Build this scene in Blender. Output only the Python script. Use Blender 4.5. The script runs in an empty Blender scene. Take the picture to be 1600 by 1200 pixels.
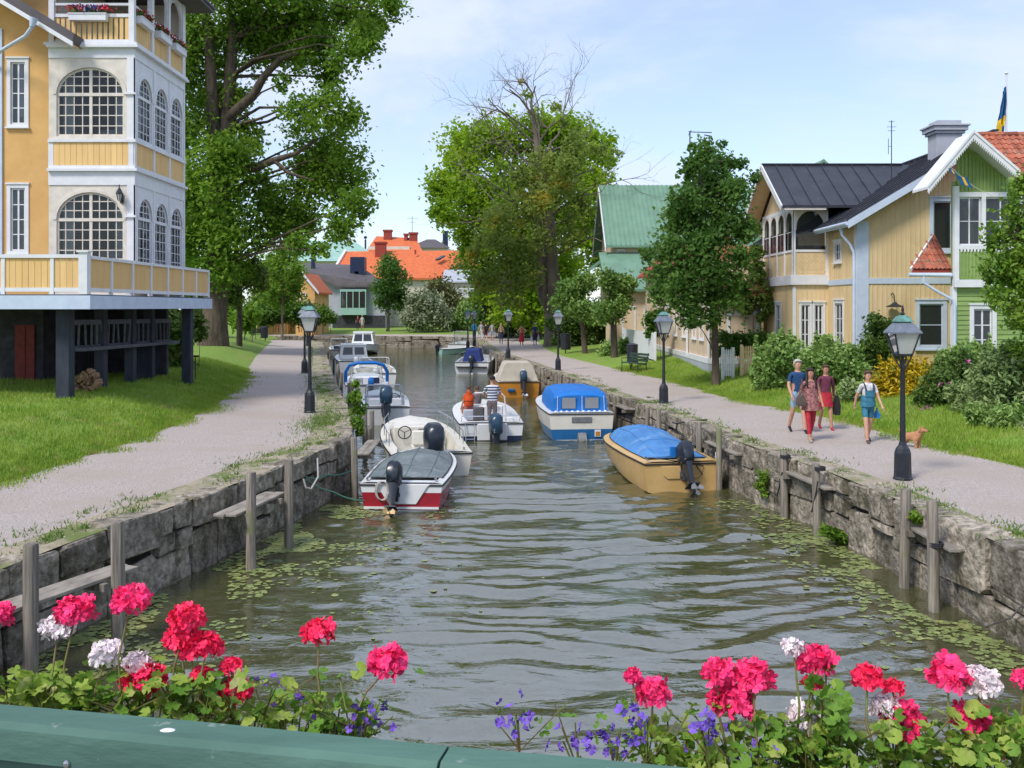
import bpy, bmesh, math, random
import numpy as np
from mathutils import Vector, Matrix
R = math.radians
random.seed(7)
rng = np.random.default_rng(11)
SC = bpy.context.scene
COL = SC.collection

# ---------------------------------------------------------------- camera, world, sun, exposure
EYE = 3.1            # eye height over the gravel paths (z = 0); the water lies at z = WZ
WZ = -1.2
cd = bpy.data.cameras.new('camera')
cam = bpy.data.objects.new('camera', cd)
COL.objects.link(cam)
cam.location = (0, 0, EYE)
cam.rotation_euler = (R(90), 0, 0)
cd.sensor_width = 36
cd.lens = 33.75
cd.shift_y = -0.075
cd.clip_start = 0.05
cd.clip_end = 3000
SC.camera = cam

SUN_EL, SUN_AZ = 50, 221           # azimuth clockwise from +Y: from behind the left shoulder
w = bpy.data.worlds.new('World')
SC.world = w
w.use_nodes = True
nt = w.node_tree
nt.nodes.clear()
def wn(t): return nt.nodes.new(t)
wo = wn('ShaderNodeOutputWorld')
sky = wn('ShaderNodeTexSky')
sky.sky_type = 'NISHITA'
sky.sun_disc = False
sky.sun_elevation = R(SUN_EL)
sky.sun_rotation = R(SUN_AZ)
sky.air_density = 1.0
sky.dust_density = 0.15
sky.ozone_density = 2.5
bg1 = wn('ShaderNodeBackground')
bg1.inputs[1].default_value = 0.112
nt.links.new(sky.outputs[0], bg1.inputs[0])
bg2 = wn('ShaderNodeBackground')
bg2.inputs[0].default_value = (0.475, 0.525, 0.67, 1)
bg2.inputs[1].default_value = 1.0
tc = wn('ShaderNodeTexCoord')
mp = wn('ShaderNodeMapping')
mp.inputs['Scale'].default_value = (1.0, 1.0, 2.6)
mp.inputs['Location'].default_value = (0.35, 0.2, 0.1)
nt.links.new(tc.outputs['Generated'], mp.inputs[0])
n1 = wn('ShaderNodeTexNoise')
n1.inputs['Scale'].default_value = 2.1
n1.inputs['Detail'].default_value = 9
n1.inputs['Roughness'].default_value = 0.56
n1.inputs['Distortion'].default_value = 0.3
nt.links.new(mp.outputs[0], n1.inputs['Vector'])
cr = wn('ShaderNodeMapRange')
cr.interpolation_type = 'SMOOTHSTEP'
cr.inputs[1].default_value = 0.39
cr.inputs[2].default_value = 0.60
cr.inputs[3].default_value = 0.36
cr.inputs[4].default_value = 0.93
nt.links.new(n1.outputs['Fac'], cr.inputs[0])
ms = wn('ShaderNodeMixShader')
nt.links.new(cr.outputs[0], ms.inputs[0])
nt.links.new(bg1.outputs[0], ms.inputs[1])
nt.links.new(bg2.outputs[0], ms.inputs[2])
nt.links.new(ms.outputs[0], wo.inputs[0])

sd = bpy.data.lights.new('sun', 'SUN')
sun = bpy.data.objects.new('sun', sd)
COL.objects.link(sun)
sd.energy = 1.95
sd.angle = R(14.0)
sd.color = (1.0, 0.94, 0.85)
az, el = R(SUN_AZ), R(SUN_EL)
sdir = Vector((math.sin(az) * math.cos(el), math.cos(az) * math.cos(el), math.sin(el)))
sun.rotation_euler = sdir.to_track_quat('Z', 'Y').to_euler()
sun.location = (0, 0, 60)
SC.view_settings.view_transform = 'Standard'
SC.view_settings.look = 'None'
SC.view_settings.exposure = 0.80
SC.view_settings.gamma = 1
SC.view_settings.use_curve_mapping = False
SC.render.engine = 'CYCLES'
SC.cycles.use_denoising = True
SC.cycles.max_bounces = 7
SC.cycles.transparent_max_bounces = 8
SC.cycles.caustics_reflective = False
SC.cycles.caustics_refractive = False

# ---------------------------------------------------------------- helpers
F = 1500.0
def P(px, py, d):
    """world point seen at photo pixel (px, py) at distance d"""
    return Vector(((px - 800) / F * d, d, EYE - (py - 480) / F * d))
def G(px, py, z=0.0):
    d = F * (EYE - z) / (py - 480)
    return Vector(((px - 800) / F * d, d, z))
def lerp(a, b, t): return a + (b - a) * t
def interp(xs, ys, x): return float(np.interp(x, xs, ys))

class MB:
    def __init__(s): s.v = []; s.f = []; s.m = []
    def add(s, vs, fs, mi=0):
        b = len(s.v)
        s.v.extend([tuple(v) for v in vs])
        s.f.extend([tuple(i + b for i in f) for f in fs])
        s.m.extend([mi] * len(fs))
        return s
    def box(s, a, b, mi=0):
        x0, y0, z0 = a; x1, y1, z1 = b
        return s.add([(x0,y0,z0),(x1,y0,z0),(x1,y1,z0),(x0,y1,z0),(x0,y0,z1),(x1,y0,z1),(x1,y1,z1),(x0,y1,z1)],
                     [(3,2,1,0),(4,5,6,7),(0,1,5,4),(1,2,6,5),(2,3,7,6),(3,0,4,7)], mi)
    def beam(s, p, q, wd, h, mi=0, up=(0,0,1)):
        """box beam from p to q, width wd sideways, h along up"""
        p, q = Vector(p), Vector(q)
        t = (q - p).normalized(); u = Vector(up)
        sd_ = t.cross(u)
        if sd_.length < 1e-4: sd_ = Vector((1,0,0))
        sd_.normalize(); u = sd_.cross(t)
        a = sd_ * wd / 2; b = u * h / 2
        vs = [p-a-b, p+a-b, p+a+b, p-a+b, q-a-b, q+a-b, q+a+b, q-a+b]
        return s.add(vs, [(3,2,1,0),(4,5,6,7),(0,1,5,4),(1,2,6,5),(2,3,7,6),(3,0,4,7)], mi)
    def loft(s, rings, closed=True, caps=True, mi=0):
        n = len(rings[0]); b = len(s.v)
        for r in rings: s.v.extend([tuple(v) for v in r])
        m = n if closed else n - 1
        for i in range(len(rings) - 1):
            for j in range(m):
                k = (j + 1) % n
                s.f.append((b+i*n+j, b+i*n+k, b+(i+1)*n+k, b+(i+1)*n+j)); s.m.append(mi)
        if caps and closed:
            s.f.append(tuple(b + j for j in reversed(range(n)))); s.m.append(mi)
            e = b + (len(rings) - 1) * n
            s.f.append(tuple(e + j for j in range(n))); s.m.append(mi)
        return s
    def tube(s, pts, r, n=8, mi=0, caps=True):
        pts = [Vector(p) for p in pts]
        if not isinstance(r, (list, tuple)): r = [r] * len(pts)
        rings = []; ref = None
        for i, p in enumerate(pts):
            t = (pts[min(i+1, len(pts)-1)] - pts[max(i-1, 0)])
            if t.length < 1e-9: t = Vector((0,0,1))
            t.normalize()
            if ref is None:
                ref = t.orthogonal().normalized()
                if abs(t.z) > .9: ref = Vector((1,0,0))
            u = (ref - t * ref.dot(t))
            if u.length < 1e-5: u = t.orthogonal()
            u.normalize(); ref = u; v = t.cross(u)
            rings.append([p + (u * math.cos(2*math.pi*k/n) + v * math.sin(2*math.pi*k/n)) * r[i] for k in range(n)])
        return s.loft(rings, True, caps, mi)
    def lathe(s, prof, n=12, c=(0,0,0), mi=0, sx=1, sy=1, rot=0):
        rings = [[(c[0]+r*sx*math.cos(2*math.pi*k/n+rot), c[1]+r*sy*math.sin(2*math.pi*k/n+rot), c[2]+z) for k in range(n)] for r, z in prof]
        return s.loft(rings, True, True, mi)
    def ell(s, c, r, n=10, m=6, mi=0):
        rings = []
        for i in range(m + 1):
            a = -math.pi/2 + math.pi * max(.04, min(.96, i / m)) if i in (0, m) else -math.pi/2 + math.pi * i / m
            rings.append([(c[0]+r[0]*math.cos(a)*math.cos(2*math.pi*k/n), c[1]+r[1]*math.cos(a)*math.sin(2*math.pi*k/n), c[2]+r[2]*math.sin(a)) for k in range(n)])
        return s.loft(rings, True, True, mi)
    def prism(s, poly, ax, a, b, mi=0):
        """2D polygon extruded along axis ax from a to b"""
        def mk(p, t):
            return {'x': (t, p[0], p[1]), 'y': (p[0], t, p[1]), 'z': (p[0], p[1], t)}[ax]
        n = len(poly)
        vs = [mk(p, a) for p in poly] + [mk(p, b) for p in poly]
        fs = [tuple(reversed(range(n))), tuple(range(n, 2*n))] + [(i, (i+1) % n, n + (i+1) % n, n + i) for i in range(n)]
        return s.add(vs, fs, mi)
    def mesh(s, name, mats=None, smooth=False, bevel=0, ang=None):
        me = bpy.data.meshes.new(name)
        me.from_pydata(s.v, [], s.f)
        if s.m and max(s.m) > 0: me.polygons.foreach_set('material_index', s.m)
        bm = bmesh.new(); bm.from_mesh(me)
        bmesh.ops.recalc_face_normals(bm, faces=bm.faces)
        if bevel: bmesh.ops.bevel(bm, geom=list(bm.edges), offset=bevel, segments=1, affect='EDGES', profile=.5, clamp_overlap=True)
        bm.to_mesh(me); bm.free()
        if mats is not None:
            for m_ in (mats if isinstance(mats, (list, tuple)) else [mats]): me.materials.append(m_)
        if smooth:
            me.polygons.foreach_set('use_smooth', [True] * len(me.polygons))
            if ang: me.set_sharp_from_angle(angle=R(ang))
        return me
    def build(s, name, mats=None, parent=None, smooth=False, bevel=0, ang=40, loc=None, rz=None, kind=None):
        o = bpy.data.objects.new(name, s.mesh(name, mats, smooth, bevel, ang))
        return place(o, parent, loc, rz, kind)

def place(o, parent=None, loc=None, rz=None, kind=None):
    COL.objects.link(o)
    if parent is not None: o.parent = parent
    if loc is not None: o.location = loc
    if rz is not None: o.rotation_euler = (0, 0, rz)
    if kind: o['kind'] = kind
    return o
def inst(name, me, parent=None, loc=(0,0,0), rot=(0,0,0), sc=(1,1,1)):
    o = bpy.data.objects.new(name, me)
    COL.objects.link(o)
    if parent is not None: o.parent = parent
    o.location = loc; o.rotation_euler = rot; o.scale = sc
    return o
def tag(o, label=None, cat=None, group=None, kind=None):
    if label: o['label'] = label
    if cat: o['category'] = cat
    if group: o['group'] = group
    if kind: o['kind'] = kind
    return o
def thing(name, label, cat, loc=(0,0,0), rz=0, group=None):
    o = bpy.data.objects.new(name, None)
    COL.objects.link(o)
    o.empty_display_size = .2
    o.location = loc; o.rotation_euler = (0, 0, rz)
    return tag(o, label, cat, group)
def copy_tree(o, parent=None):
    c = o.copy(); COL.objects.link(c)
    if parent is not None: c.parent = parent
    for ch in list(o.children): copy_tree(ch, c)
    return c
def dup(o, loc, rz=0, label=None, sc=None):
    c = copy_tree(o); c.location = loc; c.rotation_euler = (0, 0, rz)
    if label: c['label'] = label
    if sc: c.scale = sc if isinstance(sc, tuple) else (sc, sc, sc)
    return c
def npmesh(name, V, Q, mat):
    """mesh from numpy verts (n,3) and faces (m,k)"""
    me = bpy.data.meshes.new(name)
    k = Q.shape[1]
    me.vertices.add(len(V)); me.vertices.foreach_set('co', V.astype(np.float32).ravel())
    me.loops.add(Q.size); me.loops.foreach_set('vertex_index', Q.astype(np.int32).ravel())
    me.polygons.add(len(Q)); me.polygons.foreach_set('loop_start', np.arange(0, Q.size, k, dtype=np.int32))
    me.polygons.foreach_set('loop_total', np.full(len(Q), k, dtype=np.int32))
    me.update(calc_edges=True); me.validate()
    if mat: me.materials.append(mat)
    return me

# ---------------------------------------------------------------- materials
def mk(name, c, c2=None, sc=6, rough=.75, bump=0, bsc=None, spec=.4, metal=0, st=(1,1,1), det=5, lo=.35, hi=.65, island=0, c3=None, sc3=1.2, f3=(.55,.7), dist=.02, obj=False, coat=0):
    m = bpy.data.materials.new(name); m.use_nodes = True
    t = m.node_tree; N = t.nodes; L = t.links
    b = N['Principled BSDF']
    b.inputs['Roughness'].default_value = rough
    b.inputs['Specular IOR Level'].default_value = spec
    b.inputs['Metallic'].default_value = metal
    if coat: b.inputs['Coat Weight'].default_value = coat; b.inputs['Coat Roughness'].default_value = .08
    if c2 is None: c2 = tuple(v * .72 for v in c)
    if obj: pos = N.new('ShaderNodeTexCoord').outputs['Object']
    else: pos = N.new('ShaderNodeNewGeometry').outputs['Position']
    mpn = N.new('ShaderNodeMapping'); mpn.inputs['Scale'].default_value = st
    L.new(pos, mpn.inputs[0])
    nz = N.new('ShaderNodeTexNoise'); nz.inputs['Scale'].default_value = sc; nz.inputs['Detail'].default_value = det; nz.inputs['Roughness'].default_value = .6
    L.new(mpn.outputs[0], nz.inputs['Vector'])
    mr = N.new('ShaderNodeMapRange'); mr.inputs[1].default_value = lo; mr.inputs[2].default_value = hi
    L.new(nz.outputs['Fac'], mr.inputs[0])
    mx = N.new('ShaderNodeMix'); mx.data_type = 'RGBA'
    mx.inputs[6].default_value = (*c2, 1); mx.inputs[7].default_value = (*c, 1)
    L.new(mr.outputs[0], mx.inputs[0])
    out = mx.outputs[2]
    if c3 is not None:
        n3 = N.new('ShaderNodeTexNoise'); n3.inputs['Scale'].default_value = sc3; n3.inputs['Detail'].default_value = 6; n3.inputs['Roughness'].default_value = .65
        L.new(pos, n3.inputs['Vector'])
        r3 = N.new('ShaderNodeMapRange'); r3.inputs[1].default_value = f3[0]; r3.inputs[2].default_value = f3[1]
        L.new(n3.outputs['Fac'], r3.inputs[0])
        m3 = N.new('ShaderNodeMix'); m3.data_type = 'RGBA'
        L.new(r3.outputs[0], m3.inputs[0]); L.new(out, m3.inputs[6]); m3.inputs[7].default_value = (*c3, 1)
        out = m3.outputs[2]
    if island:
        g = N.new('ShaderNodeNewGeometry')
        hs = N.new('ShaderNodeHueSaturation')
        r = N.new('ShaderNodeMapRange'); r.inputs[3].default_value = 1 - island; r.inputs[4].default_value = 1 + island
        L.new(g.outputs['Random Per Island'], r.inputs[0])
        L.new(r.outputs[0], hs.inputs['Value']); L.new(out, hs.inputs['Color'])
        oi = N.new('ShaderNodeObjectInfo')
        r2 = N.new('ShaderNodeMapRange'); r2.inputs[3].default_value = 1 - island * .8; r2.inputs[4].default_value = 1 + island * .8
        L.new(oi.outputs['Random'], r2.inputs[0])
        h2 = N.new('ShaderNodeHueSaturation'); L.new(r2.outputs[0], h2.inputs['Value']); L.new(hs.outputs[0], h2.inputs['Color'])
        out = h2.outputs[0]
    L.new(out, b.inputs['Base Color'])
    if bump:
        nb = N.new('ShaderNodeTexNoise'); nb.inputs['Scale'].default_value = bsc or sc * 4; nb.inputs['Detail'].default_value = 6
        L.new(mpn.outputs[0], nb.inputs['Vector'])
        bp = N.new('ShaderNodeBump'); bp.inputs['Strength'].default_value = bump; bp.inputs['Distance'].default_value = dist
        L.new(nb.outputs['Fac'], bp.inputs['Height']); L.new(bp.outputs[0], b.inputs['Normal'])
    return m

def leafm(name, c1, c2, c3=None, tr=.35, rough=.55, big=.35):
    """leaf: colour varies leaf by leaf and clump by clump, some light passes through"""
    m = bpy.data.materials.new(name); m.use_nodes = True
    t = m.node_tree; N = t.nodes; L = t.links
    b = N['Principled BSDF']; b.inputs['Roughness'].default_value = rough; b.inputs['Specular IOR Level'].default_value = .25
    g = N.new('ShaderNodeNewGeometry')
    mx = N.new('ShaderNodeMix'); mx.data_type = 'RGBA'
    mx.inputs[6].default_value = (*c1, 1); mx.inputs[7].default_value = (*c2, 1)
    nz = N.new('ShaderNodeTexNoise'); nz.inputs['Scale'].default_value = big; nz.inputs['Detail'].default_value = 3
    L.new(g.outputs['Position'], nz.inputs['Vector'])
    mr = N.new('ShaderNodeMapRange'); mr.inputs[1].default_value = .3; mr.inputs[2].default_value = .7; mr.inputs[3].default_value = -.25; mr.inputs[4].default_value = .75
    L.new(nz.outputs['Fac'], mr.inputs[0])
    ad = N.new('ShaderNodeMath'); ad.operation = 'MULTIPLY_ADD'; ad.use_clamp = True
    L.new(g.outputs['Random Per Island'], ad.inputs[0]); ad.inputs[1].default_value = .5; L.new(mr.outputs[0], ad.inputs[2])
    L.new(ad.outputs[0], mx.inputs[0])
    out = mx.outputs[2]
    if c3:
        n3 = N.new('ShaderNodeTexNoise'); n3.inputs['Scale'].default_value = big * 1.7; n3.inputs['Detail'].default_value = 4
        mpp = N.new('ShaderNodeMapping'); mpp.inputs['Location'].default_value = (31, 7, 3); L.new(g.outputs['Position'], mpp.inputs[0]); L.new(mpp.outputs[0], n3.inputs['Vector'])
        r3 = N.new('ShaderNodeMapRange'); r3.inputs[1].default_value = .58; r3.inputs[2].default_value = .68
        L.new(n3.outputs['Fac'], r3.inputs[0])
        m3 = N.new('ShaderNodeMix'); m3.data_type = 'RGBA'; L.new(r3.outputs[0], m3.inputs[0]); L.new(out, m3.inputs[6]); m3.inputs[7].default_value = (*c3, 1)
        out = m3.outputs[2]
    L.new(out, b.inputs['Base Color'])
    tl = N.new('ShaderNodeBsdfTranslucent'); L.new(out, tl.inputs[0])
    sh = N.new('ShaderNodeMixShader'); sh.inputs[0].default_value = tr
    L.new(b.outputs[0], sh.inputs[1]); L.new(tl.outputs[0], sh.inputs[2])
    L.new(sh.outputs[0], N['Material Output'].inputs[0])
    return m

def glassm(name, tint=(.9,.95,.95), alpha=.75, rough=.02, dark=(.02,.022,.025), ior=1.65):
    """thin pane: mirror part by Fresnel over a partly see-through, partly dark body"""
    m = bpy.data.materials.new(name); m.use_nodes = True
    t = m.node_tree; N = t.nodes; L = t.links
    N.remove(N['Principled BSDF'])
    gl = N.new('ShaderNodeBsdfGlossy'); gl.inputs['Roughness'].default_value = rough
    tp = N.new('ShaderNodeBsdfTransparent'); tp.inputs[0].default_value = (*tint, 1)
    df = N.new('ShaderNodeBsdfDiffuse'); df.inputs[0].default_value = (*dark, 1)
    m1 = N.new('ShaderNodeMixShader'); m1.inputs[0].default_value = alpha
    L.new(df.outputs[0], m1.inputs[1]); L.new(tp.outputs[0], m1.inputs[2])
    fr = N.new('ShaderNodeFresnel'); fr.inputs[0].default_value = 1.65
    fr.inputs[0].default_value = ior
    m2 = N.new('ShaderNodeMixShader')
    nz = N.new('ShaderNodeTexNoise'); nz.inputs['Scale'].default_value = 1.3
    g = N.new('ShaderNodeNewGeometry'); L.new(g.outputs['Position'], nz.inputs['Vector'])
    bp = N.new('ShaderNodeBump'); bp.inputs['Strength'].default_value = .12; bp.inputs['Distance'].default_value = .05
    L.new(nz.outputs['Fac'], bp.inputs['Height']); L.new(bp.outputs[0], gl.inputs['Normal'])
    L.new(fr.outputs[0], m2.inputs[0]); L.new(m1.outputs[0], m2.inputs[1]); L.new(gl.outputs[0], m2.inputs[2])
    L.new(m2.outputs[0], N['Material Output'].inputs[0])
    return m

M = {}
M['white'] = mk('white_paint', (.74,.75,.78), (.66,.67,.71), sc=3, rough=.5, bump=.05)
M['offwhite'] = mk('cream_and_sunlit_white', (.72,.66,.58), (.6,.55,.49), sc=4, rough=.55)  # also the bay's front white, with warm sunlight put into the tint
M['bluewhite'] = mk('pale_blue_and_shaded_white', (.55,.64,.78), (.48,.56,.70), sc=3, rough=.5)  # also the yellow house's white front trim, sky-lit shade put into the tint
M['ochre'] = mk('ochre_plaster', (.70,.43,.165), (.62,.36,.13), sc=1.3, rough=.8, bump=.1, bsc=30, c3=(.54,.31,.12), sc3=.7, f3=(.58,.8))
M['ochreb'] = mk('ochre_boards', (.74,.50,.215), (.67,.43,.17), sc=5, rough=.65, st=(1,1,.15), island=.07)
M['pale_yellow'] = mk('pale_yellow_boards', (.72,.56,.33), (.63,.475,.27), sc=4, rough=.65, st=(1,1,.12), bump=.12, island=.05, c3=(.56,.42,.25), sc3=.9, f3=(.56,.8))
M['peach'] = mk('peach_wall', (.68,.53,.38), (.58,.44,.31), sc=2, rough=.7, st=(1,1,.2), bump=.08, island=.04)
M['green_wall'] = mk('green_boards', (.25,.36,.115), (.205,.30,.09), sc=5, rough=.6, st=(.2,1,1), bump=.1, island=.08, c3=(.20,.29,.11), sc3=.8, f3=(.55,.8))
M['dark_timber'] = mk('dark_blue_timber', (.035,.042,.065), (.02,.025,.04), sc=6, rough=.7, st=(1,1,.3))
M['rail_grey'] = mk('weathered_blue_grey_wood', (.12,.125,.15), (.07,.075,.09), sc=8, rough=.8)
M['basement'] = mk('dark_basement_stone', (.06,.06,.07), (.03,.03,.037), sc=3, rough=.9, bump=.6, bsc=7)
M['red_door'] = mk('dark_red_paint', (.22,.02,.015), (.14,.015,.01), sc=6, rough=.6)
M['wood_grey'] = mk('weathered_grey_wood', (.31,.27,.225), (.115,.10,.085), sc=26, rough=.85, st=(1,1,.05), bump=.6, bsc=40, island=.14, c3=(.15,.165,.075), sc3=2.2, f3=(.56,.70), hi=.68)
M['plank'] = mk('weathered_plank', (.30,.27,.23), (.17,.15,.13), sc=8, rough=.85, st=(.7,.25,1), bump=.35, bsc=25, island=.12)
M['black_iron'] = mk('dark_iron', (.018,.022,.032), (.010,.012,.018), sc=8, rough=.45, spec=.5)
M['lamp_glass'] = glassm('lamp_glass', alpha=.35, dark=(.62,.66,.62))
M['copper'] = mk('verdigris_copper', (.14,.33,.29), (.07,.16,.15), sc=14, rough=.6)
M['pane'] = glassm('window_pane', alpha=.30, dark=(.035,.04,.045))
M['panebay'] = glassm('bay_pane', alpha=.86, dark=(.05,.05,.055), ior=1.38)
M['roof_black'] = mk('dark_sheet_roof', (.035,.038,.052), (.022,.024,.034), sc=2, rough=.42, spec=.5, c3=(.09,.09,.11), sc3=3, f3=(.62,.72))
M['roof_green'] = mk('green_sheet_roof', (.17,.30,.215), (.13,.24,.17), sc=1, rough=.5, st=(1,1,.3))
M['roof_pale_green'] = mk('pale_green_roof', (.30,.48,.42), (.25,.42,.37), sc=.7, rough=.6)
M['roof_orange'] = mk('orange_tile_roof', (.64,.165,.06), (.52,.12,.042), sc=2.2, rough=.8, bump=.4, bsc=9)
M['tile'] = mk('red_clay_tile', (.40,.12,.065), (.26,.085,.055), sc=7, rough=.8, bump=.2, island=.32, c3=(.30,.20,.15), sc3=3, f3=(.55,.7))
M['brickred'] = mk('red_brick', (.32,.055,.035), (.22,.04,.03), sc=5, rough=.85)
M['grey_wall'] = mk('pale_grey_wall', (.42,.44,.50), (.36,.38,.44), sc=2, rough=.7)
M['slate'] = mk('brown_grey_roof', (.11,.10,.105), (.08,.07,.075), sc=1.5, rough=.7)
M['cream'] = mk('cream_wall', (.66,.60,.50), (.58,.53,.44), sc=1, rough=.75)
M['bark'] = mk('grey_brown_bark', (.125,.095,.07), (.055,.042,.032), sc=5, rough=.9, st=(1,1,.25), bump=.8, bsc=8, dist=.06)
M['deadwood'] = mk('pale_dead_bark', (.20,.165,.13), (.11,.09,.07), sc=4, rough=.9, st=(1,1,.25), bump=.7, bsc=8, dist=.05)
M['stone'] = mk('quay_granite', (.44,.385,.315), (.175,.15,.12), sc=7.5, rough=.9, bump=1.0, bsc=11, dist=.07, island=.34, c3=(.085,.075,.048), sc3=2.1, f3=(.49,.63), hi=.70, lo=.38, det=9)
M['mortar'] = mk('dark_joint', (.03,.027,.02), (.018,.016,.012), sc=6, rough=.95)
M['chain'] = mk('dull_steel', (.16,.15,.14), (.09,.08,.07), sc=20, rough=.5, metal=.6)
M['rope_green'] = mk('green_rope', (.10,.28,.20), sc=40, rough=.9)
M['rope_white'] = mk('pale_rope', (.5,.48,.45), sc=40, rough=.9)
M['rope_dark'] = mk('dark_rope', (.035,.035,.04), sc=40, rough=.9)
M['gel_white'] = mk('white_gelcoat', (.74,.75,.76), (.67,.68,.69), sc=1.5, rough=.28, spec=.5, c3=(.50,.48,.42), sc3=3.5, f3=(.60,.82))
M['gel_cream'] = mk('cream_gelcoat', (.72,.69,.61), (.64,.61,.54), sc=1.5, rough=.33, spec=.5, c3=(.46,.42,.34), sc3=3.5, f3=(.58,.80))
M['gel_red'] = mk('red_gelcoat', (.36,.012,.025), (.26,.01,.02), sc=3, rough=.3, spec=.5)
M['gel_blue'] = mk('blue_gelcoat', (.015,.13,.33), (.012,.10,.26), sc=3, rough=.3, spec=.5)
M['gel_navy'] = mk('navy_band', (.012,.025,.07), sc=3, rough=.4)
M['gel_ochre'] = mk('ochre_gelcoat', (.64,.42,.17), (.55,.35,.13), sc=2, rough=.36, spec=.5, c3=(.42,.29,.13), sc3=3.5, f3=(.58,.80))
M['gel_orange'] = mk('orange_gelcoat', (.55,.23,.02), (.45,.18,.02), sc=2, rough=.35, spec=.5)
M['dirty_hull'] = mk('stained_bottom', (.26,.23,.18), (.17,.15,.11), sc=4, rough=.6)
M['rubber'] = mk('black_rubber', (.018,.018,.02), sc=8, rough=.6)
M['tarp_grey'] = mk('grey_tarpaulin', (.17,.205,.215), (.115,.145,.155), sc=2.5, rough=.65, bump=.7, bsc=4, dist=.05, c3=(.24,.26,.26), sc3=3, f3=(.54,.75))
M['tarp_blue'] = mk('sky_blue_tarpaulin', (.075,.245,.54), (.05,.175,.42), sc=2.2, rough=.6, bump=.8, bsc=4, dist=.05, c3=(.17,.33,.55), sc3=2.5, f3=(.52,.75))
M['tarp_royal'] = mk('royal_blue_canvas', (.008,.17,.56), (.006,.13,.47), sc=3, rough=.6, bump=.2, bsc=6)
M['tarp_navy'] = mk('navy_canvas', (.012,.035,.20), (.008,.025,.14), sc=3, rough=.65)
M['tarp_beige'] = mk('beige_canvas', (.52,.47,.39), (.45,.40,.33), sc=3, rough=.7)
M['clear'] = glassm('clear_vinyl', alpha=.45, dark=(.45,.47,.5), rough=.1)
M['screen'] = glassm('windscreen_glass', alpha=.8, dark=(.2,.2,.22))
M['motor_dark'] = mk('dark_motor_paint', (.012,.020,.035), (.010,.015,.026), sc=6, rough=.3, spec=.6)
M['motor_blue'] = mk('blue_motor_paint', (.015,.055,.10), (.012,.04,.08), sc=6, rough=.3, spec=.6)
M['motor_grey'] = mk('grey_motor_paint', (.20,.21,.22), sc=6, rough=.4)
M['steel'] = mk('polished_steel', (.62,.63,.65), sc=6, rough=.25, metal=.9)
M['brass'] = mk('dull_bronze', (.48,.33,.17), sc=6, rough=.45, metal=.3)
M['teal_metal'] = mk('rail_green_paint', (.088,.180,.145), (.062,.130,.105), sc=9, rough=.7, spec=.25, bump=.35, bsc=30, st=(.25,1,1), c3=(.20,.26,.23), sc3=20, f3=(.63,.69))
M['soil'] = mk('potting_soil', (.03,.022,.015), sc=30, rough=.95, bump=.8)
M['sky_cloth'] = mk('pale_curtain', (.62,.63,.66), (.5,.51,.55), sc=9, rough=.9, st=(1,1,.05))
M['room'] = mk('brown_room_wall', (.34,.23,.16), (.20,.14,.10), sc=1.2, rough=.9)

def band_alpha(): pass
# ---------------------------------------------------------------- terrain outlines (metres; z = 0 is path level)
BL = [(-7.3,3),(-6.9,6),(-6.45,9),(-5.84,12.6),(-5.28,15),(-5.02,16.1),(-4.45,19),(-3.85,22.6),(-3.95,23.8),(-4.4,26.3),(-5.66,32.3),(-8.3,44.3),(-12.5,64.6),(-17,86),(-19,90),(-30,93.5),(-60,95)]
BR = [(6.4,3),(6.45,6),(6.5,10),(6.44,12.1),(6.33,14),(6.2,15.8),(5.95,18.3),(5.65,20),(5.2,22.1),(4.18,30.6),(3.62,33.9),(2.91,39.7),(2.04,45.6),(.8,54.7),(-1.3,66.4),(-3.4,89),(-4.6,97),(-7.5,101.5),(-14,103),(-60,104.5)]
PL = [(-9.6,3),(-9.3,6),(-9,12),(-8.8,16.5),(-8.7,19),(-8.5,22),(-9.1,28.9),(-11.0,38.75),(-15.5,58),(-21,84),(-23,87),(-32,90.5),(-60,92)]
PR = [(9.9,3),(9.9,14),(9.8,18.4),(9.3,20.9),(9.25,23.25),(8.93,25.7),(8.27,28.7),(7.38,31.6),(6.5,41.5),(5.33,46.5),(3.1,60),(2.5,69.4),(2.2,90),(.5,103),(-5,107),(-14,108),(-60,109)]
def plx(pl, y):
    ys = [p[1] for p in pl]; xs = [p[0] for p in pl]
    return interp(ys, xs, y)
PATHZ = .012
def hgt(x, y):
    """ground height"""
    bl, br = plx(BL, y), plx(BR, y)
    if y < 92:
        e = plx(PL, min(y, 86))
        if x < e:
            return interp([0,.35,1.9,6,60], [.12,.24,.66,.85,1.0], e - x)
        if x < bl: return lerp(.12, 0, min(1, max(0, (x - e) / max(.1, (bl - e) * .5))))
    if y < 104:
        e = plx(PR, y)
        k = interp([0,40,70,200], [1,1,.55,.5], y)
        if x > e: return .05 + k * interp([0,.3,2.5,4.5,100], [0,.05,.45,.8,.95], x - e)
        return 0.0
    return interp([104,108.5,116,200], [0,.05,.35,.6], y)

def resamp(pl, n):
    p = np.array(pl, float); d = np.r_[0, np.cumsum(np.linalg.norm(np.diff(p, axis=0), axis=1))]
    t = np.linspace(0, d[-1], n)
    return np.c_[np.interp(t, d, p[:,0]), np.interp(t, d, p[:,1])]
def gridmesh(name, X, Y, Z, mat, label_kind='structure', smooth=True):
    n, m = X.shape
    V = np.c_[X.ravel(), Y.ravel(), Z.ravel()]
    i = np.arange(n*m).reshape(n, m)
    Q = np.c_[i[:-1,:-1].ravel(), i[:-1,1:].ravel(), i[1:,1:].ravel(), i[1:,:-1].ravel()]
    me = npmesh(name, V, Q, mat)
    if smooth: me.polygons.foreach_set('use_smooth', [True]*len(me.polygons))
    o = bpy.data.objects.new(name, me); COL.objects.link(o)
    if label_kind: o['kind'] = label_kind
    return o

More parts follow.
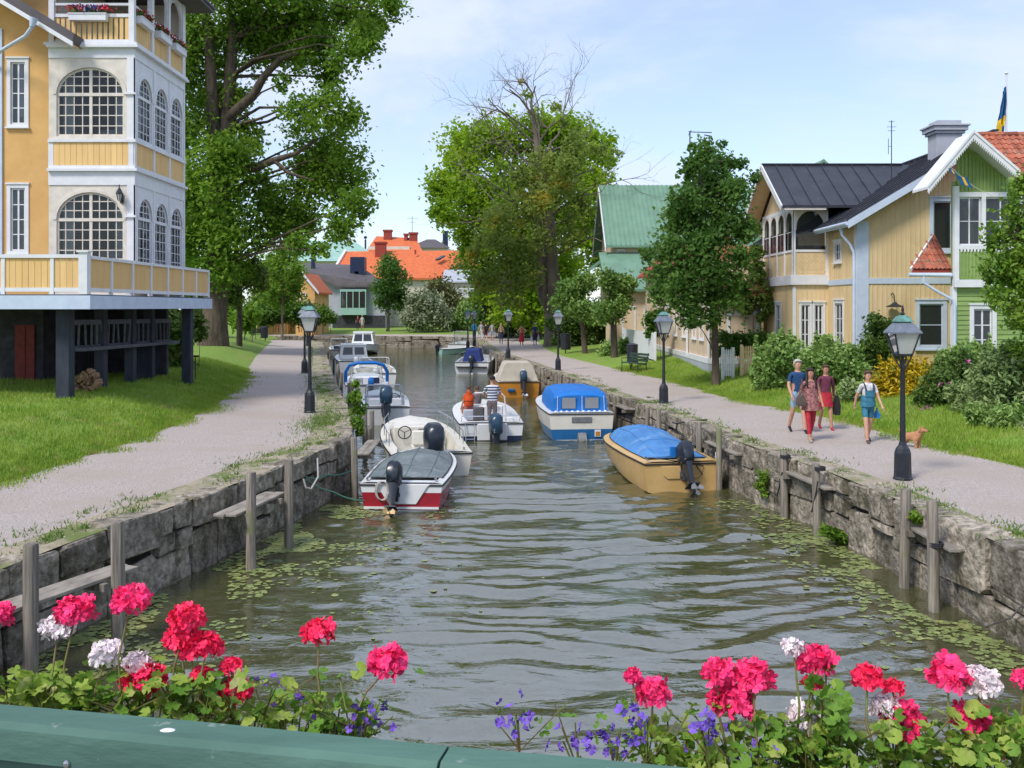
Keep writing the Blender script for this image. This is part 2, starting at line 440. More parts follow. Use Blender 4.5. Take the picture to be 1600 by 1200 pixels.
# gravel: speckled, worn, with dusty and grassy stretches near the edges
M['gravel'] = mk('pinkish_gravel', (.54,.47,.435), (.33,.285,.265), sc=30, rough=.95, bump=.9, bsc=55, det=9, c3=(.40,.335,.28), sc3=.42, f3=(.48,.72), dist=.03)
M['verge'] = mk('dusty_verge', (.42,.35,.27), (.28,.24,.17), sc=24, rough=.95, bump=.6, bsc=60, det=8, c3=(.13,.165,.045), sc3=1.1, f3=(.46,.60))
M['grass_base'] = mk('lawn', (.20,.31,.045), (.14,.24,.03), sc=3.5, rough=.95, bump=.5, bsc=60, c3=(.23,.26,.06), sc3=.5, f3=(.5,.7))
M['far_ground'] = mk('far_ground', (.08,.14,.03), (.06,.10,.025), sc=.2, rough=1)
M['bed'] = mk('canal_mud', (.05,.045,.03), sc=1, rough=1)

g_ = MB(); g_.add([(-900,-60,-2.3),(900,-60,-2.3),(900,1500,-2.3),(-900,1500,-2.3)], [(0,1,2,3)])
tag(g_.build('ground', M['bed']), kind='structure')

def strip(name, pa, pb, n, m, mat, za, zb, jit=.0, z0=0.0):
    A, B = resamp(pa, n), resamp(pb, n)
    t = np.linspace(0, 1, m)[None,:]
    X = A[:,0:1]*(1-t) + B[:,0:1]*t; Y = A[:,1:2]*(1-t) + B[:,1:2]*t
    Z = za*(1-t) + zb*t + z0 + 0*X
    Z = Z + rng.normal(0, jit, Z.shape) * ((t > .01) & (t < .99))
    return gridmesh(name, X, Y, Z, mat)
def at_rows(pl, ys): return [(plx(pl, y), y) for y in ys]
# left: verge (0.75 m along the bank), path, lawn
NR = 150
def sub(pa, pb, t, n=NR):
    A, B = resamp(pa, n), resamp(pb, n)
    return [tuple(A[i]*(1-t)+B[i]*t) for i in range(n)]
LV = sub(BL, PL, .22)
RV = sub(BR, PR, .16)
strip('quay_verge', BL, LV, NR, 8, M['verge'], 0, 0, .008)
strip('gravel_path', LV, PL, NR, 14, M['gravel'], 0, .12, .004)
strip('quay_verge', BR, RV, NR, 6, M['verge'], 0, 0, .008)
strip('gravel_path', RV, PR, NR, 14, M['gravel'], 0, .05, .004)
ys = np.r_[np.arange(3, 40, .5), np.arange(40, 92.1, 2)]
of = np.r_[0, .12, .35, .7, 1.1, 1.5, 1.9, 2.6, 3.6, 4.8, 6, 9, 14, 25, 60, 200]
X = np.array([[plx(PL, min(y, 86)) - (y > 86) * (y-86)*.0 - o for o in of] for y in ys]); Y = np.repeat(ys[:,None], len(of), 1)
X[:,0] += .06
Z = np.array([[hgt(X[i,j] - 1e-4, min(Y[i,j], 86)) for j in range(len(of))] for i in range(len(ys))])
Z[:,0] -= .01
Z += rng.normal(0, .018, Z.shape) * (of > .1)
gridmesh('lawn', X, Y, Z, M['grass_base'])
ys = np.r_[np.arange(3, 40, .5), np.arange(40, 104.1, 2)]
of = np.r_[0, .12, .3, .7, 1.2, 1.8, 2.5, 3.4, 4.5, 8, 16, 40, 200]
X = np.array([[plx(PR, y) + o for o in of] for y in ys]); Y = np.repeat(ys[:,None], len(of), 1)
X[:,0] -= .06
Z = np.array([[hgt(X[i,j] + 1e-4, Y[i,j]) for j in range(len(of))] for i in range(len(ys))])
Z[:,0] -= .01
Z += rng.normal(0, .018, Z.shape) * (of > .1)
gridmesh('lawn', X, Y, Z, M['grass_base'])
ys = np.array([104, 106, 107.5, 109, 112, 116, 130, 200, 420.]); xs = np.linspace(-160, 160, 60)
X, Y = np.meshgrid(xs, ys)
ylim = np.array([interp([-60,-14,-5,.5,2.2,3,200],[109,108,107,103,104,104,104], x) for x in xs])[None,:]
Y = np.maximum(Y, ylim + (ys[:,None]-104)*.05)
Z = np.vectorize(lambda x, y: interp([0,1,4,10,100], [.03,.09,.2,.4,.6], y))(X, Y - ylim)
gridmesh('lawn', X, Y, Z, M['grass_base'])

# ---------------------------------------------------------------- water: real ripples (wake rings from the moving boat) plus fine bump
wm = bpy.data.materials.new('canal_water'); wm.use_nodes = True
t = wm.node_tree; b = t.nodes['Principled BSDF']
b.inputs['Base Color'].default_value = (.062,.064,.024, 1)
b.inputs['Roughness'].default_value = .035
b.inputs['IOR'].default_value = 2.9
b.inputs['Specular IOR Level'].default_value = .62
ge = t.nodes.new('ShaderNodeNewGeometry')
mpn = t.nodes.new('ShaderNodeMapping'); mpn.inputs['Scale'].default_value = (1.0, 2.2, 1); t.links.new(ge.outputs['Position'], mpn.inputs[0])
a1 = t.nodes.new('ShaderNodeTexNoise'); a1.inputs['Scale'].default_value = 2.6; a1.inputs['Detail'].default_value = 4; a1.inputs['Roughness'].default_value = .5; a1.inputs['Distortion'].default_value = .6
t.links.new(mpn.outputs[0], a1.inputs['Vector'])
bp = t.nodes.new('ShaderNodeBump'); bp.inputs['Strength'].default_value = .38; bp.inputs['Distance'].default_value = .05
t.links.new(a1.outputs['Fac'], bp.inputs['Height']); t.links.new(bp.outputs[0], b.inputs['Normal'])
def vnoise(x, y, seed):
    """smooth value noise, numpy"""
    r = np.random.default_rng(seed).random((64, 64))
    xi, yi = np.floor(x).astype(int), np.floor(y).astype(int)
    fx, fy = x - xi, y - yi
    fx, fy = fx*fx*(3-2*fx), fy*fy*(3-2*fy)
    g = lambda a, b_: r[a % 64, b_ % 64]
    return (g(xi,yi)*(1-fx)+g(xi+1,yi)*fx)*(1-fy) + (g(xi,yi+1)*(1-fx)+g(xi+1,yi+1)*fx)*fy
def waves(X, Y):
    bx, by = .0, 27.6
    r = np.hypot((X - bx) * 1.0, Y - by)
    wob = 2.6 * vnoise(X*.42, Y*.5, 1) + .9 * vnoise(X*1.2, Y*1.3, 2)
    near = np.clip((27.0 - Y) / 2, 0, 1) * np.exp(-((X - .6) / 4.8) ** 4)
    amp = np.clip(vnoise(X*.45+9, Y*.9, 3) * 1.7 - .25, 0, 1.3)
    Z = .032 * near * amp * np.sin(r * 2*np.pi/.95 + wob * 3)
    Z += .016 * near * np.sin(r * 2*np.pi/.52 + wob * 5 + 1) * np.clip(vnoise(X*.8, Y*1.1, 4)*1.8-.5, 0, 1)
    calm = np.exp(-((X - .6) / 5.2) ** 4)
    Z += .034 * calm * (vnoise(X*.95, Y*2.2, 5) - .5) * 2 * np.clip(1 - (Y - 26) / 30, .15, 1)
    Z += .013 * (vnoise(X*2.6+3, Y*4.6, 6) - .5) * 2 * np.clip(1 - (Y - 24) / 20, .12, 1)
    # V wake arms near the boat's stern
    for sgn in (-1, 1):
        dd = (X - bx - sgn * (.6 + (27.4 - Y) * .30))
        Z += .022 * np.exp(-(dd / .35) ** 2) * np.clip((27.4 - Y) / 1.0, 0, 1) * np.exp(-np.clip(27.4 - Y, 0, 99) / 7) * np.cos(dd * 9)
    return Z
ysw = np.r_[np.linspace(-8, 9.5, 40), np.arange(9.56, 31, .06), np.geomspace(31.1, 112, 150)]
xsw = np.r_[np.linspace(-70, -8.2, 40), np.arange(-8.1, 8.1, .075), np.linspace(8.2, 30, 8)]
X, Y = np.meshgrid(xsw, ysw)
water = gridmesh('water', X, Y, WZ + waves(X, Y), wm)

# ---------------------------------------------------------------- quay walls, stone by stone
def stone_mesh(seed):
    r_ = random.Random(seed)
    bm = bmesh.new()
    bmesh.ops.create_cube(bm, size=1)
    bmesh.ops.bevel(bm, geom=list(bm.edges), offset=.075, segments=1, affect='EDGES', profile=.5)
    for v in bm.verts:
        v.co += Vector((r_.uniform(-.04,.04), r_.uniform(-.07,.07), r_.uniform(-.05,.05)))
        if v.co.x > .2 and v.co.z > 0: v.co.z += r_.uniform(-.03, .02)
    me = bpy.data.meshes.new('stone'); bm.to_mesh(me); bm.free()
    me.materials.append(M['stone'])
    return me
STONES = [stone_mesh(i) for i in range(14)]
def quay(label, pl, y0, y1, inner, seed):
    """pl: bank line; inner = +1 if the canal is on the +x side"""
    r_ = random.Random(seed)
    root = thing('quay_wall', label, 'wall', (0, 0, 0))
    pts = resamp([p for p in pl], 900)
    seg = np.r_[0, np.cumsum(np.linalg.norm(np.diff(pts, axis=0), axis=1))]
    i0 = int(np.argmax(pts[:,1] >= y0)); s0 = seg[i0]; s1 = seg[-1] if y1 is None else seg[int(np.argmax(pts[:,1] >= y1))]
    def at(s):
        return Vector((np.interp(s, seg, pts[:,0]), np.interp(s, seg, pts[:,1]), 0))
    # core behind the stones
    core = MB(); ring = []
    N = 160
    for i in range(N):
        s = s0 + (s1 - s0) * i / (N - 1)
        p = at(s); t = (at(s + .05) - at(s - .05)).normalized(); nrm = Vector((t.y, -t.x, 0)) * inner
        ring.append([p - nrm * .12 + Vector((0,0,-1.6)), p - nrm * .12 + Vector((0,0,-.03)), p - nrm * .6 + Vector((0,0,-.03)), p - nrm * .6 + Vector((0,0,-1.6))])
    core.loft(ring, True, True)
    core.build('core', M['mortar'], root)
    count = 0; far = MB()
    lst = []
    s = s0 - r_.random() * .3
    while s < s1:
        p = at(s); sc_ = max(1.0, p.y / 45)
        wcol = r_.uniform(.75, 1.5) * sc_
        cuts = sorted(r_.sample([-.34, -.42, -.5, -.58, -.66, -.74, -.82], 2 if r_.random() < .72 else 1))
        zs_ = [0.0] + [-q for q in sorted(-x_ for x_ in cuts)] + [-1.42]
        zs_ = sorted(zs_, reverse=True)
        for ci in range(len(zs_) - 1):
            h = zs_[ci] - zs_[ci+1] - .022
            if h < .12: continue
            parts_ = 1 if r_.random() < .45 else 2
            f_ = r_.uniform(.35, .65); ss = s
            for ln in ([wcol] if parts_ == 1 else [wcol*f_, wcol*(1-f_)]):
                lst.append((ss, ln - .026, ci, zs_[ci], h, p.y)); ss += ln
        s += wcol
    lst.sort(key=lambda a: a[5])
    for s, ln, ci, top, h, yy in lst:
        c = at(s + ln / 2); t = (at(s + ln) - at(s)).normalized(); nrm = Vector((t.y, -t.x, 0)) * inner
        dep = .42 + r_.uniform(-.03, .03)
        prot = r_.uniform(-.035, .05) + (.015 if ci == 0 else 0)
        hh = h * r_.uniform(.98, 1.04)
        cc = c + nrm * (prot - dep / 2 + .01); cc.z = top - h / 2 + (r_.uniform(-.02, .03) if ci == 0 else 0)
        rot = (r_.uniform(-.03,.03), r_.uniform(-.03,.03), math.atan2(t.y, t.x) + r_.uniform(-.03,.03))
        me = STONES[r_.randrange(14)]
        if count < 298:
            inst('stone', me, root, cc, rot, (ln, dep, hh)); count += 1
        else:
            mt = Matrix.LocRotScale(cc, __import__('mathutils').Euler(rot), (ln, dep, hh))
            far.add([mt @ v.co for v in me.vertices], [tuple(f.vertices) for f in me.polygons])
    if far.v: tag(far.build('stone', M['stone'], root), kind='stuff')
    return root
quay('old granite quay wall on the left bank, behind the red and white boat', BL, 8, None, 1, 3)
quay('old granite quay wall on the right bank, behind the orange boat', BR, 8, None, -1, 4)

# ---------------------------------------------------------------- grass, weeds, lily pads
M['blade'] = leafm('grass_blade', (.18,.31,.03), (.32,.43,.06), (.38,.38,.11), tr=.3, big=1.1)
M['weed'] = leafm('weed_leaf', (.10,.19,.03), (.19,.27,.06), tr=.3, big=2)
def blades(name, pts, h0, h1, wd, mat, lean=.35):
    n = len(pts); a = rng.random(n) * 2*np.pi
    h = rng.uniform(h0, h1, n)
    dx, dy = np.cos(a)*wd, np.sin(a)*wd
    lx, ly = rng.normal(0, lean, n)*h, rng.normal(0, lean, n)*h
    V = np.empty((n, 3, 3))
    V[:,0] = pts + np.c_[-dx, -dy, np.full(n, -.01)]; V[:,1] = pts + np.c_[dx, dy, np.full(n, -.01)]
    V[:,2] = pts + np.c_[lx, ly, h]
    me = npmesh(name, V.reshape(-1,3), np.arange(n*3).reshape(n,3), mat)
    o = bpy.data.objects.new(name, me); COL.objects.link(o); o['kind'] = 'stuff'
    return o
def scatter(n, fx, y0, y1, near=1.6):
    u = rng.random(n) ** near
    y = y0 + (y1 - y0) * u
    x = np.array([fx(v) for v in y])
    return x, y
n = 120000
y = 10 + 36 * rng.random(n) ** 1.35
off = rng.random(n) ** 1.7 * 9 - .10 + rng.normal(0, .05, n)
x = np.interp(y, [p[1] for p in PL], [p[0] for p in PL]) - off
z = np.array([hgt(a, b_) for a, b_ in zip(x, y)])
blades('grass', np.c_[x, y, z], .05, .13, .011, M['blade'])
n = 60000
y = 12 + 36 * rng.random(n) ** 1.35
off = rng.random(n) ** 1.6 * 3.4 - .10 + rng.normal(0, .06, n)
x = np.interp(y, [p[1] for p in PR], [p[0] for p in PR]) + off
z = np.array([hgt(a, b_) for a, b_ in zip(x, y)])
blades('grass', np.c_[x, y, z], .05, .15, .011, M['blade'])
# tufts of weed on the verges and in the joints of the quay
pts = []
for k in range(170):
    side = random.random() < .62
    yy = 10 + 34 * random.random() ** 1.2
    if side: cx = plx(BL, yy) - .25 - abs(random.gauss(0, .55))
    else: cx = plx(BR, yy) + .2 + abs(random.gauss(0, .35))
    q = random.randint(14, 60); rr = random.uniform(.08, .4)
    for j in range(q): pts.append((cx + random.gauss(0, rr*.5), yy + random.gauss(0, rr), .005))
for k in range(1500):   # the grassy patch by the left lamp
    pts.append((random.gauss(-5.25, .33), random.gauss(26.0, 1.5), .0))
for k in range(2600):
    yy = random.uniform(28, 75); pts.append((plx(BL, yy) - .9 - abs(random.gauss(0, .35)), yy, .0))
blades('verge_weeds', np.array(pts), .02, .085, .014, M['weed'], .6)

M['pad'] = mk('lily_pad', (.24,.28,.10), (.145,.185,.06), sc=5, rough=.42, spec=.5, island=.30, c3=(.30,.29,.11), sc3=1.5, f3=(.56,.7))
M['padlight'] = mk('pale_lily_pad', (.22,.32,.11), (.14,.23,.08), sc=5, rough=.45, spec=.5, island=.25)
def pad_mesh(seed):
    r_ = random.Random(seed); m = MB(); n_ = 11; vs = [(0,0,.004)]
    for k in range(n_):
        a = .25 + (2*math.pi - .5) * k / (n_ - 1); rr = 1 + r_.uniform(-.08, .08)
        vs.append((rr*math.cos(a), rr*math.sin(a)*.86, r_.uniform(0,.05)))
    m.add(vs, [(0, k, k+1) for k in range(1, n_)])
    return m.mesh('lily_pad', M['pad'])
PADS = [pad_mesh(i) for i in range(5)]
spots = []
def padfield(n, fx, y0, y1, w_, e=1.0):
    for k in range(n):
        yy = random.uniform(y0, y1); side = fx(yy)
        spots.append((side[0] + side[1] * abs(random.gauss(0, w_)) , yy, random.uniform(.022, .062)))
bl_ = lambda y: (plx(BL, y) + .12, 1); br_ = lambda y: (plx(BR, y) - .12, -1)
padfield(1500, bl_, 11.2, 17.5, .95); padfield(2300, bl_, 16.8, 20.8, .95); padfield(260, bl_, 11, 16.5, 1.9)
padfield(750, br_, 11.2, 14.6, .70); padfield(800, br_, 14.6, 18.2, .62); padfield(330, br_, 17.5, 21.8, .5)
clear = []
for (x_, y_, r_) in spots:
    if vnoise(np.array([x_*1.5]), np.array([y_*1.1]), 9)[0] < .36: continue
    clear.append((x_, y_, r_))
clear.sort(key=lambda s: -s[2] / s[1])
far = MB()
for k, (x_, y_, r_) in enumerate(clear):
    zz = WZ + float(waves(np.array([x_]), np.array([y_]))[0]) + .007
    if k < 296:
        o = inst('lily_pad', PADS[k % 5], None, (x_, y_, zz), (random.gauss(0,.03), random.gauss(0,.03), random.random()*6.28), (r_, r_, r_))
        tag(o, 'flat green lily pad floating near the quay wall', 'lily pad', 'lily pads floating along the quays')
    else:
        mt = Matrix.LocRotScale(Vector((x_, y_, zz)), Matrix.Rotation(random.random()*6.28, 3, 'Z').to_euler(), (r_, r_, r_))
        me = PADS[k % 5]
        far.add([mt @ v.co for v in me.vertices], [tuple(f.vertices) for f in me.polygons])
tag(far.build('lily_pad', M['pad']), kind='stuff')

# loose pebbles and ragged grass along the path edges
def pebbles(n, pl, y0, y1, o0, o1):
    y = y0 + (y1-y0) * rng.random(n)**1.4; x = np.interp(y, [p[1] for p in pl], [p[0] for p in pl]) + rng.uniform(o0, o1, n)
    z = np.array([max(0, hgt(a_, b_)) for a_, b_ in zip(x, y)]); s = rng.uniform(.008, .028, n)
    base = np.array([(-1,-1,0),(1,-.8,0),(.8,1,0),(-1,.9,0),(0,0,.9)], float)
    V = np.c_[x, y, z-.004][:,None,:] + base[None]*s[:,None,None]*np.array([1,1,.8])
    Fc = np.array([(0,1,4),(1,2,4),(2,3,4),(3,0,4)]); Q = (np.arange(n)*5)[:,None,None] + Fc[None]
    me = npmesh('pebbles', V.reshape(-1,3), Q.reshape(-1,3), M['pebble']); o = bpy.data.objects.new('pebbles', me); COL.objects.link(o); o['kind'] = 'stuff'
M['pebble'] = mk('loose_pebbles', (.46,.42,.40), (.22,.20,.19), sc=9, rough=.9, island=.3)
pebbles(5000, BL, 10, 40, -4.2, -.1); pebbles(3500, BR, 11, 40, .1, 3.8)
n = 16000
y = 10 + 34 * rng.random(n) ** 1.3; nz_ = vnoise(y*1.4, y*0+3, 21)
x = np.interp(y, [p[1] for p in PL], [p[0] for p in PL]) + np.abs(rng.normal(0, .22, n)) * (nz_*1.6)
blades('grass', np.c_[x, y, np.full(n, .11)], .03, .09, .011, M['blade'])
n = 12000
y = 12 + 34 * rng.random(n) ** 1.3; nz_ = vnoise(y*1.4, y*0+7, 22)
x = np.interp(y, [p[1] for p in PR], [p[0] for p in PR]) - np.abs(rng.normal(0, .2, n)) * (nz_*1.6)
blades('grass', np.c_[x, y, np.full(n, .045)], .03, .09, .011, M['blade'])
# ---------------------------------------------------------------- building helpers (houses are modelled in world metres)
WROOT = {}
def wthing(name, label, cat, loc, group=None):
    o = thing(name, label, cat, loc, 0, group); WROOT[o.name] = Vector(loc); return o
def part(mb, name, mat, root, **k):
    o = mb.build(name, mat, root, **k)
    if root is not None and root.name in WROOT: o.matrix_parent_inverse = Matrix.Translation(-WROOT[root.name])
    return o
def winst(name, me, root, loc=(0,0,0), rot=(0,0,0), sc=(1,1,1)):
    o = inst(name, me, root, loc, rot, sc)
    if root.name in WROOT: o.matrix_parent_inverse = Matrix.Translation(-WROOT[root.name])
    return o
def ub(mb, ax, u0, u1, p0, p1, z0, z1, mi=0):
    """box given along-wall range u, through-wall range p; ax = direction the wall runs"""
    if u0 > u1: u0, u1 = u1, u0
    if p0 > p1: p0, p1 = p1, p0
    if ax == 'x': mb.box((u0, p0, z0), (u1, p1, z1), mi)
    else: mb.box((p0, u0, z0), (p1, u1, z1), mi)
def wall(mb, ax, u0, u1, z0, z1, p0, p1, holes=(), mi=0):
    us = sorted({u0, u1, *[h[0] for h in holes], *[h[1] for h in holes]})
    for a, b in zip(us, us[1:]):
        zs = [z0]; mid = (a + b) / 2
        for h in sorted(holes, key=lambda h: h[2]):
            if h[0] < mid < h[1]: zs += [h[2], h[3]]
        zs.append(z1)
        for i in range(0, len(zs), 2):
            if zs[i+1] - zs[i] > 1e-4: ub(mb, ax, a, b, p0, p1, zs[i], zs[i+1], mi)
def window(root, ax, u0, u1, z0, z1, p, out, cols=2, rows=3, trim=.12, mat=None, pane=None, curtain=0, sill=True, bar=.03, split=True, proud=.035, name='window'):
    """casing proud of the wall face p (outward = out), sash set in the opening, panes each a sub-part"""
    mat = mat or M['white']; pane = pane or M['pane']
    m = MB(); o = out
    ub(m, ax, u0-trim, u0, p-.01*o, p+proud*o, z0-trim*.8, z1+trim)
    ub(m, ax, u1, u1+trim, p-.01*o, p+proud*o, z0-trim*.8, z1+trim)
    ub(m, ax, u0-trim-.03, u1+trim+.03, p-.01*o, p+(proud+.03)*o, z1+trim, z1+trim+.05)
    ub(m, ax, u0, u1, p-.01*o, p+proud*.9*o, z1, z1+trim)
    ub(m, ax, u0, u1, p-.01*o, p+proud*.9*o, z0-trim*.8, z0)
    if sill: ub(m, ax, u0-trim-.03, u1+trim+.03, p-.01*o, p+(proud+.06)*o, z0-trim*.8-.05, z0-trim*.8)
    s = .05; q0, q1 = p-.07*o, p-.02*o
    ub(m, ax, u0, u0+s, q0, q1, z0, z1); ub(m, ax, u1-s, u1, q0, q1, z0, z1)
    ub(m, ax, u0+s, u1-s, q0, q1, z0, z0+s); ub(m, ax, u0+s, u1-s, q0, q1, z1-s, z1)
    W, H = u1-u0-2*s, z1-z0-2*s
    for c in range(1, cols):
        bw = bar * (1.7 if c * 2 == cols else 1)
        uc = u0+s+W*c/cols; ub(m, ax, uc-bw/2, uc+bw/2, q0+.005*o, q1-.002*o, z0+s, z1-s)
    for r in range(1, rows):
        zc = z0+s+H*r/rows; ub(m, ax, u0+s, u1-s, q0+.008*o, q1-.006*o, zc-bar/2, zc+bar/2)
    w_ = part(m, name, mat, root)
    if split:
        pm = MB(); ub(pm, ax, -W/cols/2, W/cols/2, -.004, .004, -H/rows/2, H/rows/2); me = pm.mesh('pane', pane)
        for c in range(cols):
            for r in range(rows):
                u = u0+s+W*(c+.5)/cols; z = z0+s+H*(r+.5)/rows; pp = p-.045*o
                inst('pane', me, w_, (u, pp, z) if ax == 'x' else (pp, u, z))
    else:
        pm = MB(); ub(pm, ax, u0+s, u1-s, p-.049*o, p-.041*o, z0+s, z1-s); pm.build('pane', pane, w_)
    if curtain:
        cm = MB(); cw = W * curtain
        for a, b in ((u0+s, u0+s+cw), (u1-s-cw, u1-s)): ub(cm, ax, a, b, p-.16*o, p-.12*o, z0+s, z1-s)
        cm.build('curtain', M['sky_cloth'], w_)
    return w_
def arch_wall(mb, ax, u0, u1, z0, z1, a0, a1, zs, zsp, zt, p0, p1, mi=0, n=14):
    ub(mb, ax, u0, a0, p0, p1, z0, z1, mi); ub(mb, ax, a1, u1, p0, p1, z0, z1, mi)
    if zs > z0: ub(mb, ax, a0, a1, p0, p1, z0, zs, mi)
    c, h = (a0+a1)/2, (a1-a0)/2
    pt = [(c - h*math.cos(math.pi*i/n), zsp + (zt-zsp)*math.sin(math.pi*i/n)) for i in range(n+1)]
    for (ua, za), (ub_, zb) in zip(pt, pt[1:]):
        poly = [(ua, za), (ub_, zb), (ub_, z1), (ua, z1)]
        mb.prism(poly, 'y' if ax == 'x' else 'x', p0, p1, mi)
def arch_window(root, ax, a0, a1, zs, zsp, zt, p, out, cols, rl, ru, mat, pane, split, door=False):
    """arched window: mullion, transom and glazing bars in one frame, panes as sub-parts"""
    c, h = (a0+a1)/2, (a1-a0)/2
    def top(u): return zsp + (zt-zsp)*math.sqrt(max(0, 1-((u-c)/h)**2))
    m = MB(); q0, q1 = p-.10*out, p-.05*out; s = .06 if split else .045; b = .028 if split else .022
    ub(m, ax, a0, a0+s, q0, q1, zs, zsp); ub(m, ax, a1-s, a1, q0, q1, zs, zsp)
    ub(m, ax, a0, a1, q0, q1+.02*out, zsp-.05, zsp+.045)
    ub(m, ax, a0+s, a1-s, q0, q1, zs, zs+s)
    n = 14
    pts = [(c - h*math.cos(math.pi*i/n), zsp + (zt-zsp)*math.sin(math.pi*i/n)) for i in range(n+1)]
    inn = [(c - (h-s)*math.cos(math.pi*i/n), zsp + (zt-zsp-s)*math.sin(math.pi*i/n)) for i in range(n+1)]
    for i in range(n): m.prism([pts[i], pts[i+1], inn[i+1], inn[i]], 'y' if ax == 'x' else 'x', q0, q1)
    W = a1-a0
    for k in range(1, cols):
        u = a0 + W*k/cols; mid = (2*k == cols); bw = b*(3.2 if mid and split else 1)
        ub(m, ax, u-bw/2, u+bw/2, q0+.004*out, q1-.004*out + (.012*out if mid else 0), zs, max(zsp, top(u)-.01))
    zl = [zs + (zsp-zs)*r/rl for r in range(rl+1)]; zu = [zsp + (zt-zsp)*r/ru for r in range(ru+1)]
    for z in zl[1:-1] + zu[1:-1]:
        if z > zsp: hh = h*math.sqrt(max(0, 1-((z-zsp)/(zt-zsp))**2)) - .01
        else: hh = h
        ub(m, ax, c-hh, c+hh, q0+.01*out, q1-.010*out, z-b/2, z+b/2)
    # moulding round the arch, proud of the wall
    o1 = [(c - (h+.09)*math.cos(math.pi*i/n), zsp + (zt-zsp+.09)*math.sin(math.pi*i/n)) for i in range(n+1)]
    for i in range(n): m.prism([o1[i], o1[i+1], pts[i+1], pts[i]], 'y' if ax == 'x' else 'x', p-.02*out, p+.025*out)
    w_ = part(m, 'window', mat, root)
    pm = MB(); pp = p-.075*out; axp = 'y' if ax == 'x' else 'x'
    zz = zl + zu[1:]
    for k in range(cols):
        for za, zb in zip(zz, zz[1:]):
            ua, ub_ = a0 + W*k/cols, a0 + W*(k+1)/cols
            us = [ua, (2*ua+ub_)/3, (ua+2*ub_)/3, ub_]
            if za >= zsp - 1e-6:
                tp = [min(zb, top(u)) for u in us]
                if max(tp) - za < .05: continue
                poly = [(ua, za), (ub_, za)] + [(u, max(za+.002, t_)) for u, t_ in reversed(list(zip(us, tp)))]
            else: poly = [(ua, za), (ub_, za), (ub_, zb), (ua, zb)]
            if split:
                q = MB(); q.prism(poly, axp, pp-.004, pp+.004); q.build('pane', pane, w_)
            else: pm.prism(poly, axp, pp-.004, pp+.004)
    if not split: pm.build('pane', pane, w_)
    return w_

# ================================================================ LEFT: ochre house with glazed bay, balcony and deck
H = wthing('ochre_house', 'ochre house at the left with two arched glass verandas over a raised deck', 'house', (-13.5, 29, .7))
XR, YF, YK = -11.3, 28.7, 33.1          # bay: canal side, near front, far end
XL = -13.85
mb = MB()
wins = [(-15.14, -14.70, 8.63, 10.5), (-15.14, -14.70, 4.8, 6.7)]
wall(mb, 'x', -22, XL, 3.2, 15.2, 29.0, 29.25, wins)
mb.box((-22, 29.25, 3.2), (-21.8, 37, 13)); mb.box((XL-.2, YK, 3.2), (XL, 37, 10.4)); mb.box((-22, 36.8, 3.2), (XL, 37, 10.4))
mb.box((-21.8, 29.25, 7), (XL-.2, 36.8, 7.1))
part(mb, 'wall', M['ochre'], H)
tb = MB()
tb.box((-15.62, 28.94, 3.4), (-15.38, 29.0, 11.5))
part(tb, 'corner_board', M['bluewhite'], H)
for a in wins: window(H, 'x', *a, 29.0, -1, 2, 4, .11, curtain=.25)
# bay storeys
bw = MB(); white = M['offwhite']
fw = (XL+.02, XR)
A0, A1 = -13.62, -11.60
arch_wall(bw, 'x', XL, XR, 3.5, 6.75, A0, A1, 4.5, 5.72, 6.54, YF, YF+.14)
arch_wall(bw, 'x', XL, XR, 8.12, 10.55, A0, A1, 8.22, 9.47, 10.27, YF, YF+.14)
part(bw, 'wall', white, H)  # same white as the canal side, tinted warm here as if sunlit
sw = MB()
n3 = [(28.95, 30.2), (30.33, 31.58), (31.71, 32.96)]
us = [YF+.14, 30.265, 31.645, YK]
for (a, b), ua, ub_ in zip(n3, us, us[1:]):
    arch_wall(sw, 'y', ua, ub_, 3.5, 6.75, a+.08, b-.08, 4.3, 5.80, 6.42, XR-.14, XR)
    arch_wall(sw, 'y', ua, ub_, 8.12, 10.55, a+.08, b-.08, 8.2, 9.50, 10.12, XR-.14, XR)
part(sw, 'wall', M['white'], H)
arch_window(H, 'x', A0, A1, 4.5, 5.72, 6.54, YF, -1, 8, 4, 3, M['offwhite'], M['panebay'], True)
arch_window(H, 'x', A0, A1, 8.22, 9.47, 10.27, YF, -1, 8, 4, 3, M['offwhite'], M['panebay'], True)
for a, b in n3:
    arch_window(H, 'y', a+.08, b-.08, 4.3, 5.80, 6.42, XR, 1, 4, 5, 3, M['white'], M['panebay'], False)
    arch_window(H, 'y', a+.08, b-.08, 8.2, 9.50, 10.12, XR, 1, 4, 5, 3, M['white'], M['panebay'], False)
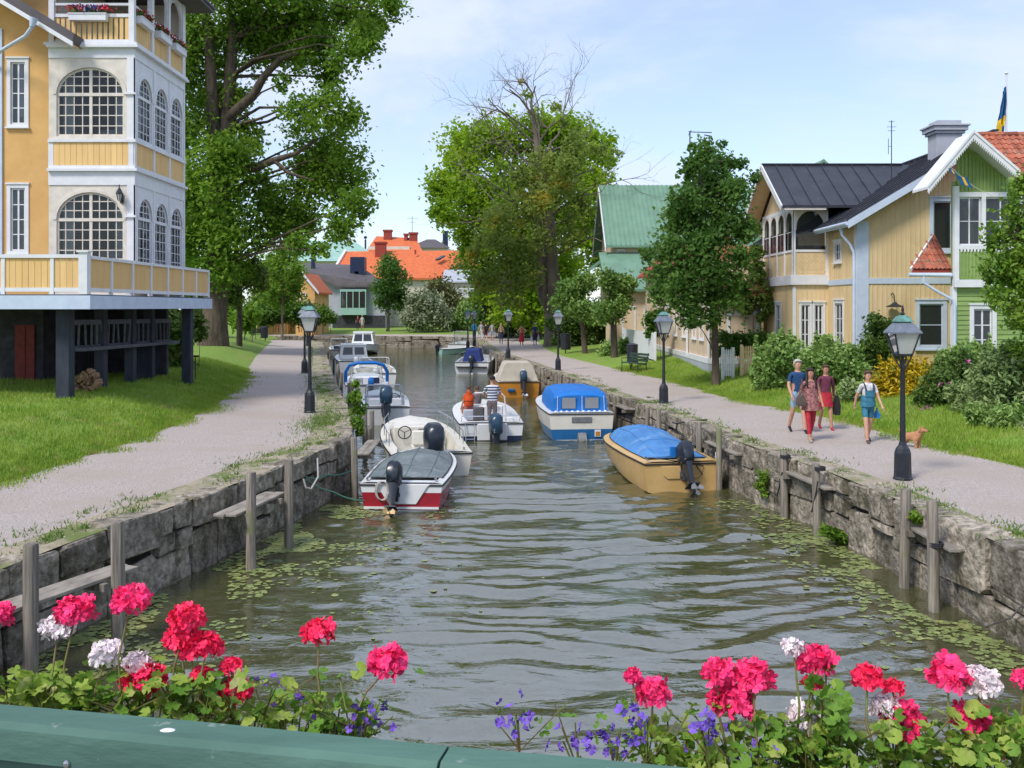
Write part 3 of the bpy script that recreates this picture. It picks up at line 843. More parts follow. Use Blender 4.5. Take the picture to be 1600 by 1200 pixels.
# friezes, sills, cornices running round the bay
def belt(mb, z0, z1, pr, th=.2):
    mb.box((XL, YF-pr, z0), (XR+pr, YF+th, z1)); mb.box((XR-th, YF+th, z0), (XR+pr, YK, z1))
cb = MB()
for z0, z1, pr in ((6.75, 7.16, .03), (8.03, 8.12, .07), (7.24, 7.34, .035), (10.55, 10.84, .03), (3.42, 3.5, .02)): belt(cb, z0, z1, pr)
belt(cb, 7.16, 7.24, .13); belt(cb, 10.84, 10.92, .17)
for z0, z1 in ((7.34, 8.03),):
    for u in (YF-.005, 30.265-.06, 31.645-.06, YK-.14): ub(cb, 'y', u, u+.14, XR-.1, XR+.03, z0, z1)
    for u in (XL, XR-.16): ub(cb, 'x', u, u+.15, YF-.03, YF+.1, z0, z1)
for z0, z1 in ((3.5, 6.75), (8.12, 10.55)):
    ub(cb, 'x', XR-.2, XR+.03, YF-.03, YF-.001, z0, z1)
    for u in (YF-.03, 30.265-.05, 31.645-.05, YK-.1): ub(cb, 'y', u, u+.1, XR+.001, XR+.03, z0, z1)
    zc = z0 + (1.05 if z0 > 5 else 2.0)
    ub(cb, 'x', XR-.26, XR+.08, YF-.09, YF-.03, zc+.28, zc+.34)
part(cb, 'cornice', M['white'], H)
pb = MB(); pb.box((XL+.15, YF+.0, 7.34), (XR-.16, YF+.02, 8.03)); pb.box((XR-.03, YF+.13, 7.34), (XR-.001, YK-.14, 8.03))
part(pb, 'spandrel', M['ochreb'], H)
bd = MB(); bd.box((-.079, -.012, 0), (.079, .012, .69)); bme = bd.mesh('board', M['ochreb'], bevel=.006)
nb = 13; wdt = (XR-.16 - XL-.15) / nb
for i in range(nb): winst('board', bme, H, (XL+.15+wdt*(i+.5), YF-.012, 7.34), sc=(wdt*.975/.158, 1, 1))
# bay floors, back walls and curtains
rb = MB()
for z in (3.44, 6.9, 10.8): rb.box((XL+.01, YF+.15, z), (XR-.15, YK-.01, z+.1))
rb.box((XL-.19, 29.26, 3.5), (XL+.005, YK, 10.8)); rb.box((XL, YK-.12, 3.5), (XR-.15, YK, 10.8))
part(rb, 'room', M['room'], H)
cu = MB()
for z0, z1 in ((4.4, 6.3), (8.2, 10.1)):
    for x_ in (A0+.05, A1-.42): cu.box((x_, YF+.35, z0), (x_+.32, YF+.39, z1))
    for a, b in n3: cu.box((XR-.40, a+.1, z0), (XR-.36, a+.5, z1)); cu.box((XR-.40, b-.45, z0), (XR-.36, b-.1, z1))
    cu.box((-13.1, 30.6, z0-.3), (-12.4, 30.9, z0+.55))
part(cu, 'curtain', M['sky_cloth'], H)
# top balcony
bl = MB()
bl.box((XL-.1, YF-.12, 10.92), (XR+.12, YK, 11.0))
part(bl, 'balcony_floor', M['white'], H)
po = MB()
for x_, y_ in ((XR-.06, YF+.02), (XL+.1, YF+.02), (XR-.06, 30.2), (XR-.06, 31.65), (XR-.06, YK-.08)):
    po.box((x_-.08, y_-.08, 11.0), (x_+.08, y_+.08, 13.5))
for z0, z1 in ((11.0, 11.1), (11.77, 11.87), (12.12, 12.19)):
    po.box((XL+.18, YF-.02, z0), (XR-.14, YF+.06, z1))
    for a, b in ((YF+.1, 30.12), (30.28, 31.57), (31.73, YK-.16)): po.box((XR-.1, a, z0), (XR-.02, b, z1))
for a, b in ((YF+.1, 30.12), (30.28, 31.57), (31.73, YK-.16)):
    arch_wall(po, 'y', a, b, 12.5, 13.5, a+.02, b-.02, 12.5, 12.75, 13.35, XR-.1, XR-.02)
part(po, 'balustrade', M['white'], H)
ns = 14; sp = (XR-.14 - XL-.18)/ns
sl = MB(); sl.box((-.055, -.012, 0), (.055, .012, .67)); sme = sl.mesh('slat', M['ochreb'])
for i in range(ns): winst('slat', sme, H, (XL+.18+sp*(i+.5), YF+.02, 11.1))
sl = MB(); sl.box((-.012, -.055, 0), (.012, .055, .67)); sme = sl.mesh('slat', M['ochreb'])
for a, b in ((YF+.1, 30.12), (30.28, 31.57), (31.73, YK-.16)):
    for i in range(9): winst('slat', sme, H, (XR-.06, a+(b-a)*(i+.5)/9, 11.1), sc=(1, .13/.11, 1))
bk = MB(); bk.box((XL-.3, YK-.02, 10.95), (XR, YK+.15, 13.6)); bk.box((XL-.12, 29.3, 11.0), (XL+.0, YK, 13.6))
part(bk, 'wall', M['cream'], H)
tr = MB(); tr.box((XL-.6, YF-.8, 13.5), (XR+.75, YK+.9, 13.62)); tr.prism([(XR+.8, 13.62), (XR+.8, 13.7), (XL-3, 15.4), (XL-3, 13.62)], 'y', YF-.85, YK+.95)
part(tr, 'roof', M['slate'], H)
# main roof: eave comes down to the balcony
mr = MB()
sl_ = math.tan(R(31)); ex, ez = -12.85, 10.95
mr.prism([(ex, ez-.12), (ex+.05, ez+.16), (ex-9, ez+9*sl_+.30), (ex-9, ez+9*sl_-.2)], 'y', 28.05, 28.68); mr.prism([(XL-.05, ez-.12+1.0*sl_), (XL-.05, ez+1.0*sl_+.02), (ex-9, ez+9*sl_), (ex-9, ez+9*sl_-.2)], 'y', 28.68, 37)
part(mr, 'roof', M['slate'], H)
bb = MB(); bb.prism([(ex+.03, ez-.24), (ex+.03, ez-.10), (ex-9, ez+9*sl_-.10), (ex-9, ez+9*sl_-.25)], 'y', 28.0, 28.049)
part(bb, 'bargeboard', M['white'], H)
sf = MB(); sf.prism([(ex-.02, ez-.17), (ex-.02, ez-.13), (ex-9, ez+9*sl_-.22), (ex-9, ez+9*sl_-.26)], 'y', 28.06, 28.99)
part(sf, 'soffit', M['ochre'], H)
gp = MB()
g0 = P(53, 28, 27.8); g1 = P(50, 42, 27.8); g2 = P(40, 56, 27.9); g3 = P(0, 80, 28.6)
gp.tube([g0, g1], [.12, .07], 10); gp.tube([g1, g1 + (g2-g1)*.5, g2, g3, g3 + Vector((-.5,.3,-.35)), (-15.75, 28.85, 8.5), (-15.75, 28.85, 3.6)], .055, 8)
part(gp, 'downpipe', M['bluewhite'], H, smooth=True)
# deck
DX, DY0, DY1 = -10.8, 24.5, 34.4
dk = MB(); dk.box((-17.5, DY0, 3.36), (DX, DY1, 3.43)); part(dk, 'deck_floor', M['rail_grey'], H)
fa = MB(); fa.box((-17.5, DY0-.06, 3.05), (DX+.06, DY0, 3.40)); fa.box((DX, DY0, 3.05), (DX+.06, DY1, 3.40))
part(fa, 'fascia', M['bluewhite'], H)
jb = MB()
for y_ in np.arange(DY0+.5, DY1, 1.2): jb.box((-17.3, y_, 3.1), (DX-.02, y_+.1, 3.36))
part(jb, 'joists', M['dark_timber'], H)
dr = MB()
yp = [24.55, 26.0, 27.45, 28.85, 30.25, 31.6, 32.95, 34.3]; xp = [-11.75, -13.0, -14.2, -15.4]
for i, y_ in enumerate(yp):
    s = .11 if i == 0 else .055
    dr.box((DX-.02-2*s, y_-s, 3.43), (DX-.02, y_+s, 4.50 if i == 0 else 4.42))
dr.box((DX-.28, 24.40, 4.50), (DX+.02, 24.70, 4.54))
for x_ in xp: dr.box((x_-.045, 24.51, 3.43), (x_+.045, 24.59, 4.36))
dr.box((-17.5, 24.49, 4.36), (DX-.24, 24.62, 4.45)); dr.box((-17.5, 24.52, 3.50), (DX-.24, 24.58, 3.60))
for a, b in zip(yp, yp[1:]):
    dr.box((DX-.13, a+.056+(.055 if a < 25 else 0), 4.34), (DX-.0, b-.056, 4.425)); dr.box((DX-.10, a+.056+(.055 if a < 25 else 0), 3.50), (DX-.04, b-.056, 3.60))
part(dr, 'deck_rail', M['white'], H)
bd = MB(); bd.box((-.075, -.01, 0), (.075, .01, .76)); bm_ = bd.mesh('board', M['ochreb'], bevel=.004)
xs_ = [x_ for x_ in np.arange(-17.3, DX-.3, .162)]
for x_ in xs_: winst('board', bm_, H, (x_, 24.55, 3.60))
for a, b in zip(yp, yp[1:]):
    p_ = MB(); p_.box((DX-.08, a+.06, 3.60), (DX-.06, b-.06, 4.34)); part(p_, 'rail_panel', M['ochreb'], H)
# under the deck
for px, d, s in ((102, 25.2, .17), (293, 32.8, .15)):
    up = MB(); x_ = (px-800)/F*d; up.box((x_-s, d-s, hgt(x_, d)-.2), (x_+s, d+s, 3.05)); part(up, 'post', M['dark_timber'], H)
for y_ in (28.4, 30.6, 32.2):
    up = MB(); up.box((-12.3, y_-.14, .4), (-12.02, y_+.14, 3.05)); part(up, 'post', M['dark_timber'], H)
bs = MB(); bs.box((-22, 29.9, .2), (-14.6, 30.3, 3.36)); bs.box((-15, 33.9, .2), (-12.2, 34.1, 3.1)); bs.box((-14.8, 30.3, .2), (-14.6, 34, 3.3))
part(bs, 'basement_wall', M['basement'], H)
rd = MB(); rd.box((-15.45, 29.84, .7), (-14.85, 29.89, 2.55)); rd.box((-15.16, 29.82, .75), (-15.13, 29.84, 2.5)); part(rd, 'door', M['red_door'], H)
# trough rack and lattice along the open side
rk = MB()
rk.beam((-12.1, 26.6, 2.68), (-12.1, 34.0, 2.62), .06, .14); rk.beam((-11.95, 26.5, 1.93), (-11.95, 34.2, 1.86), .22, .10); rk.beam((-12.12, 26.6, 1.98), (-12.12, 34.0, 1.92), .05, .09)
part(rk, 'rack_rail', M['rail_grey'], H)
bal = MB(); bal.box((-.02, -.03, 0), (.02, .03, .66)); bame = bal.mesh('baluster', M['rail_grey'])
for i in range(19): winst('baluster', bame, H, (-12.1 + random.gauss(0, .01), 26.8 + i*.39, 1.98), (random.gauss(0,.09), 0, 0))
la = MB()
for k in range(-6, 26):
    y0_ = 30.6 + k*.16
    for sg in (1, -1):
        pts = [(y0_ + sg*(z-.9), z) for z in (.75, 1.8)]
        (ya, za), (yb, zb) = pts
        if 30.2 < ya < 33.9 and 30.2 < yb < 33.9: la.beam((-12.2 + .015*sg, ya, za), (-12.2 + .015*sg, yb, zb), .012, .035, up=(1,0,0))
part(la, 'lattice', M['dark_timber'], H)
# iron lantern on the bay corner
wl = wthing('wall_lantern', 'small black iron lantern on the corner of the ochre house bay', 'lantern', (-11.65, YF-.16, 6.62))
m_ = MB(); c_ = (-11.65, YF-.22, 0)
m_.lathe([(.02,6.24),(.05,6.28),(.085,6.46),(.06,6.5)], 6, c_); part(m_, 'glass', M['lamp_glass'], wl)
m_ = MB(); m_.lathe([(.11,6.46),(.10,6.50),(.05,6.60),(.02,6.64),(.012,6.74)], 8, c_); m_.beam((-11.65, YF-.035, 6.3), (-11.65, YF-.2, 6.26), .03, .03); m_.box((-11.7, YF-.04, 6.2), (-11.6, YF-.0301, 6.5))
for k in range(6):
    a = k*math.pi/3; m_.tube([(c_[0]+.05*math.cos(a), c_[1]+.05*math.sin(a), 6.28), (c_[0]+.087*math.cos(a), c_[1]+.087*math.sin(a), 6.47)], .009, 4)
part(m_, 'bracket', M['black_iron'], wl)
# flower boxes on the balcony rail
M['flower_red'] = mk('red_petal', (.55,.02,.03), (.38,.01,.02), sc=9, rough=.6, island=.2)
M['flower_blue'] = mk('blue_petal', (.06,.05,.42), sc=9, rough=.6, island=.2)
M['petal_white'] = mk('white_petal', (.78,.72,.74), sc=9, rough=.6, island=.05)
M['leaf_gen'] = leafm('box_leaf', (.06,.14,.02), (.13,.22,.04), tr=.3, big=3)
def quadcloud(name, C, size, mat, parent=None, up=.0, asp=1.0, kind=None):
    """leaf-sized quads centred at C (n,3), random tilt"""
    n = len(C); nr = rng.normal(0, 1, (n, 3)); nr[:,2] = np.abs(nr[:,2]) + up; nr /= np.linalg.norm(nr, axis=1)[:,None]
    a = rng.normal(0, 1, (n, 3)); u = np.cross(nr, a); u /= np.linalg.norm(u, axis=1)[:,None]; v = np.cross(nr, u)
    s = (np.asarray(size) * rng.uniform(.65, 1.3, n))[:,None]
    V = np.stack([C - u*s*asp, C - v*s*.62 + nr*s*.12, C + u*s*asp, C + v*s*.62 + nr*s*.12], 1).reshape(-1, 3)
    me = npmesh(name, V, np.arange(4*n).reshape(n, 4), mat)
    o = bpy.data.objects.new(name, me); COL.objects.link(o)
    if parent is not None:
        o.parent = parent
        if parent.name in WROOT: o.matrix_parent_inverse = Matrix.Translation(-WROOT[parent.name])
    if kind: o['kind'] = kind
    return o
def balbox(c, ax, L_, cols, label):
    b_ = wthing('flower_box', label, 'flower box', c, 'flower boxes on the balcony rail of the ochre house')
    m_ = MB(); hx, hy = (L_/2, .1) if ax == 'x' else (.1, L_/2)
    m_.box((c[0]-hx, c[1]-hy, c[2]), (c[0]+hx, c[1]+hy, c[2]+.18)); m_.box((c[0]-hx-.02, c[1]-hy-.02, c[2]+.18), (c[0]+hx+.02, c[1]+hy+.02, c[2]+.21))
    part(m_, 'box', M['white'], b_)
    n_ = 130; Cc = np.array(c) + np.c_[rng.uniform(-hx, hx, n_), rng.uniform(-hy, hy, n_), rng.uniform(.2, .38, n_)]
    quadcloud('leaves', Cc, .05, M['leaf_gen'], b_, kind='stuff')
    for nm, mt_, ctr in cols:
        n_ = 70; Cc = np.array(c) + np.c_[(ctr + rng.normal(0, .14, n_))*(ax=='x')*L_ + rng.normal(0,.06,n_), (ctr + rng.normal(0, .14, n_))*(ax=='y')*L_ + rng.normal(0,.06,n_), rng.uniform(.28, .46, n_)]
        quadcloud('flowers', Cc, .045, mt_, b_)
balbox((-12.6, YF-.14, 11.62), 'x', 1.1, [('r', M['flower_red'], -.38), ('b', M['flower_blue'], -.1), ('w', M['petal_white'], .0), ('r', M['flower_red'], .33), ('b', M['flower_blue'], .2)], 'white flower box with red, white and blue flowers on the near balcony rail')
balbox((XR+.07, 29.4, 11.66), 'y', 1.0, [('r', M['flower_red'], -.2), ('r', M['flower_red'], .25)], 'white flower box of red flowers, nearest along the canal side balcony rail')
balbox((XR+.07, 30.95, 11.66), 'y', 1.0, [('r', M['flower_red'], -.25), ('r', M['flower_red'], .1)], 'white flower box of red flowers, middle one of the canal side balcony')
balbox((XR+.07, 32.35, 11.66), 'y', 1.0, [('r', M['flower_red'], -.25), ('r', M['flower_red'], .25)], 'white flower box of red flowers, farthest along the canal side balcony rail')
# firewood under the deck
M['logend'] = mk('cut_wood', (.36,.22,.12), (.20,.12,.07), sc=9, rough=.9, island=.25)
lg = wthing('log_stack', 'round stack of cut firewood behind the dark post under the deck', 'firewood', (-12.0, 27.1, .7))
lm = MB(); lm.tube([(0,-.15,0), (0,.15,0)], .055, 7); lme = lm.mesh('log', M['logend'])
for k in range(46):
    a = random.random()*6.28; rr = .36*math.sqrt(random.random())
    winst('log', lme, lg, (-12.0 + rr*math.cos(a), 27.1 + random.gauss(0,.04), 1.02 + .9*rr*math.sin(a)), (0, random.random()*6, 0), (random.uniform(.7,1.15),)*3)

# ================================================================ RIGHT: pale yellow house with projecting oriel
Yh = wthing('yellow_house', 'pale yellow boarded house with dark sheet roof and glazed canal balcony', 'house', (14, 36, .8))
X0, Y0 = 12.24, 34.0
def boards(root, ax, u0, u1, z0, z1, p, out, mat, step=.17, holes=(), slope=None, wd=.03, th=.014):
    """cover strips on board walls, one joined part (each only a pixel or two wide)"""
    m = MB(); u = u0 + step*.5
    while u < u1:
        top_ = slope(u) if slope else z1
        zs = [z0]
        for h in sorted(holes, key=lambda h: h[2]):
            if h[0] < u < h[1]: zs += [h[2], h[3]]
        zs.append(top_)
        for i in range(0, len(zs), 2):
            if zs[i+1] - zs[i] > .05: ub(m, ax, u-wd/2, u+wd/2, p-.005*out, p+th*out, zs[i], zs[i+1])
        u += step
    return tag(part(m, 'batten', mat, root), kind='stuff')
ymat = M['pale_yellow']
fh = [((1432-800)/F*34, (1474-800)/F*34, 1.85, 3.05), ((1458-800)/F*34, 16.2, 5.15, 6.85)]
fh[0] = (14.42, 15.27, 1.72, 3.22)
mb = MB(); zr = lambda x: 6.18 + (x - X0) * .60
wall(mb, 'x', X0+.1, 18.6, .3, 6.2, Y0, Y0+.15, [fh[0], (fh[1][0], fh[1][1], fh[1][2], 6.2)])
mb.prism([(X0+.1, 6.2), (fh[1][0], 6.2), (fh[1][0], zr(fh[1][0]))], 'y', Y0, Y0+.15)
mb.prism([(fh[1][1], 6.2), (18.6, 6.2), (18.6, 8.3), (16.9, 8.9), (fh[1][1], zr(fh[1][1]))], 'y', Y0, Y0+.15)
mb.prism([(fh[1][0], 6.85), (fh[1][1], 6.85), (fh[1][1], zr(fh[1][1])), (fh[1][0], zr(fh[1][0]))], 'y', Y0, Y0+.15)
part(mb, 'wall', ymat, Yh)
sh = [(35.5, 36.35, 1.55, 3.25), (35.72, 36.35, 4.85, 5.5)]
mb = MB(); wall(mb, 'y', Y0+.02, 37.2, .3, 6.15, X0, X0+.15, sh); wall(mb, 'y', 41.6, 47, .3, 6.15, X0, X0+.15)
mb.box((X0+.15, 46.8, .3), (18.6, 47, 6.1)); mb.box((18.45, Y0+.15, .3), (18.6, 46.8, 8)); mb.box((X0+.15, Y0+.15, 3.9), (18.45, 46.8, 4.0))
part(mb, 'wall', ymat, Yh)
boards(Yh, 'x', X0+.42, 15.4, .35, 3.93, Y0, -1, ymat, holes=[(fh[0][0]-.13, fh[0][1]+.13, fh[0][2]-.2, fh[0][3]+.2)])
boards(Yh, 'x', X0+.42, 16, 4.13, 6.2, Y0, -1, ymat, holes=[(fh[1][0]-.13, fh[1][1]+.13, fh[1][2]-.2, fh[1][3]+.2)], slope=lambda u: zr(u)-.05)
boards(Yh, 'y', Y0+.3, 37.1, .35, 3.93, X0, -1, ymat, holes=[(sh[0][0]-.13, sh[0][1]+.13, sh[0][2]-.2, sh[0][3]+.2)])
boards(Yh, 'y', Y0+.3, 37.1, 4.13, 6.1, X0, -1, ymat, holes=[(sh[1][0]-.13, sh[1][1]+.13, sh[1][2]-.15, sh[1][3]+.15)])
bt = MB(); bt.box((X0+.1, Y0-.035, 3.93), (16.5, Y0-.001, 4.13)); bt.box((X0-.035, Y0+.02, 3.93), (X0-.001, 37.2, 4.13))
bt.box((X0-.04, Y0-.04, .3), (X0+.38, Y0-.0005, 6.15))  # front of the white corner board, painted bluish for its sky-lit shade
part(bt, 'trim', M['bluewhite'], Yh)
bt = MB(); bt.box((X0-.04, Y0, .3), (X0-.0005, Y0+.26, 6.1)); part(bt, 'corner_board', M['white'], Yh)
window(Yh, 'x', *fh[0], Y0, -1, 1, 2, .13, M['bluewhite'], curtain=.0)
window(Yh, 'x', *fh[1], Y0, -1, 2, 1, .13, M['bluewhite'], curtain=.12)
window(Yh, 'y', *sh[0], X0, -1, 2, 3, .12, M['white'], curtain=.2)
window(Yh, 'y', *sh[1], X0, -1, 2, 2, .10, M['white'])
# blue shirt hung in the window
hs_ = MB(); hs_.box((14.86, Y0+.13, 1.78), (15.16, Y0+.18, 2.42)); hs_.box((14.80, Y0+.13, 2.2), (15.22, Y0+.175, 2.42)); hs_.prism([(14.93,2.42),(15.09,2.42),(15.03,2.52),(14.99,2.52)], 'y', Y0+.14, Y0+.17)
part(hs_, 'garment', M['tarp_blue'], Yh)
# main roof (standing-seam sheets) and its barge
rx0, rz0 = X0-.5, 6.05
rx1 = 16.9; rz1 = rz0 + (rx1-rx0)*.60
rf = MB(); rf.prism([(rx0, rz0), (rx0, rz0+.10), (rx1, rz1+.10), (rx1+5, rz1+.10-3), (rx1+5, rz1-3), (rx1, rz1)], 'y', Y0-.55, 47.4)
part(rf, 'roof', M['roof_black'], Yh)
sm = MB()
for y_ in np.arange(Y0-.3, 47.3, .62): sm.beam((rx0, y_, rz0+.125), (rx1, y_, rz1+.125), .03, .05)
sm.beam((rx1, Y0-.5, rz1+.14), (rx1, 47.3, rz1+.14), .2, .06)
part(sm, 'seam', M['roof_black'], Yh)
bg = MB(); bg.prism([(rx0-.03, rz0-.2), (rx0-.03, rz0+.07), (rx1, rz1+.07), (rx1, rz1-.2)], 'y', Y0-.60, Y0-.55); bg.box((rx0-.02, Y0-.55, rz0-.14), (rx0+.02, 37.2, rz0-.005))
part(bg, 'bargeboard', M['bluewhite'], Yh)
sf = MB(); sf.prism([(rx0, rz0-.05), (rx0, rz0-.005), (rx1, rz1-.005), (rx1, rz1-.05)], 'y', Y0-.54, Y0-.001); part(sf, 'soffit', M['offwhite'], Yh)
# oriel: lower and upper projection
OX, OY0, OY1 = 10.9, 37.2, 41.6
lw = MB()
lo_n = [(11.2, 11.53, 1.45, 3.2), (11.72, 12.05, 1.45, 3.2)]
wall(lw, 'x', OX+.12, X0+.1, .3, 4.0, OY0, OY0+.12, lo_n); wall(lw, 'y', OY0, OY1, .3, 4.0, OX, OX+.12, [(38.9, 39.6, 1.45, 3.2)])
lw.box((OX+.12, OY1-.12, .3), (X0, OY1, 4.0)); lw.box((OX+.12, OY0+.12, 3.9), (X0, OY1-.12, 3.99))
part(lw, 'wall', ymat, Yh)
boards(Yh, 'x', OX+.1, X0, .35, 3.95, OY0, -1, ymat, holes=[(11.1, 12.15, 1.2, 3.4)]); boards(Yh, 'y', OY0+.1, OY1, .35, 3.95, OX, -1, ymat, holes=[(38.8, 39.7, 1.2, 3.4)])
for h in lo_n: window(Yh, 'x', *h, OY0, -1, 2, 3, .085, M['white'], curtain=.25)
window(Yh, 'y', 38.9, 39.6, 1.45, 3.2, OX, -1, 2, 3, .1, M['white'])
cb = MB(); cb.box((OX-.03, OY0-.03, .3), (OX+.1, OY0-.001, 3.9)); part(cb, 'corner_board', M['white'], Yh)
fb = MB(); fb.box((OX-.12, OY0-.12, 3.97), (X0+.0, OY1+.12, 4.34)); part(fb, 'fascia', M['white'], Yh)
op = MB(); op.box((OX, OY0, 4.34), (X0-.001, OY0+.1, 5.24)); op.box((OX, OY0+.1, 4.34), (OX+.1, OY1, 5.24)); op.box((OX+.1, OY1-.1, 4.34), (X0-.001, OY1, 7.0))
part(op, 'parapet', ymat, Yh)
sc_ = MB()
for i in range(9):
    for j in range(7):
        x_ = OX + .12 + (j + .5*(i%2)) * .165
        if x_ > X0-.12: continue
        z_ = 4.42 + i*.088
        sc_.prism([(x_-.07, z_+.09), (x_-.07, z_+.02), (x_, z_-.03), (x_+.07, z_+.02), (x_+.07, z_+.09)], 'y', OY0-.012 - .002*(i%2), OY0-.0005)
tag(part(sc_, 'shingle', ymat, Yh), kind='stuff')
of_ = MB()
for x_ in (OX-.02, X0-.1): of_.box((x_, OY0-.04, 4.34), (x_+.1, OY0-.013, 7.0))
of_.box((OX+.08, OY0-.04, 5.24), (X0-.1, OY0+.11, 5.33)); of_.box((OX+.08, OY0-.03, 6.86), (X0-.1, OY0+.1, 7.0))
for y_ in (OY0-.04, 38.26, 39.36, 40.46, OY1-.1):
    of_.box((OX-.04, y_, 4.34), (OX-.001, y_+.11, 7.0))
of_.box((OX-.035, OY0+.07, 5.24), (OX+.11, OY1-.1, 5.33)); of_.box((OX-.02, OY0+.07, 6.86), (OX+.1, OY1-.1, 7.0))
of_.box((OX+.08, OY0-.035, 6.86), (X0-.1, OY0+.1, 7.0))
part(of_, 'veranda_frame', M['white'], Yh)
arc = MB()
for a, b in ((OY0+.08, 38.26), (38.37, 39.36), (39.47, 40.46), (40.57, OY1-.1)): arch_wall(arc, 'y', a, b, 6.1, 6.86, a+.03, b-.03, 6.1, 6.3, 6.82, OX-.01, OX+.03)
arch_wall(arc, 'x', OX+.08, X0-.1, 6.1, 6.86, OX+.12, X0-.14, 6.1, 6.2, 6.82, OY0-.01, OY0+.03)
part(arc, 'veranda_arch', M['offwhite'], Yh)
gl_ = MB(); gl_.box((OX+.08, OY0+.04, 5.33), (X0-.1, OY0+.05, 6.86)); part(gl_, 'pane', M['pane'], Yh)
for a, b in ((OY0+.08, 38.26), (38.37, 39.36), (39.47, 40.46), (40.57, OY1-.1)):
    gl_ = MB(); gl_.box((OX+.04, a, 5.33), (OX+.05, b, 6.86)); part(gl_, 'pane', M['pane'], Yh)
    gb = MB(); gb.box((OX+.02, a, 6.02), (OX+.039, b, 6.05)); part(gb, 'glazing_bar', M['white'], Yh)
gr = MB(); ym = (OY0+OY1)/2; hw = 2.95
gx0 = OX-.65
prof = [(ym-hw, 6.88), (ym-hw, 6.98), (ym, 8.95), (ym+hw, 6.98), (ym+hw, 6.88), (ym, 8.82)]
def gx(m, x0_, x1_, pr):
    m.add([(x0_, p[0], p[1]) for p in pr] + [(x1_, p[0], p[1]) for p in pr], [(0,5,4,3,2,1)[::-1], (6,7,8,9,10,11)] + [(i, (i+1)%6, 6+(i+1)%6, 6+i) for i in range(6)])
gx(gr, gx0, 16.6, prof); part(gr, 'gable_roof', M['roof_black'], Yh)
sm = MB()
for x_ in np.arange(gx0+.55, 15, .62): sm.beam((x_, ym-hw, 7.0), (x_, ym, 8.97), .03, .045)
sm.beam((gx0, ym, 8.97), (16, ym, 8.97), .16, .05)
part(sm, 'seam', M['roof_black'], Yh)
gb = MB()
for sg in (-1, 1): gb.beam((gx0-.02, ym, 8.84), (gx0-.02, ym+sg*(hw+.02), 6.86), .05, .22)
part(gb, 'bargeboard', M['white'], Yh)
so = MB()
for sg in (-1, 1): so.prism([(ym+sg*(hw-.05), 6.84), (ym+sg*(hw-.05), 6.87), (ym+.001*sg, 8.80), (ym+.001*sg, 8.76)], 'x', gx0+.03, OX+.0)
part(so, 'soffit', ymat, Yh)
gt = MB(); gt.add([(OX+.02, OY0, 7.0), (OX+.02, OY1, 7.0), (OX+.02, ym, 8.5), (OX+.1, OY0, 7.0), (OX+.1, OY1, 7.0), (OX+.1, ym, 8.5)], [(0,1,2),(3,5,4),(0,3,4,1),(1,4,5,2),(2,5,3,0)])
part(gt, 'gable', ymat, Yh)
ev = MB(); ev.box((gx0+.1, ym-hw+.02, 6.80), (X0-.3, ym-hw+.10, 6.88)); ev.prism([(ym-hw+.1, 6.90), (OY0, 7.03), (OY0, 7.09), (ym-hw+.1, 6.96)], 'x', gx0+.1, X0-.3); part(ev, 'eave', M['offwhite'], Yh)
# chimney, aerial, downpipe, wall lamp
ch = MB(); cx, cy = 16.5, 36.6
ch.box((cx-.48, cy-.4, 8.2), (cx+.48, cy+.4, 9.65)); ch.box((cx-.56, cy-.48, 9.65), (cx+.56, cy+.48, 9.76)); ch.box((cx-.64, cy-.56, 9.76), (cx+.64, cy+.56, 9.92)); ch.box((cx-.70, cy-.62, 9.92), (cx+.70, cy+.62, 9.99)); ch.box((cx-.45, cy-.4, 9.99), (cx+.45, cy+.4, 10.16))
part(ch, 'chimney', M['grey_wall'], Yh, bevel=.01)
an = MB(); ax_, ay_ = P(1393, 300, 37.0)[0], 37.0
an.tube([(ax_, ay_, 7.6), (ax_, ay_, 10.3)], .018, 5)
for z_, l_ in ((10.25, .12), (10.05, .18), (9.9, .14)): an.tube([(ax_-l_, ay_, z_), (ax_+l_, ay_, z_)], .01, 4)
an.tube([(ax_-.12, ay_, 9.0), (ax_-.12, ay_, 9.6)], .012, 4); an.tube([(ax_-.12, ay_, 9.3), (ax_, ay_, 9.3)], .01, 4)
part(an, 'aerial', M['black_iron'], Yh)
dp = MB(); dp.tube([(X0-.42, Y0+.5, 6.0), (X0-.40, Y0+.45, 5.7), (X0-.2, Y0+.2, 5.35), (X0-.10, Y0+.1, 5.05), (X0-.10, Y0+.1, .6)], [.10,.05,.05,.05,.05], 8); part(dp, 'downpipe', M['bluewhite'], Yh, smooth=True)
gt = MB(); gt.tube([(rx0-.05, Y0-.5, rz0-.02), (rx0-.05, 37.1, rz0-.02)], .07, 8); part(gt, 'gutter', M['bluewhite'], Yh, smooth=True)
lp = wthing('wall_lamp', 'dark bracket lamp on the front wall of the pale yellow house', 'lamp', (13.42, Y0-.03, 3.2))
m_ = MB(); m_.tube([(13.42, Y0-.001, 3.55), (13.42, Y0-.16, 3.6), (13.42, Y0-.3, 3.5), (13.42, Y0-.32, 3.25)], .018, 6); part(m_, 'bracket', M['black_iron'], lp)
m_ = MB(); m_.lathe([(.05,3.28),(.10,3.22),(.30,3.12),(.29,3.10)], 12, (13.42, Y0-.34, 0)); part(m_, 'shade', M['black_iron'], lp)

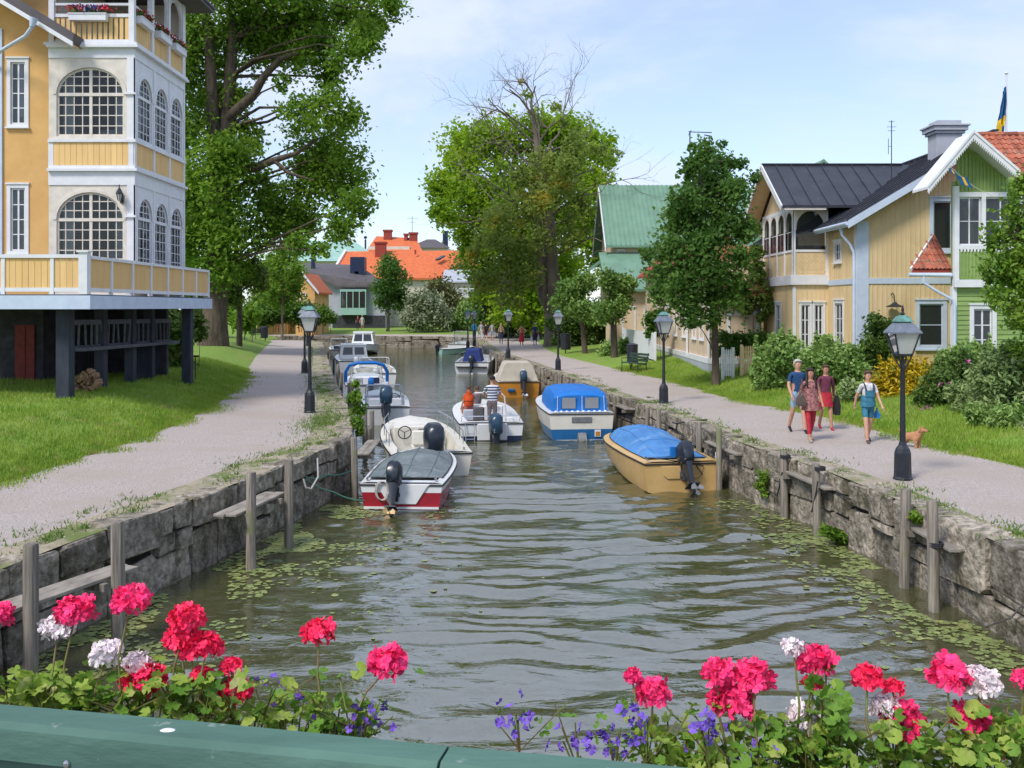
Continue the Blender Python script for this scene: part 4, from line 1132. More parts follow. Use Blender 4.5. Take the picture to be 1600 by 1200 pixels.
# ================================================================ RIGHT: green house
Gh = wthing('green_house', 'green boarded house with red tile roof and scalloped white gable at the right', 'house', (15, 30, .9))
GX, GY = 13.3, 29.0
gh = [(13.93, 14.5, 1.62, 3.05)]
mb = MB(); wall(mb, 'x', GX+.06, 20, .2, 3.75, GY, GY+.15, gh); mb.prism([(GX+.1, GY+.151), (15.55, 33.6), (15.75, 33.6), (GX+.35, GY+.151)], 'z', .2, 6.6); mb.box((15.75, 33.45, .2), (20, 33.6, 6.6)); mb.prism([(GX+.36, GY+.2), (15.76, 33.4), (20, 33.4), (20, GY+.2)], 'z', 3.6, 3.74)
mb.box((15.4, GY+.2, 3.75), (20, GY+.35, 7.2))
part(mb, 'wall', M['green_wall'], Gh)
lapm = MB(); lapm.add([(0,-.028,0),(1,-.028,0),(1,0,0),(0,0,0),(0,-.006,.145),(1,-.006,.145),(1,0,.145),(0,0,.145)], [(0,1,5,4),(4,5,6,7),(0,3,2,1),(0,4,7,3),(1,2,6,5)])
lme = lapm.mesh('board', M['green_wall'])
for k in range(24):
    z_ = .25 + k*.145
    if z_ + .145 > 3.74: break
    if z_ + .145 < 1.5 or z_ > 3.18: winst('board', lme, Gh, (GX+.1, GY, z_), sc=(5.5, 1, 1))
    else:
        winst('board', lme, Gh, (GX+.1, GY, z_), sc=(13.81-GX-.1, 1, 1)); winst('board', lme, Gh, (14.62, GY, z_), sc=(4.2, 1, 1))
window(Gh, 'x', *gh[0], GY, -1, 2, 3, .12, M['white'], curtain=.22, proud=.05)
cb = MB(); cb.box((GX-.02, GY-.05, .3), (GX+.12, GY+.1, 3.72)); part(cb, 'corner_board', M['white'], Gh)
# oriel storey
GO = GY-.12; gu0, gu1 = GX+.02, 15.32
ob = MB(); ob.box((gu0+.12, GO, 3.93), (gu1-.12, GO+.1, 4.85)); ob.box((gu0, GO+.1, 3.75), (gu0+.1, GY+.14, 6.9))
part(ob, 'wall', M['green_wall'], Gh)
bm_ = MB(); bm_.box((-.026, -.02, 0), (.026, 0, .84)); bme = bm_.mesh('board', M['green_wall'], bevel=.005)
n_ = 17
for k in range(n_): winst('board', bme, Gh, (gu0+.12 + (gu1-gu0-.24)*(k+.5)/n_, GO, 3.95), sc=(1.0, 1, 1))
tm = MB()
tm.box((gu0-.02, GO-.05, 3.70), (gu1+.05, GO+.12, 3.93)); tm.box((gu0-.02, GO-.035, 3.93), (gu0+.12, GO+.1, 6.74)); tm.box((gu1-.12, GO-.035, 3.93), (gu1+.02, GO+.1, 6.74))
tm.box((gu0+.12, GO-.035, 4.85), (gu1-.12, GO+.1, 4.96)); tm.box((gu0+.12, GO-.035, 6.42), (gu1-.12, GO+.1, 6.56)); tm.box((14.12, GO-.035, 4.96), (14.24, GO+.1, 6.42))
for k in range(17):
    x_ = gu0+.14 + (gu1-gu0-.28)*(k+.5)/17; tm.prism([(x_-.04, 4.85), (x_+.04, 4.85), (x_+.022, 4.78), (x_, 4.75), (x_-.022, 4.78)], 'y', GO-.034, GO-.021)
part(tm, 'trim', M['white'], Gh)
window(Gh, 'x', gu0+.12, 14.12, 4.96, 6.42, GO+.03, -1, 2, 2, .0, M['white'], curtain=.12, sill=False, proud=.0, bar=.022)
window(Gh, 'x', 14.24, gu1-.12, 4.96, 6.42, GO+.03, -1, 2, 2, .0, M['white'], curtain=.12, sill=False, proud=.0, bar=.022)
pk = (13.53, 8.21); lf = (12.2, 6.62); rt = (14.88, 7.04)
gt = MB(); gt.prism([(gu0+.1, 6.56), (gu1-.0, 6.56), (gu1, 6.86), (pk[0]+.1, 7.98), (gu0+.1, 7.72)], 'y', GO+.04, GO+.12); part(gt, 'gable', M['green_wall'], Gh)
for k in range(20):
    x_ = gu0 + .12 + .112*k
    if x_ > gu1-.1: break
    zt_ = (lerp(7.72, 7.95, (x_-gu0)/(pk[0]-gu0)) if x_ < pk[0] else lerp(7.95, 6.86, (x_-pk[0])/(gu1-pk[0]))) - .08
    b_ = MB(); b_.box((x_-.026, GO+.015, 6.57), (x_+.026, GO+.039, zt_)); part(b_, 'board', M['green_wall'], Gh)
yb0 = GO-.75
bg = MB()
def barge(m, a, b, y0_, y1_, h0, h1):
    m.prism([(a[0], a[1]+h1), (b[0], b[1]+h1), (b[0], b[1]-h0), (a[0], a[1]-h0)], 'y', y0_, y1_)
barge(bg, pk, lf, yb0, yb0+.05, .16, .05); barge(bg, pk, rt, yb0, yb0+.05, .16, .05)
barge(bg, pk, lf, yb0-.03, yb0-.001, -.0, .09); barge(bg, pk, rt, yb0-.03, yb0-.001, -.0, .09)
for a, b, n_ in ((pk, lf, 24), (pk, rt, 24)):
    for k in range(n_):
        t0, t1 = (k+.12)/n_, (k+.88)/n_; tm_ = (k+.5)/n_
        q = lambda t: (lerp(a[0], b[0], t), lerp(a[1], b[1], t))
        p0, p1, pm_ = q(t0), q(t1), q(tm_)
        bg.prism([(p0[0], p0[1]-.16), (p1[0], p1[1]-.16), (pm_[0], pm_[1]-.24)], 'y', yb0+.005, yb0+.045)
part(bg, 'bargeboard', M['white'], Gh)
rs = MB()
rs.prism([(pk[0], pk[1]+.03), (lf[0], lf[1]+.03), (lf[0], lf[1]-.05), (pk[0], pk[1]-.05)], 'y', yb0+.06, GY+.25); rs.prism([(pk[0], pk[1]+.03), (pk[0], pk[1]-.05), (rt[0], rt[1]-.05), (rt[0], rt[1]+.03)], 'y', yb0+.06, GY+.25)
part(rs, 'gable_roof', M['white'], Gh)
# main roof and its clay tiles, laid one by one
RB = MB(); rA = (GY+.12, 6.98); rB = (GY+1.9, 8.62)
def rq(x0a, x0b, pa, pb): return [(x0a,)+pa, (20,)+pa, (20,)+pb, (x0b,)+pb]
lo_ = rq(14.1, 14.95, (rA[0], rA[1]-.14), (rB[0], rB[1]-.14)); hi_ = rq(14.1, 14.95, (rA[0], rA[1]-.06), (rB[0], rB[1]-.06))
RB.loft([lo_, hi_]); bk0 = rq(14.95, 16.2, (rB[0], rB[1]-.16), (33.8, 6.0)); bk1 = rq(14.95, 16.2, (rB[0], rB[1]-.07), (33.8, 6.1)); RB.loft([bk0, bk1]); part(RB, 'roof', M['brickred'], Gh)
def tile_mesh():
    m = MB(); rings = []
    for y_, dz in ((0, .028), (1, 0)):
        rings.append([(-.5, y_, .0+dz), (-.36, y_, .035+dz), (-.2, y_, .055+dz), (-.02, y_, .03+dz), (.2, y_, .0+dz), (.42, y_, .008+dz), (.5, y_, .03+dz)])
    rings = [rings[0], rings[1]]
    m.loft(rings, False, False)
    m.add([(r_[0], r_[1]-.002, r_[2]-.03) for r_ in rings[0]] + list(rings[0]), [(i, i+1, i+8, i+7) for i in range(6)])
    return m.mesh('roof_tile', M['tile'], smooth=True, ang=35)
TME = tile_mesh()
sl = Vector((0, rB[0]-rA[0], rB[1]-rA[1])); Ls = sl.length; ang = math.atan2(sl.z, sl.y)
rows, tw = 9, .215
for r_ in range(rows):
    for c in range(22):
        x_ = 14.1 + tw*(c+.5); t = r_/rows
        yy = lerp(rA[0], rB[0], t); zz = lerp(rA[1], rB[1], t)
        # the gable covers the lower left corner
        if x_ < lerp(14.1, 14.95, t) + .1: continue
        if zz < lerp(pk[1], rt[1], min(1, max(0, (x_-pk[0])/(rt[0]-pk[0])))) - .15 and x_ < rt[0]: continue
        winst('roof_tile', TME, Gh, (x_, yy - .02, zz + random.uniform(-.006, .01)), (ang, 0, random.gauss(0,.012)), (tw*1.02, Ls/rows*1.12, 1.0))
rg = MB()
for c in range(12): rg.tube([(14.9+c*.44, rB[0], rB[1]+.02), (14.9+c*.44+.47, rB[0], rB[1]+.04)], .10, 8)
part(rg, 'ridge_tiles', M['tile'], Gh)
# lower lean-to roof towards the yellow house
lt = MB(); e0 = (12.12, GY+.1, 4.22); e1 = (GX+.0, GY+.1, 4.25); e2 = (GX+.0, GY+1.3, 5.36)
lt.add([e0, e1, e2, (12.12, GY+.1, 4.12), (GX, GY+.1, 4.12), (GX, GY+1.3, 5.26)], [(0,1,2),(3,5,4),(0,3,4,1),(1,4,5,2),(2,5,3,0)]); part(lt, 'porch_roof', M['brickred'], Gh)
sl2 = Vector((0, 1.2, 1.11)); a2 = math.atan2(1.11, 1.2); L2 = sl2.length
for c in range(9):
    x_ = 12.22 + .13*c
    span = (x_-12.12)/(GX-12.12)
    for r_ in range(5):
        t = r_/5
        if t > span - .08: break
        winst('roof_tile', TME, Gh, (x_, GY+.08 + 1.2*t, 4.25 + 1.11*t), (a2, 0, 0), (.13, L2/5*1.1, .8))
lb = MB(); lb.beam((12.08, GY+.08, 4.24), (GX-.02, GY+1.28, 5.36), .05, .08); lb.box((12.0, GY-.02, 4.06), (GX-.03, GY+.06, 4.14)); part(lb, 'bargeboard', M['white'], Gh)
gu = MB(); gu.tube([(11.98, GY-.02, 4.08), (GX-.02, GY-.02, 4.06)], .06, 8)
gu.tube([(12.42, GY-.02, 4.05), (12.42, GY-.02, 3.85), (12.75, GY-.04, 3.62), (GX-.02, GY-.08, 3.32), (GX+.02, GY-.1, 3.2), (GX+.02, GY-.1, .7)], .045, 8); part(gu, 'downpipe', M['bluewhite'], Gh, smooth=True)
# pennant string
pn = wthing('pennant_string', 'string of small blue and yellow pennants under the green house gable', 'bunting', (12.9, yb0, 7.1))
s0, s1 = Vector((12.78, yb0-.05, 7.25)), Vector((14.4, GO-.05, 6.45))
m_ = MB(); m_.tube([s0, s0.lerp(s1, .3) + Vector((0,0,-.08)), s0.lerp(s1, .6) + Vector((0,0,-.1)), s1], .008, 4); part(m_, 'cord', M['white'], pn)
M['flag_blue'] = mk('flag_blue', (.012,.10,.27), (.01,.08,.22), sc=4, rough=.8)
M['flag_yellow'] = mk('flag_yellow', (.75,.48,.02), sc=4, rough=.8)
for t in (.06, .3):
    c_ = s0.lerp(s1, t) + Vector((0,0,-.05)); s = .18 if t < .2 else .34
    m_ = MB(); m_.add([c_+Vector((-s*.5,0,.03)), c_+Vector((s*.5,.03,-.03)), c_+Vector((s*.9,.02,-s)), c_+Vector((-.02,-.02,-s*.75)), c_+Vector((-s*.5,.012,.03)), c_+Vector((s*.5,.042,-.03)), c_+Vector((s*.9,.032,-s)), c_+Vector((-.02,-.008,-s*.75))], [(0,1,2,3),(7,6,5,4),(0,4,5,1),(1,5,6,2),(2,6,7,3),(3,7,4,0)]); f_ = part(m_, 'pennant', M['flag_blue'], pn)
    q = MB(); q.add([c_+Vector((-.02,-.012,-.02)), c_+Vector((s*.18,-.004,-.03)), c_+Vector((s*.55,-.004,-s*.82)), c_+Vector((s*.28,-.014,-s*.78))], [(0,1,2,3)]); q.build('cross', M['flag_yellow'], f_)
# flag and pole behind the green house
fp = wthing('flagpole', 'white flagpole with a limp blue and yellow flag behind the green house', 'flagpole', (20.6, 40, .9))
m_ = MB(); m_.tube([(20.6, 40, .8), (20.6, 40, 12.8)], [.06, .035], 8); m_.ell((20.6, 40, 12.85), (.08,.08,.06), 8, 5); part(m_, 'pole', M['white'], fp)
def fold(z0, z1, w0, w1, off):
    rr = []
    for z, w_ in ((z0, w0), ((z0+z1)/2, (w0+w1)/2), (z1, w1)):
        rr.append([(20.55 - w_*u - off*(12-z)*.02, 40 + .12*math.sin(u*11 + z*2), z - u*.25) for u in np.linspace(0, 1, 9)])
    return rr
m_ = MB()
for z0, z1, w0, w1 in ((12.3, 11.1, .06, .25), (10.7, 9.4, .32, .46)): m_.loft(fold(z0, z1, w0, w1, 1), False, False)
fl = part(m_, 'flag', M['flag_blue'], fp, smooth=True)
m_ = MB(); m_.loft(fold(11.12, 10.68, .25, .32, 1), False, False); m_.loft([[(20.2 - .08*i*.3, 39.85, 10.7 - .4*i), (20.33 - .04*i*.3, 39.83, 10.7 - .4*i)] for i in range(4)], False, False); m_.build('cross', M['flag_yellow'], fl, smooth=True)

# ================================================================ RIGHT, middle: beige house along the path, green-roofed house behind
Bh = wthing('beige_house', 'long beige house with a red tile lean-to behind the dark green maple', 'house', (9.5, 48, .5))
BX = 8.35
mb = MB(); mb.box((BX, 40.5, .95), (10.5, 60, 5.0)); part(mb, 'wall', M['peach'], Bh)
pl_ = MB(); pl_.box((BX-.08, 40.42, .1), (10.5, 60.1, .72)); part(pl_, 'plinth', M['grey_wall'], Bh)
pl_ = MB(); pl_.box((BX-.1, 40.40, .72), (10.52, 60.12, .95)); part(pl_, 'base_board', M['white'], Bh)
for y_ in (41.9, 43.6, 46.2, 48.6, 51, 54): window(Bh, 'y', y_, y_+.75, 1.75, 3.1, BX-.002, -1, 2, 2, .1, M['white'], split=False)
window(Bh, 'x', 9.2, 10.3, 1.62, 2.75, 40.498, -1, 2, 2, .13, M['white'])
for q_ in ((BX-.08, 45.3), (BX-.06, 40.44)):
    dp = MB(); dp.tube([(*q_, 5.0), (*q_, .8)], .05, 6); part(dp, 'downpipe', M['white'], Bh)
rf = MB(); rf.prism([(39.9, 3.55), (39.9, 3.67), (42.6, 5.75), (42.6, 5.6)], 'x', BX-.25, 10.62); part(rf, 'lean_to_roof', M['brickred'], Bh)
a3 = math.atan2(2.08, 2.7); L3 = math.hypot(2.7, 2.08)
for c in range(8):
    for r_ in range(8):
        winst('roof_tile', TME, Bh, (BX-.1 + .28*(c+.5), 39.88 + 2.7*r_/8, 3.70 + 2.08*r_/8), (a3, 0, random.gauss(0,.01)), (.285, L3/8*1.1, 1.3))
rf = MB(); rf.prism([(BX-.5, 4.85), (BX-.5, 4.97), (9.43, 6.5), (10.75, 5.1), (10.75, 4.98), (9.43, 6.38)], 'y', 42.7, 60.4); part(rf, 'roof', M['brickred'], Bh)

Nh = wthing('green_roofed_house', 'tall beige house with a steep green sheet metal roof behind the pollarded trees', 'house', (12, 70, .6))
d = 68; sc = d/F
mb = MB(); nx0, nx1 = 7.0, 17.2
mb.box((nx0, d-1.5, .3), (nx1, d+8, 7.45)); mb.prism([(d-1.5, 7.45), (d+8, 7.45), (d+3.2, 11.5)], 'x', nx0+.05, nx1)
mb.box((6.45, 62, .3), (12, 66, 4.2))
part(mb, 'wall', M['peach'], Nh)
rf = MB(); rf.prism([(d-2.1, 7.2), (d-2.1, 7.35), (d+3.2, 12.15), (d+8.6, 7.35), (d+8.6, 7.2), (d+3.2, 12.0)], 'x', nx0-.55, nx1+.4); part(rf, 'roof', M['roof_green'], Nh)
sm = MB()
for x_ in np.arange(nx0-.5, nx1+.3, .33): sm.beam((x_, d-2.1, 7.38), (x_, d+3.2, 12.18), .05, .05)
tag(part(sm, 'seam', M['roof_green'], Nh), kind='stuff')
bg = MB(); bg.prism([(d-2.1, 6.95), (d-2.1, 7.25), (d+3.2, 12.05), (d+8.6, 7.25), (d+8.6, 6.95), (d+3.2, 11.75)], 'x', nx0-.62, nx0-.55); part(bg, 'bargeboard', M['white'], Nh)
rf = MB(); rf.prism([(61.4, 4.1), (61.4, 4.25), (66.4, 6.9), (66.4, 6.7)], 'x', 6.0, 12.2); part(rf, 'porch_roof', M['roof_green'], Nh)
rf = MB(); rf.prism([(nx0-1.9, 5.4), (nx0-1.9, 5.52), (nx0, 6.9), (nx0, 6.75)], 'y', 66.45, 74); part(rf, 'side_roof', M['roof_green'], Nh)
window(Nh, 'x', 7.35, 7.75, 6.3, 7.0, d-1.502, -1, 2, 1, .08, M['white'], split=False)
for x_ in (7.2, 8.6, 10): window(Nh, 'x', x_, x_+.7, 1.6, 3.0, 61.998, -1, 2, 2, .1, M['white'], split=False)
dp = MB(); dp.tube([(6.42, 61.95, 4.1), (6.42, 61.95, .4)], .07, 6); part(dp, 'downpipe', M['bluewhite'], Nh)
# right cross gable with its own green roof edge
Ng = MB(); Ng.prism([(17.2, 6), (24, 6), (24, 9.4), (20.6, 12.2), (17.2, 9.4)], 'y', d-4, d+6); part(Ng, 'wing_wall', M['peach'], Nh)
rf = MB(); rf.prism([(16.6, 9.2), (20.6, 12.9), (24.6, 9.2), (24.6, 9.0), (20.6, 12.7), (16.6, 9.0)], 'y', d-4.6, d+6); part(rf, 'wing_roof', M['roof_green'], Nh)
an = MB(); ap = P(1078, 205, d+2); an.tube([(ap[0], ap[1], 11.5), ap], .05, 5); an.tube([ap + Vector((-.1,0,-.05)), ap + Vector((1.6,0,-.1))], .04, 4); an.tube([ap + Vector((.1,0,.1)), ap + Vector((-.1,0,-.3))], .03, 4)
ap = P(1108, 212, d+2); an.tube([(ap[0], ap[1], 11.5), ap], .04, 5); an.tube([ap + Vector((-.35,0,.05)), ap + Vector((.2,0,-.05))], .05, 4)
part(an, 'aerial', M['black_iron'], Nh)

# ================================================================ far houses
def farbox(name, label, px0, px1, ytop, d, depth, mat, zb=-.2, cat='house'):
    a = P(px0, ytop, d); b = P(px1, ytop, d)
    h = wthing(name, label, cat, ((a.x+b.x)/2, d, 0))
    m = MB(); m.box((a.x, d, zb), (b.x, d+depth, a.z)); part(m, 'wall', mat, h)
    return h, a.x, b.x, a.z
def fwin(h, px0, px1, y0, y1, d, mat=None, cols=2, rows=2, pane=None):
    a, b = P(px0, y0, d), P(px1, y1, d)
    return window(h, 'x', a.x, b.x, b.z, a.z, d-.002, -1, cols, rows, .12, mat or M['white'], pane, split=False, sill=False, proud=.06, bar=.06)
# grey house with the glazed bay
d = 125; s = d/F
h, x0_, x1_, zt_ = farbox('grey_house', 'pale grey house with brown roof and glazed green bay across the water', 527, 602, 446, d, 9, M['grey_wall'])
m = MB(); gx_ = P(480, 0, d).x
m.prism([(gx_, -.2), (x0_-.05, -.2), (x0_-.05, P(0,444,d).z), (gx_, P(0,428,d).z)], 'y', d+.3, d+9); part(m, 'wall', M['grey_wall'], h)
rf = MB(); za, zb = P(0, 411, d).z, P(0, 447, d).z
rf.add([P(474,411,d+9), P(560,414,d+9), P(607,446,d-.8), P(527,446,d-.8), P(474,424,d-.3), P(474,413.5,d+9), P(560,417,d+9), P(607,449,d-.8), P(527,449,d-.8), P(474,427,d-.3)], [(0,1,2,3,4),(9,8,7,6,5),(0,5,6,1),(1,6,7,2),(2,7,8,3),(3,8,9,4),(4,9,5,0)]); part(rf, 'roof', M['slate'], h)
ch = MB(); a, b = P(549, 402, d+4), P(571, 432, d+4); ch.box((a.x, d+3, b.z), (b.x, d+5, a.z)); part(ch, 'chimney', M['gel_navy'], h)
for px, y_ in ((489, 408), (557, 430)):
    ch = MB(); a = P(px, y_, d+3); ch.box((a.x-.25, d+3, a.z-1), (a.x+.25, d+3.5, a.z+.5)); part(ch, 'vent', M['gel_navy'], h)
by = MB(); a, b = P(531, 452, d-1.0), P(572, 492, d-1.0); by.box((a.x, d-1.0, b.z), (b.x, d-.01, b.z+.9)); part(by, 'bay_parapet', M['roof_pale_green'], h); by = MB(); by.box((a.x, d-1, a.z-.3), (b.x, d-.01, a.z)); part(by, 'bay_roof', M['roof_pale_green'], h)
pm = MB(); pm.box((a.x+.1, d-.9, b.z+.9), (b.x-.1, d-.02, a.z-.3)); part(pm, 'bay_glass', M['pane'], h)
for k in range(5):
    q = MB(); x_ = lerp(a.x, b.x-.12, k/4); q.box((x_, d-1.01, b.z+.9), (x_+.12, d-.9, a.z-.3)); part(q, 'mullion', M['roof_pale_green'], h)
fwin(h, 498, 505, 455, 474, d+.29, cols=1); 
bsm = MB(); a, b = P(520, 493, d), P(602, 516, d); bsm.box((a.x, d-.15, b.z), (b.x, d-.01, a.z)); part(bsm, 'basement', M['basement'], h)
dr_ = MB(); a, b = P(616, 480, d+5), P(628, 510, d+5); dr_.box((a.x, d+5, b.z), (b.x, d+6, a.z)); dr_.box((a.x-.6, d+5.1, b.z), (b.x+.5, d+6.2, a.z+.3)); part(dr_, 'annex', M['cream'], h)
# small orange-yellow house
d = 105
h, x0_, x1_, zt_ = farbox('small_yellow_house', 'small orange yellow house between the green trees on the left', 462, 492, 455, d, 8, M['ochre'])
m = MB(); a, b, c = P(462, 455, d), P(495, 455, d), P(474, 428, d); m.prism([(a.x, a.z), (b.x-.2, b.z), (c.x, c.z)], 'y', d, d+8); part(m, 'gable', M['ochre'], h)
rf = MB(); rf.prism([(c.x-2, c.z-1.2), (c.x, c.z+.15), (b.x+.25, b.z-.1), (b.x+.25, b.z-.3), (c.x, c.z-.05), (c.x-2, c.z-1.45)], 'y', d-.4, d+8); part(rf, 'roof', M['roof_orange'], h)
bg = MB(); bg.prism([(c.x-.1, c.z-.1), (c.x, c.z+.2), (b.x+.3, b.z-.08), (b.x+.3, b.z-.38)], 'y', d-.5, d-.41); part(bg, 'bargeboard', M['white'], h)
fwin(h, 470, 477, 460, 480, d)
h, x0_, x1_, zt_ = farbox('ochre_shed', 'ochre boarded outbuilding half hidden behind the left hedge', 402, 450, 458, d+4, 5, M['ochre'], cat='shed')
rf = MB(); rf.prism([(d+3.4, zt_-.1), (d+3.4, zt_+.05), (d+6.5, zt_+1.6), (d+9.6, zt_-.1)], 'x', x0_-.3, x1_+.3); part(rf, 'roof', M['roof_orange'], h)
fwin(h, 418, 424, 465, 480, d+4)
# large orange tile roof
d = 150
h, x0_, x1_, zt_ = farbox('orange_roofed_house', 'white house with the big orange tiled roof and skylight', 546, 742, 432, d, 12, M['cream'])
rf = MB(); rf.add([P(540,393,d+7), P(745,391,d+7), P(748,434,d-.8), P(515,434,d-.8), P(540,395,d+7), P(745,394,d+7), P(748,437,d-.8), P(515,437,d-.8)], [(0,1,2,3),(7,6,5,4),(0,4,5,1),(1,5,6,2),(2,6,7,3),(3,7,4,0)]); part(rf, 'roof', M['roof_orange'], h)
vb = MB(); vb.beam(P(515,433,d-.9), P(540,391.5,d+6.9), .35, .35); part(vb, 'verge_board', M['white'], h)
sk = MB(); sk.beam(P(683,406,d+2.6), P(693,400,d+3.7), .8, .25); part(sk, 'skylight', M['pane'], h)
for k, (a, b) in enumerate(((587, 603),)):
    c_ = MB(); p0, p1 = P(a, 381, d+6), P(b, 400, d+6); c_.box((p0.x, d+5.2, p1.z-.6), (p1.x, d+6.8, p0.z)); c_.box((p0.x-.15, d+5.05, p0.z), (p1.x+.15, d+6.95, p0.z+.3)); part(c_, 'chimney', M['brickred'], h)
vt = MB(); a = P(649, 397, d+5); vt.tube([a, a + Vector((0,0,.7))], .15, 6); part(vt, 'vent', M['brickred'], h)
for a, b in ((657, 670), (684, 695), (712, 720)): fwin(h, a, b, 433.5, 444, d)
# second orange roof and dark slate roof farther back
d = 185
h, x0_, x1_, zt_ = farbox('back_house', 'cream house with orange hipped roof and red chimneys behind the big orange roof', 575, 640, 385, d, 12, M['cream'])
rf = MB(); rf.add([P(588,369,d+6), P(650,372,d+6), P(660,392,d-.6), P(572,392,d-.6), P(640,392,d+13), P(580,392,d+13)], [(0,1,2,3),(0,3,5),(1,4,2),(0,5,4,1),(3,2,4,5)]); part(rf, 'roof', M['roof_orange'], h)
for a, b, t_, e in ((600, 612, 362, 372), (640, 652, 366, 378), (632, 637, 368, 376)):
    c_ = MB(); p0, p1 = P(a, t_, d+5), P(b, e+6, d+5); c_.box((p0.x, d+4.3, p1.z-.6), (p1.x, d+5.7, p0.z)); c_.box((p0.x-.15, d+4.15, p0.z), (p1.x+.15, d+5.85, p0.z+.35)); part(c_, 'chimney', M['brickred'], h)
an = MB(); p0 = P(644, 338, d+5); an.tube([P(644, 366, d+5), p0], .07, 4); an.tube([p0 + Vector((-1,0,-.4)), p0 + Vector((1.2,0,-.4))], .06, 4); an.tube([p0 + Vector((-.6,0,-1.2)), p0 + Vector((.6,0,-1.2))], .05, 4); part(an, 'aerial', M['grey_wall'], h)
fl_ = MB(); fl_.tube([P(571, 392, d), P(571, 374, d)], .18, 6); fl_.ell(P(571, 371, d), (.35,.35,.3), 8, 5); part(fl_, 'flue', M['gel_navy'], h)
d = 200
h, x0_, x1_, zt_ = farbox('slate_house', 'pale house with dark low hipped roof behind the orange roofs', 640, 700, 386, d, 12, M['cream'])
rf = MB(); rf.add([P(667,374,d+6), P(680,374,d+6), P(704,387,d-.6), P(636,387,d-.6), P(700,387,d+13), P(640,387,d+13)], [(0,1,2,3),(0,3,5),(1,4,2),(0,5,4,1),(3,2,4,5)]); part(rf, 'roof', M['slate'], h)
c_ = MB(); p0, p1 = P(692, 361, d+4), P(700, 390, d+4); c_.box((p0.x, d+3.4, p1.z), (p1.x, d+4.6, p0.z)); part(c_, 'chimney', M['gel_navy'], h)
d = 170
h, x0_, x1_, zt_ = farbox('pale_green_roofed_house', 'long building with a pale green roof behind the big ash tree', 440, 590, 406, d, 14, M['cream'])
rf = MB(); rf.add([P(460,375,d+7), P(555,378,d+7), P(600,408,d-.8), P(430,408,d-.8), P(600,408,d+15), P(430,408,d+15)], [(0,1,2,3),(0,3,5),(1,4,2),(0,5,4,1),(3,2,4,5)]); part(rf, 'roof', M['roof_pale_green'], h)
vt = MB(); a = P(539, 385, d+6); vt.tube([a, a + Vector((0,0,1.0))], .2, 6); part(vt, 'vent', M['slate'], h)
# white house with balcony behind the right far bushes
d = 128
h, x0_, x1_, zt_ = farbox('white_balcony_house', 'white house with a grey balustrade balcony beside the far bushes', 698, 790, 442, d, 8, M['cream'])
rf = MB(); rf.prism([(d-1.2, zt_), (d-1.2, zt_+.15), (d+4, zt_+1.9), (d+9, zt_)], 'x', x0_-.6, x1_+.5); part(rf, 'roof', M['grey_wall'], h)
bb = MB(); z_ = P(0, 462, d-1.6).z; bb.box((x0_+.8, d-1.6, z_-.25), (x1_, d-.01, z_)); bb.box((x0_+.8, d-1.62, z_+.85), (x1_, d-1.5, z_+.98)); part(bb, 'balcony', M['white'], h)
bl_m = MB(); bl_m.box((-.04,-.04,0),(.04,.04,.85)); bme = bl_m.mesh('baluster', M['white'])
for k in range(22): winst('baluster', bme, h, (lerp(x0_+.9, x1_-.1, k/21), d-1.56, z_))
for a, b in ((704, 712), (722, 732)): fwin(h, a, b, 446, 460, d)
for a, b, y0_, y1_ in ((722, 728, 467, 473), (740, 748, 467, 480)): fwin(h, a, b, y0_, y1_, d)
# grey-green house tucked behind the dead tree
d = 92
h, x0_, x1_, zt_ = farbox('grey_green_house', 'grey green house wall glimpsed under the big yellowing tree', 752, 800, 466, d+10, 6, M['grey_wall'])
rf = MB(); rf.prism([(d+9.4, zt_-.1), (d+9.4, zt_+.05), (d+13, zt_+2.2), (d+16.6, zt_)], 'x', x0_-.3, x1_+.3); part(rf, 'roof', M['slate'], h)
# ---------------------------------------------------------------- trees and shrubs: trunk and limbs, crown of leaf-sized faces in clumps
L = {}
L['ash'] = leafm('ash_leaf', (.11,.235,.024), (.28,.44,.055), tr=.58, big=.2)
L['lush'] = leafm('bright_leaf', (.16,.31,.016), (.37,.53,.035), tr=.58, big=.2)
L['dying'] = leafm('fading_leaf', (.18,.26,.05), (.30,.38,.08), (.52,.42,.05), tr=.58, big=.22)
L['maple'] = leafm('maple_leaf', (.075,.175,.036), (.165,.30,.060), tr=.58, big=.5)
L['lime'] = leafm('lime_leaf', (0.099, 0.207, 0.039), (0.233, 0.359, 0.081), tr=.32, big=.6)
L['willow'] = leafm('willow_leaf', (0.103, 0.186, 0.030), (0.235, 0.324, 0.069), tr=.32, big=.5)
L['hedge'] = leafm('hedge_leaf', (.065,.15,.022), (.15,.27,.038), tr=.36, big=.5)
L['silver'] = leafm('pale_flowering_leaf', (0.138, 0.200, 0.083), (0.414, 0.455, 0.304), tr=.25, big=.7)
L['garden'] = leafm('garden_leaf', (0.146, 0.276, 0.060), (0.345, 0.483, 0.146), tr=.3, big=.9)
L['darkbush'] = leafm('dark_bush_leaf', (.065,.135,.028), (.14,.225,.05), tr=.36, big=.6)
L['near'] = leafm('near_shrub_leaf', (0.083, 0.193, 0.019), (0.248, 0.386, 0.048), tr=.36, big=1.2)
L['gold'] = leafm('golden_flower', (.42,.30,.012), (.62,.46,.02), (.16,.20,.03), tr=.25, big=2.2)
L['olive'] = leafm('grey_green_herb', (0.166, 0.257, 0.091), (0.365, 0.463, 0.182), tr=.28, big=1.4)
L['redbush'] = leafm('bronze_leaf', (0.110, 0.097, 0.041), (0.193, 0.221, 0.069), tr=.28, big=.9)
M['pinkpetal'] = mk('phlox_pink', (.58,.16,.42), (.45,.12,.34), sc=9, rough=.6, island=.2)
M['whitepetal2'] = mk('daisy_white', (.75,.75,.70), sc=9, rough=.6)

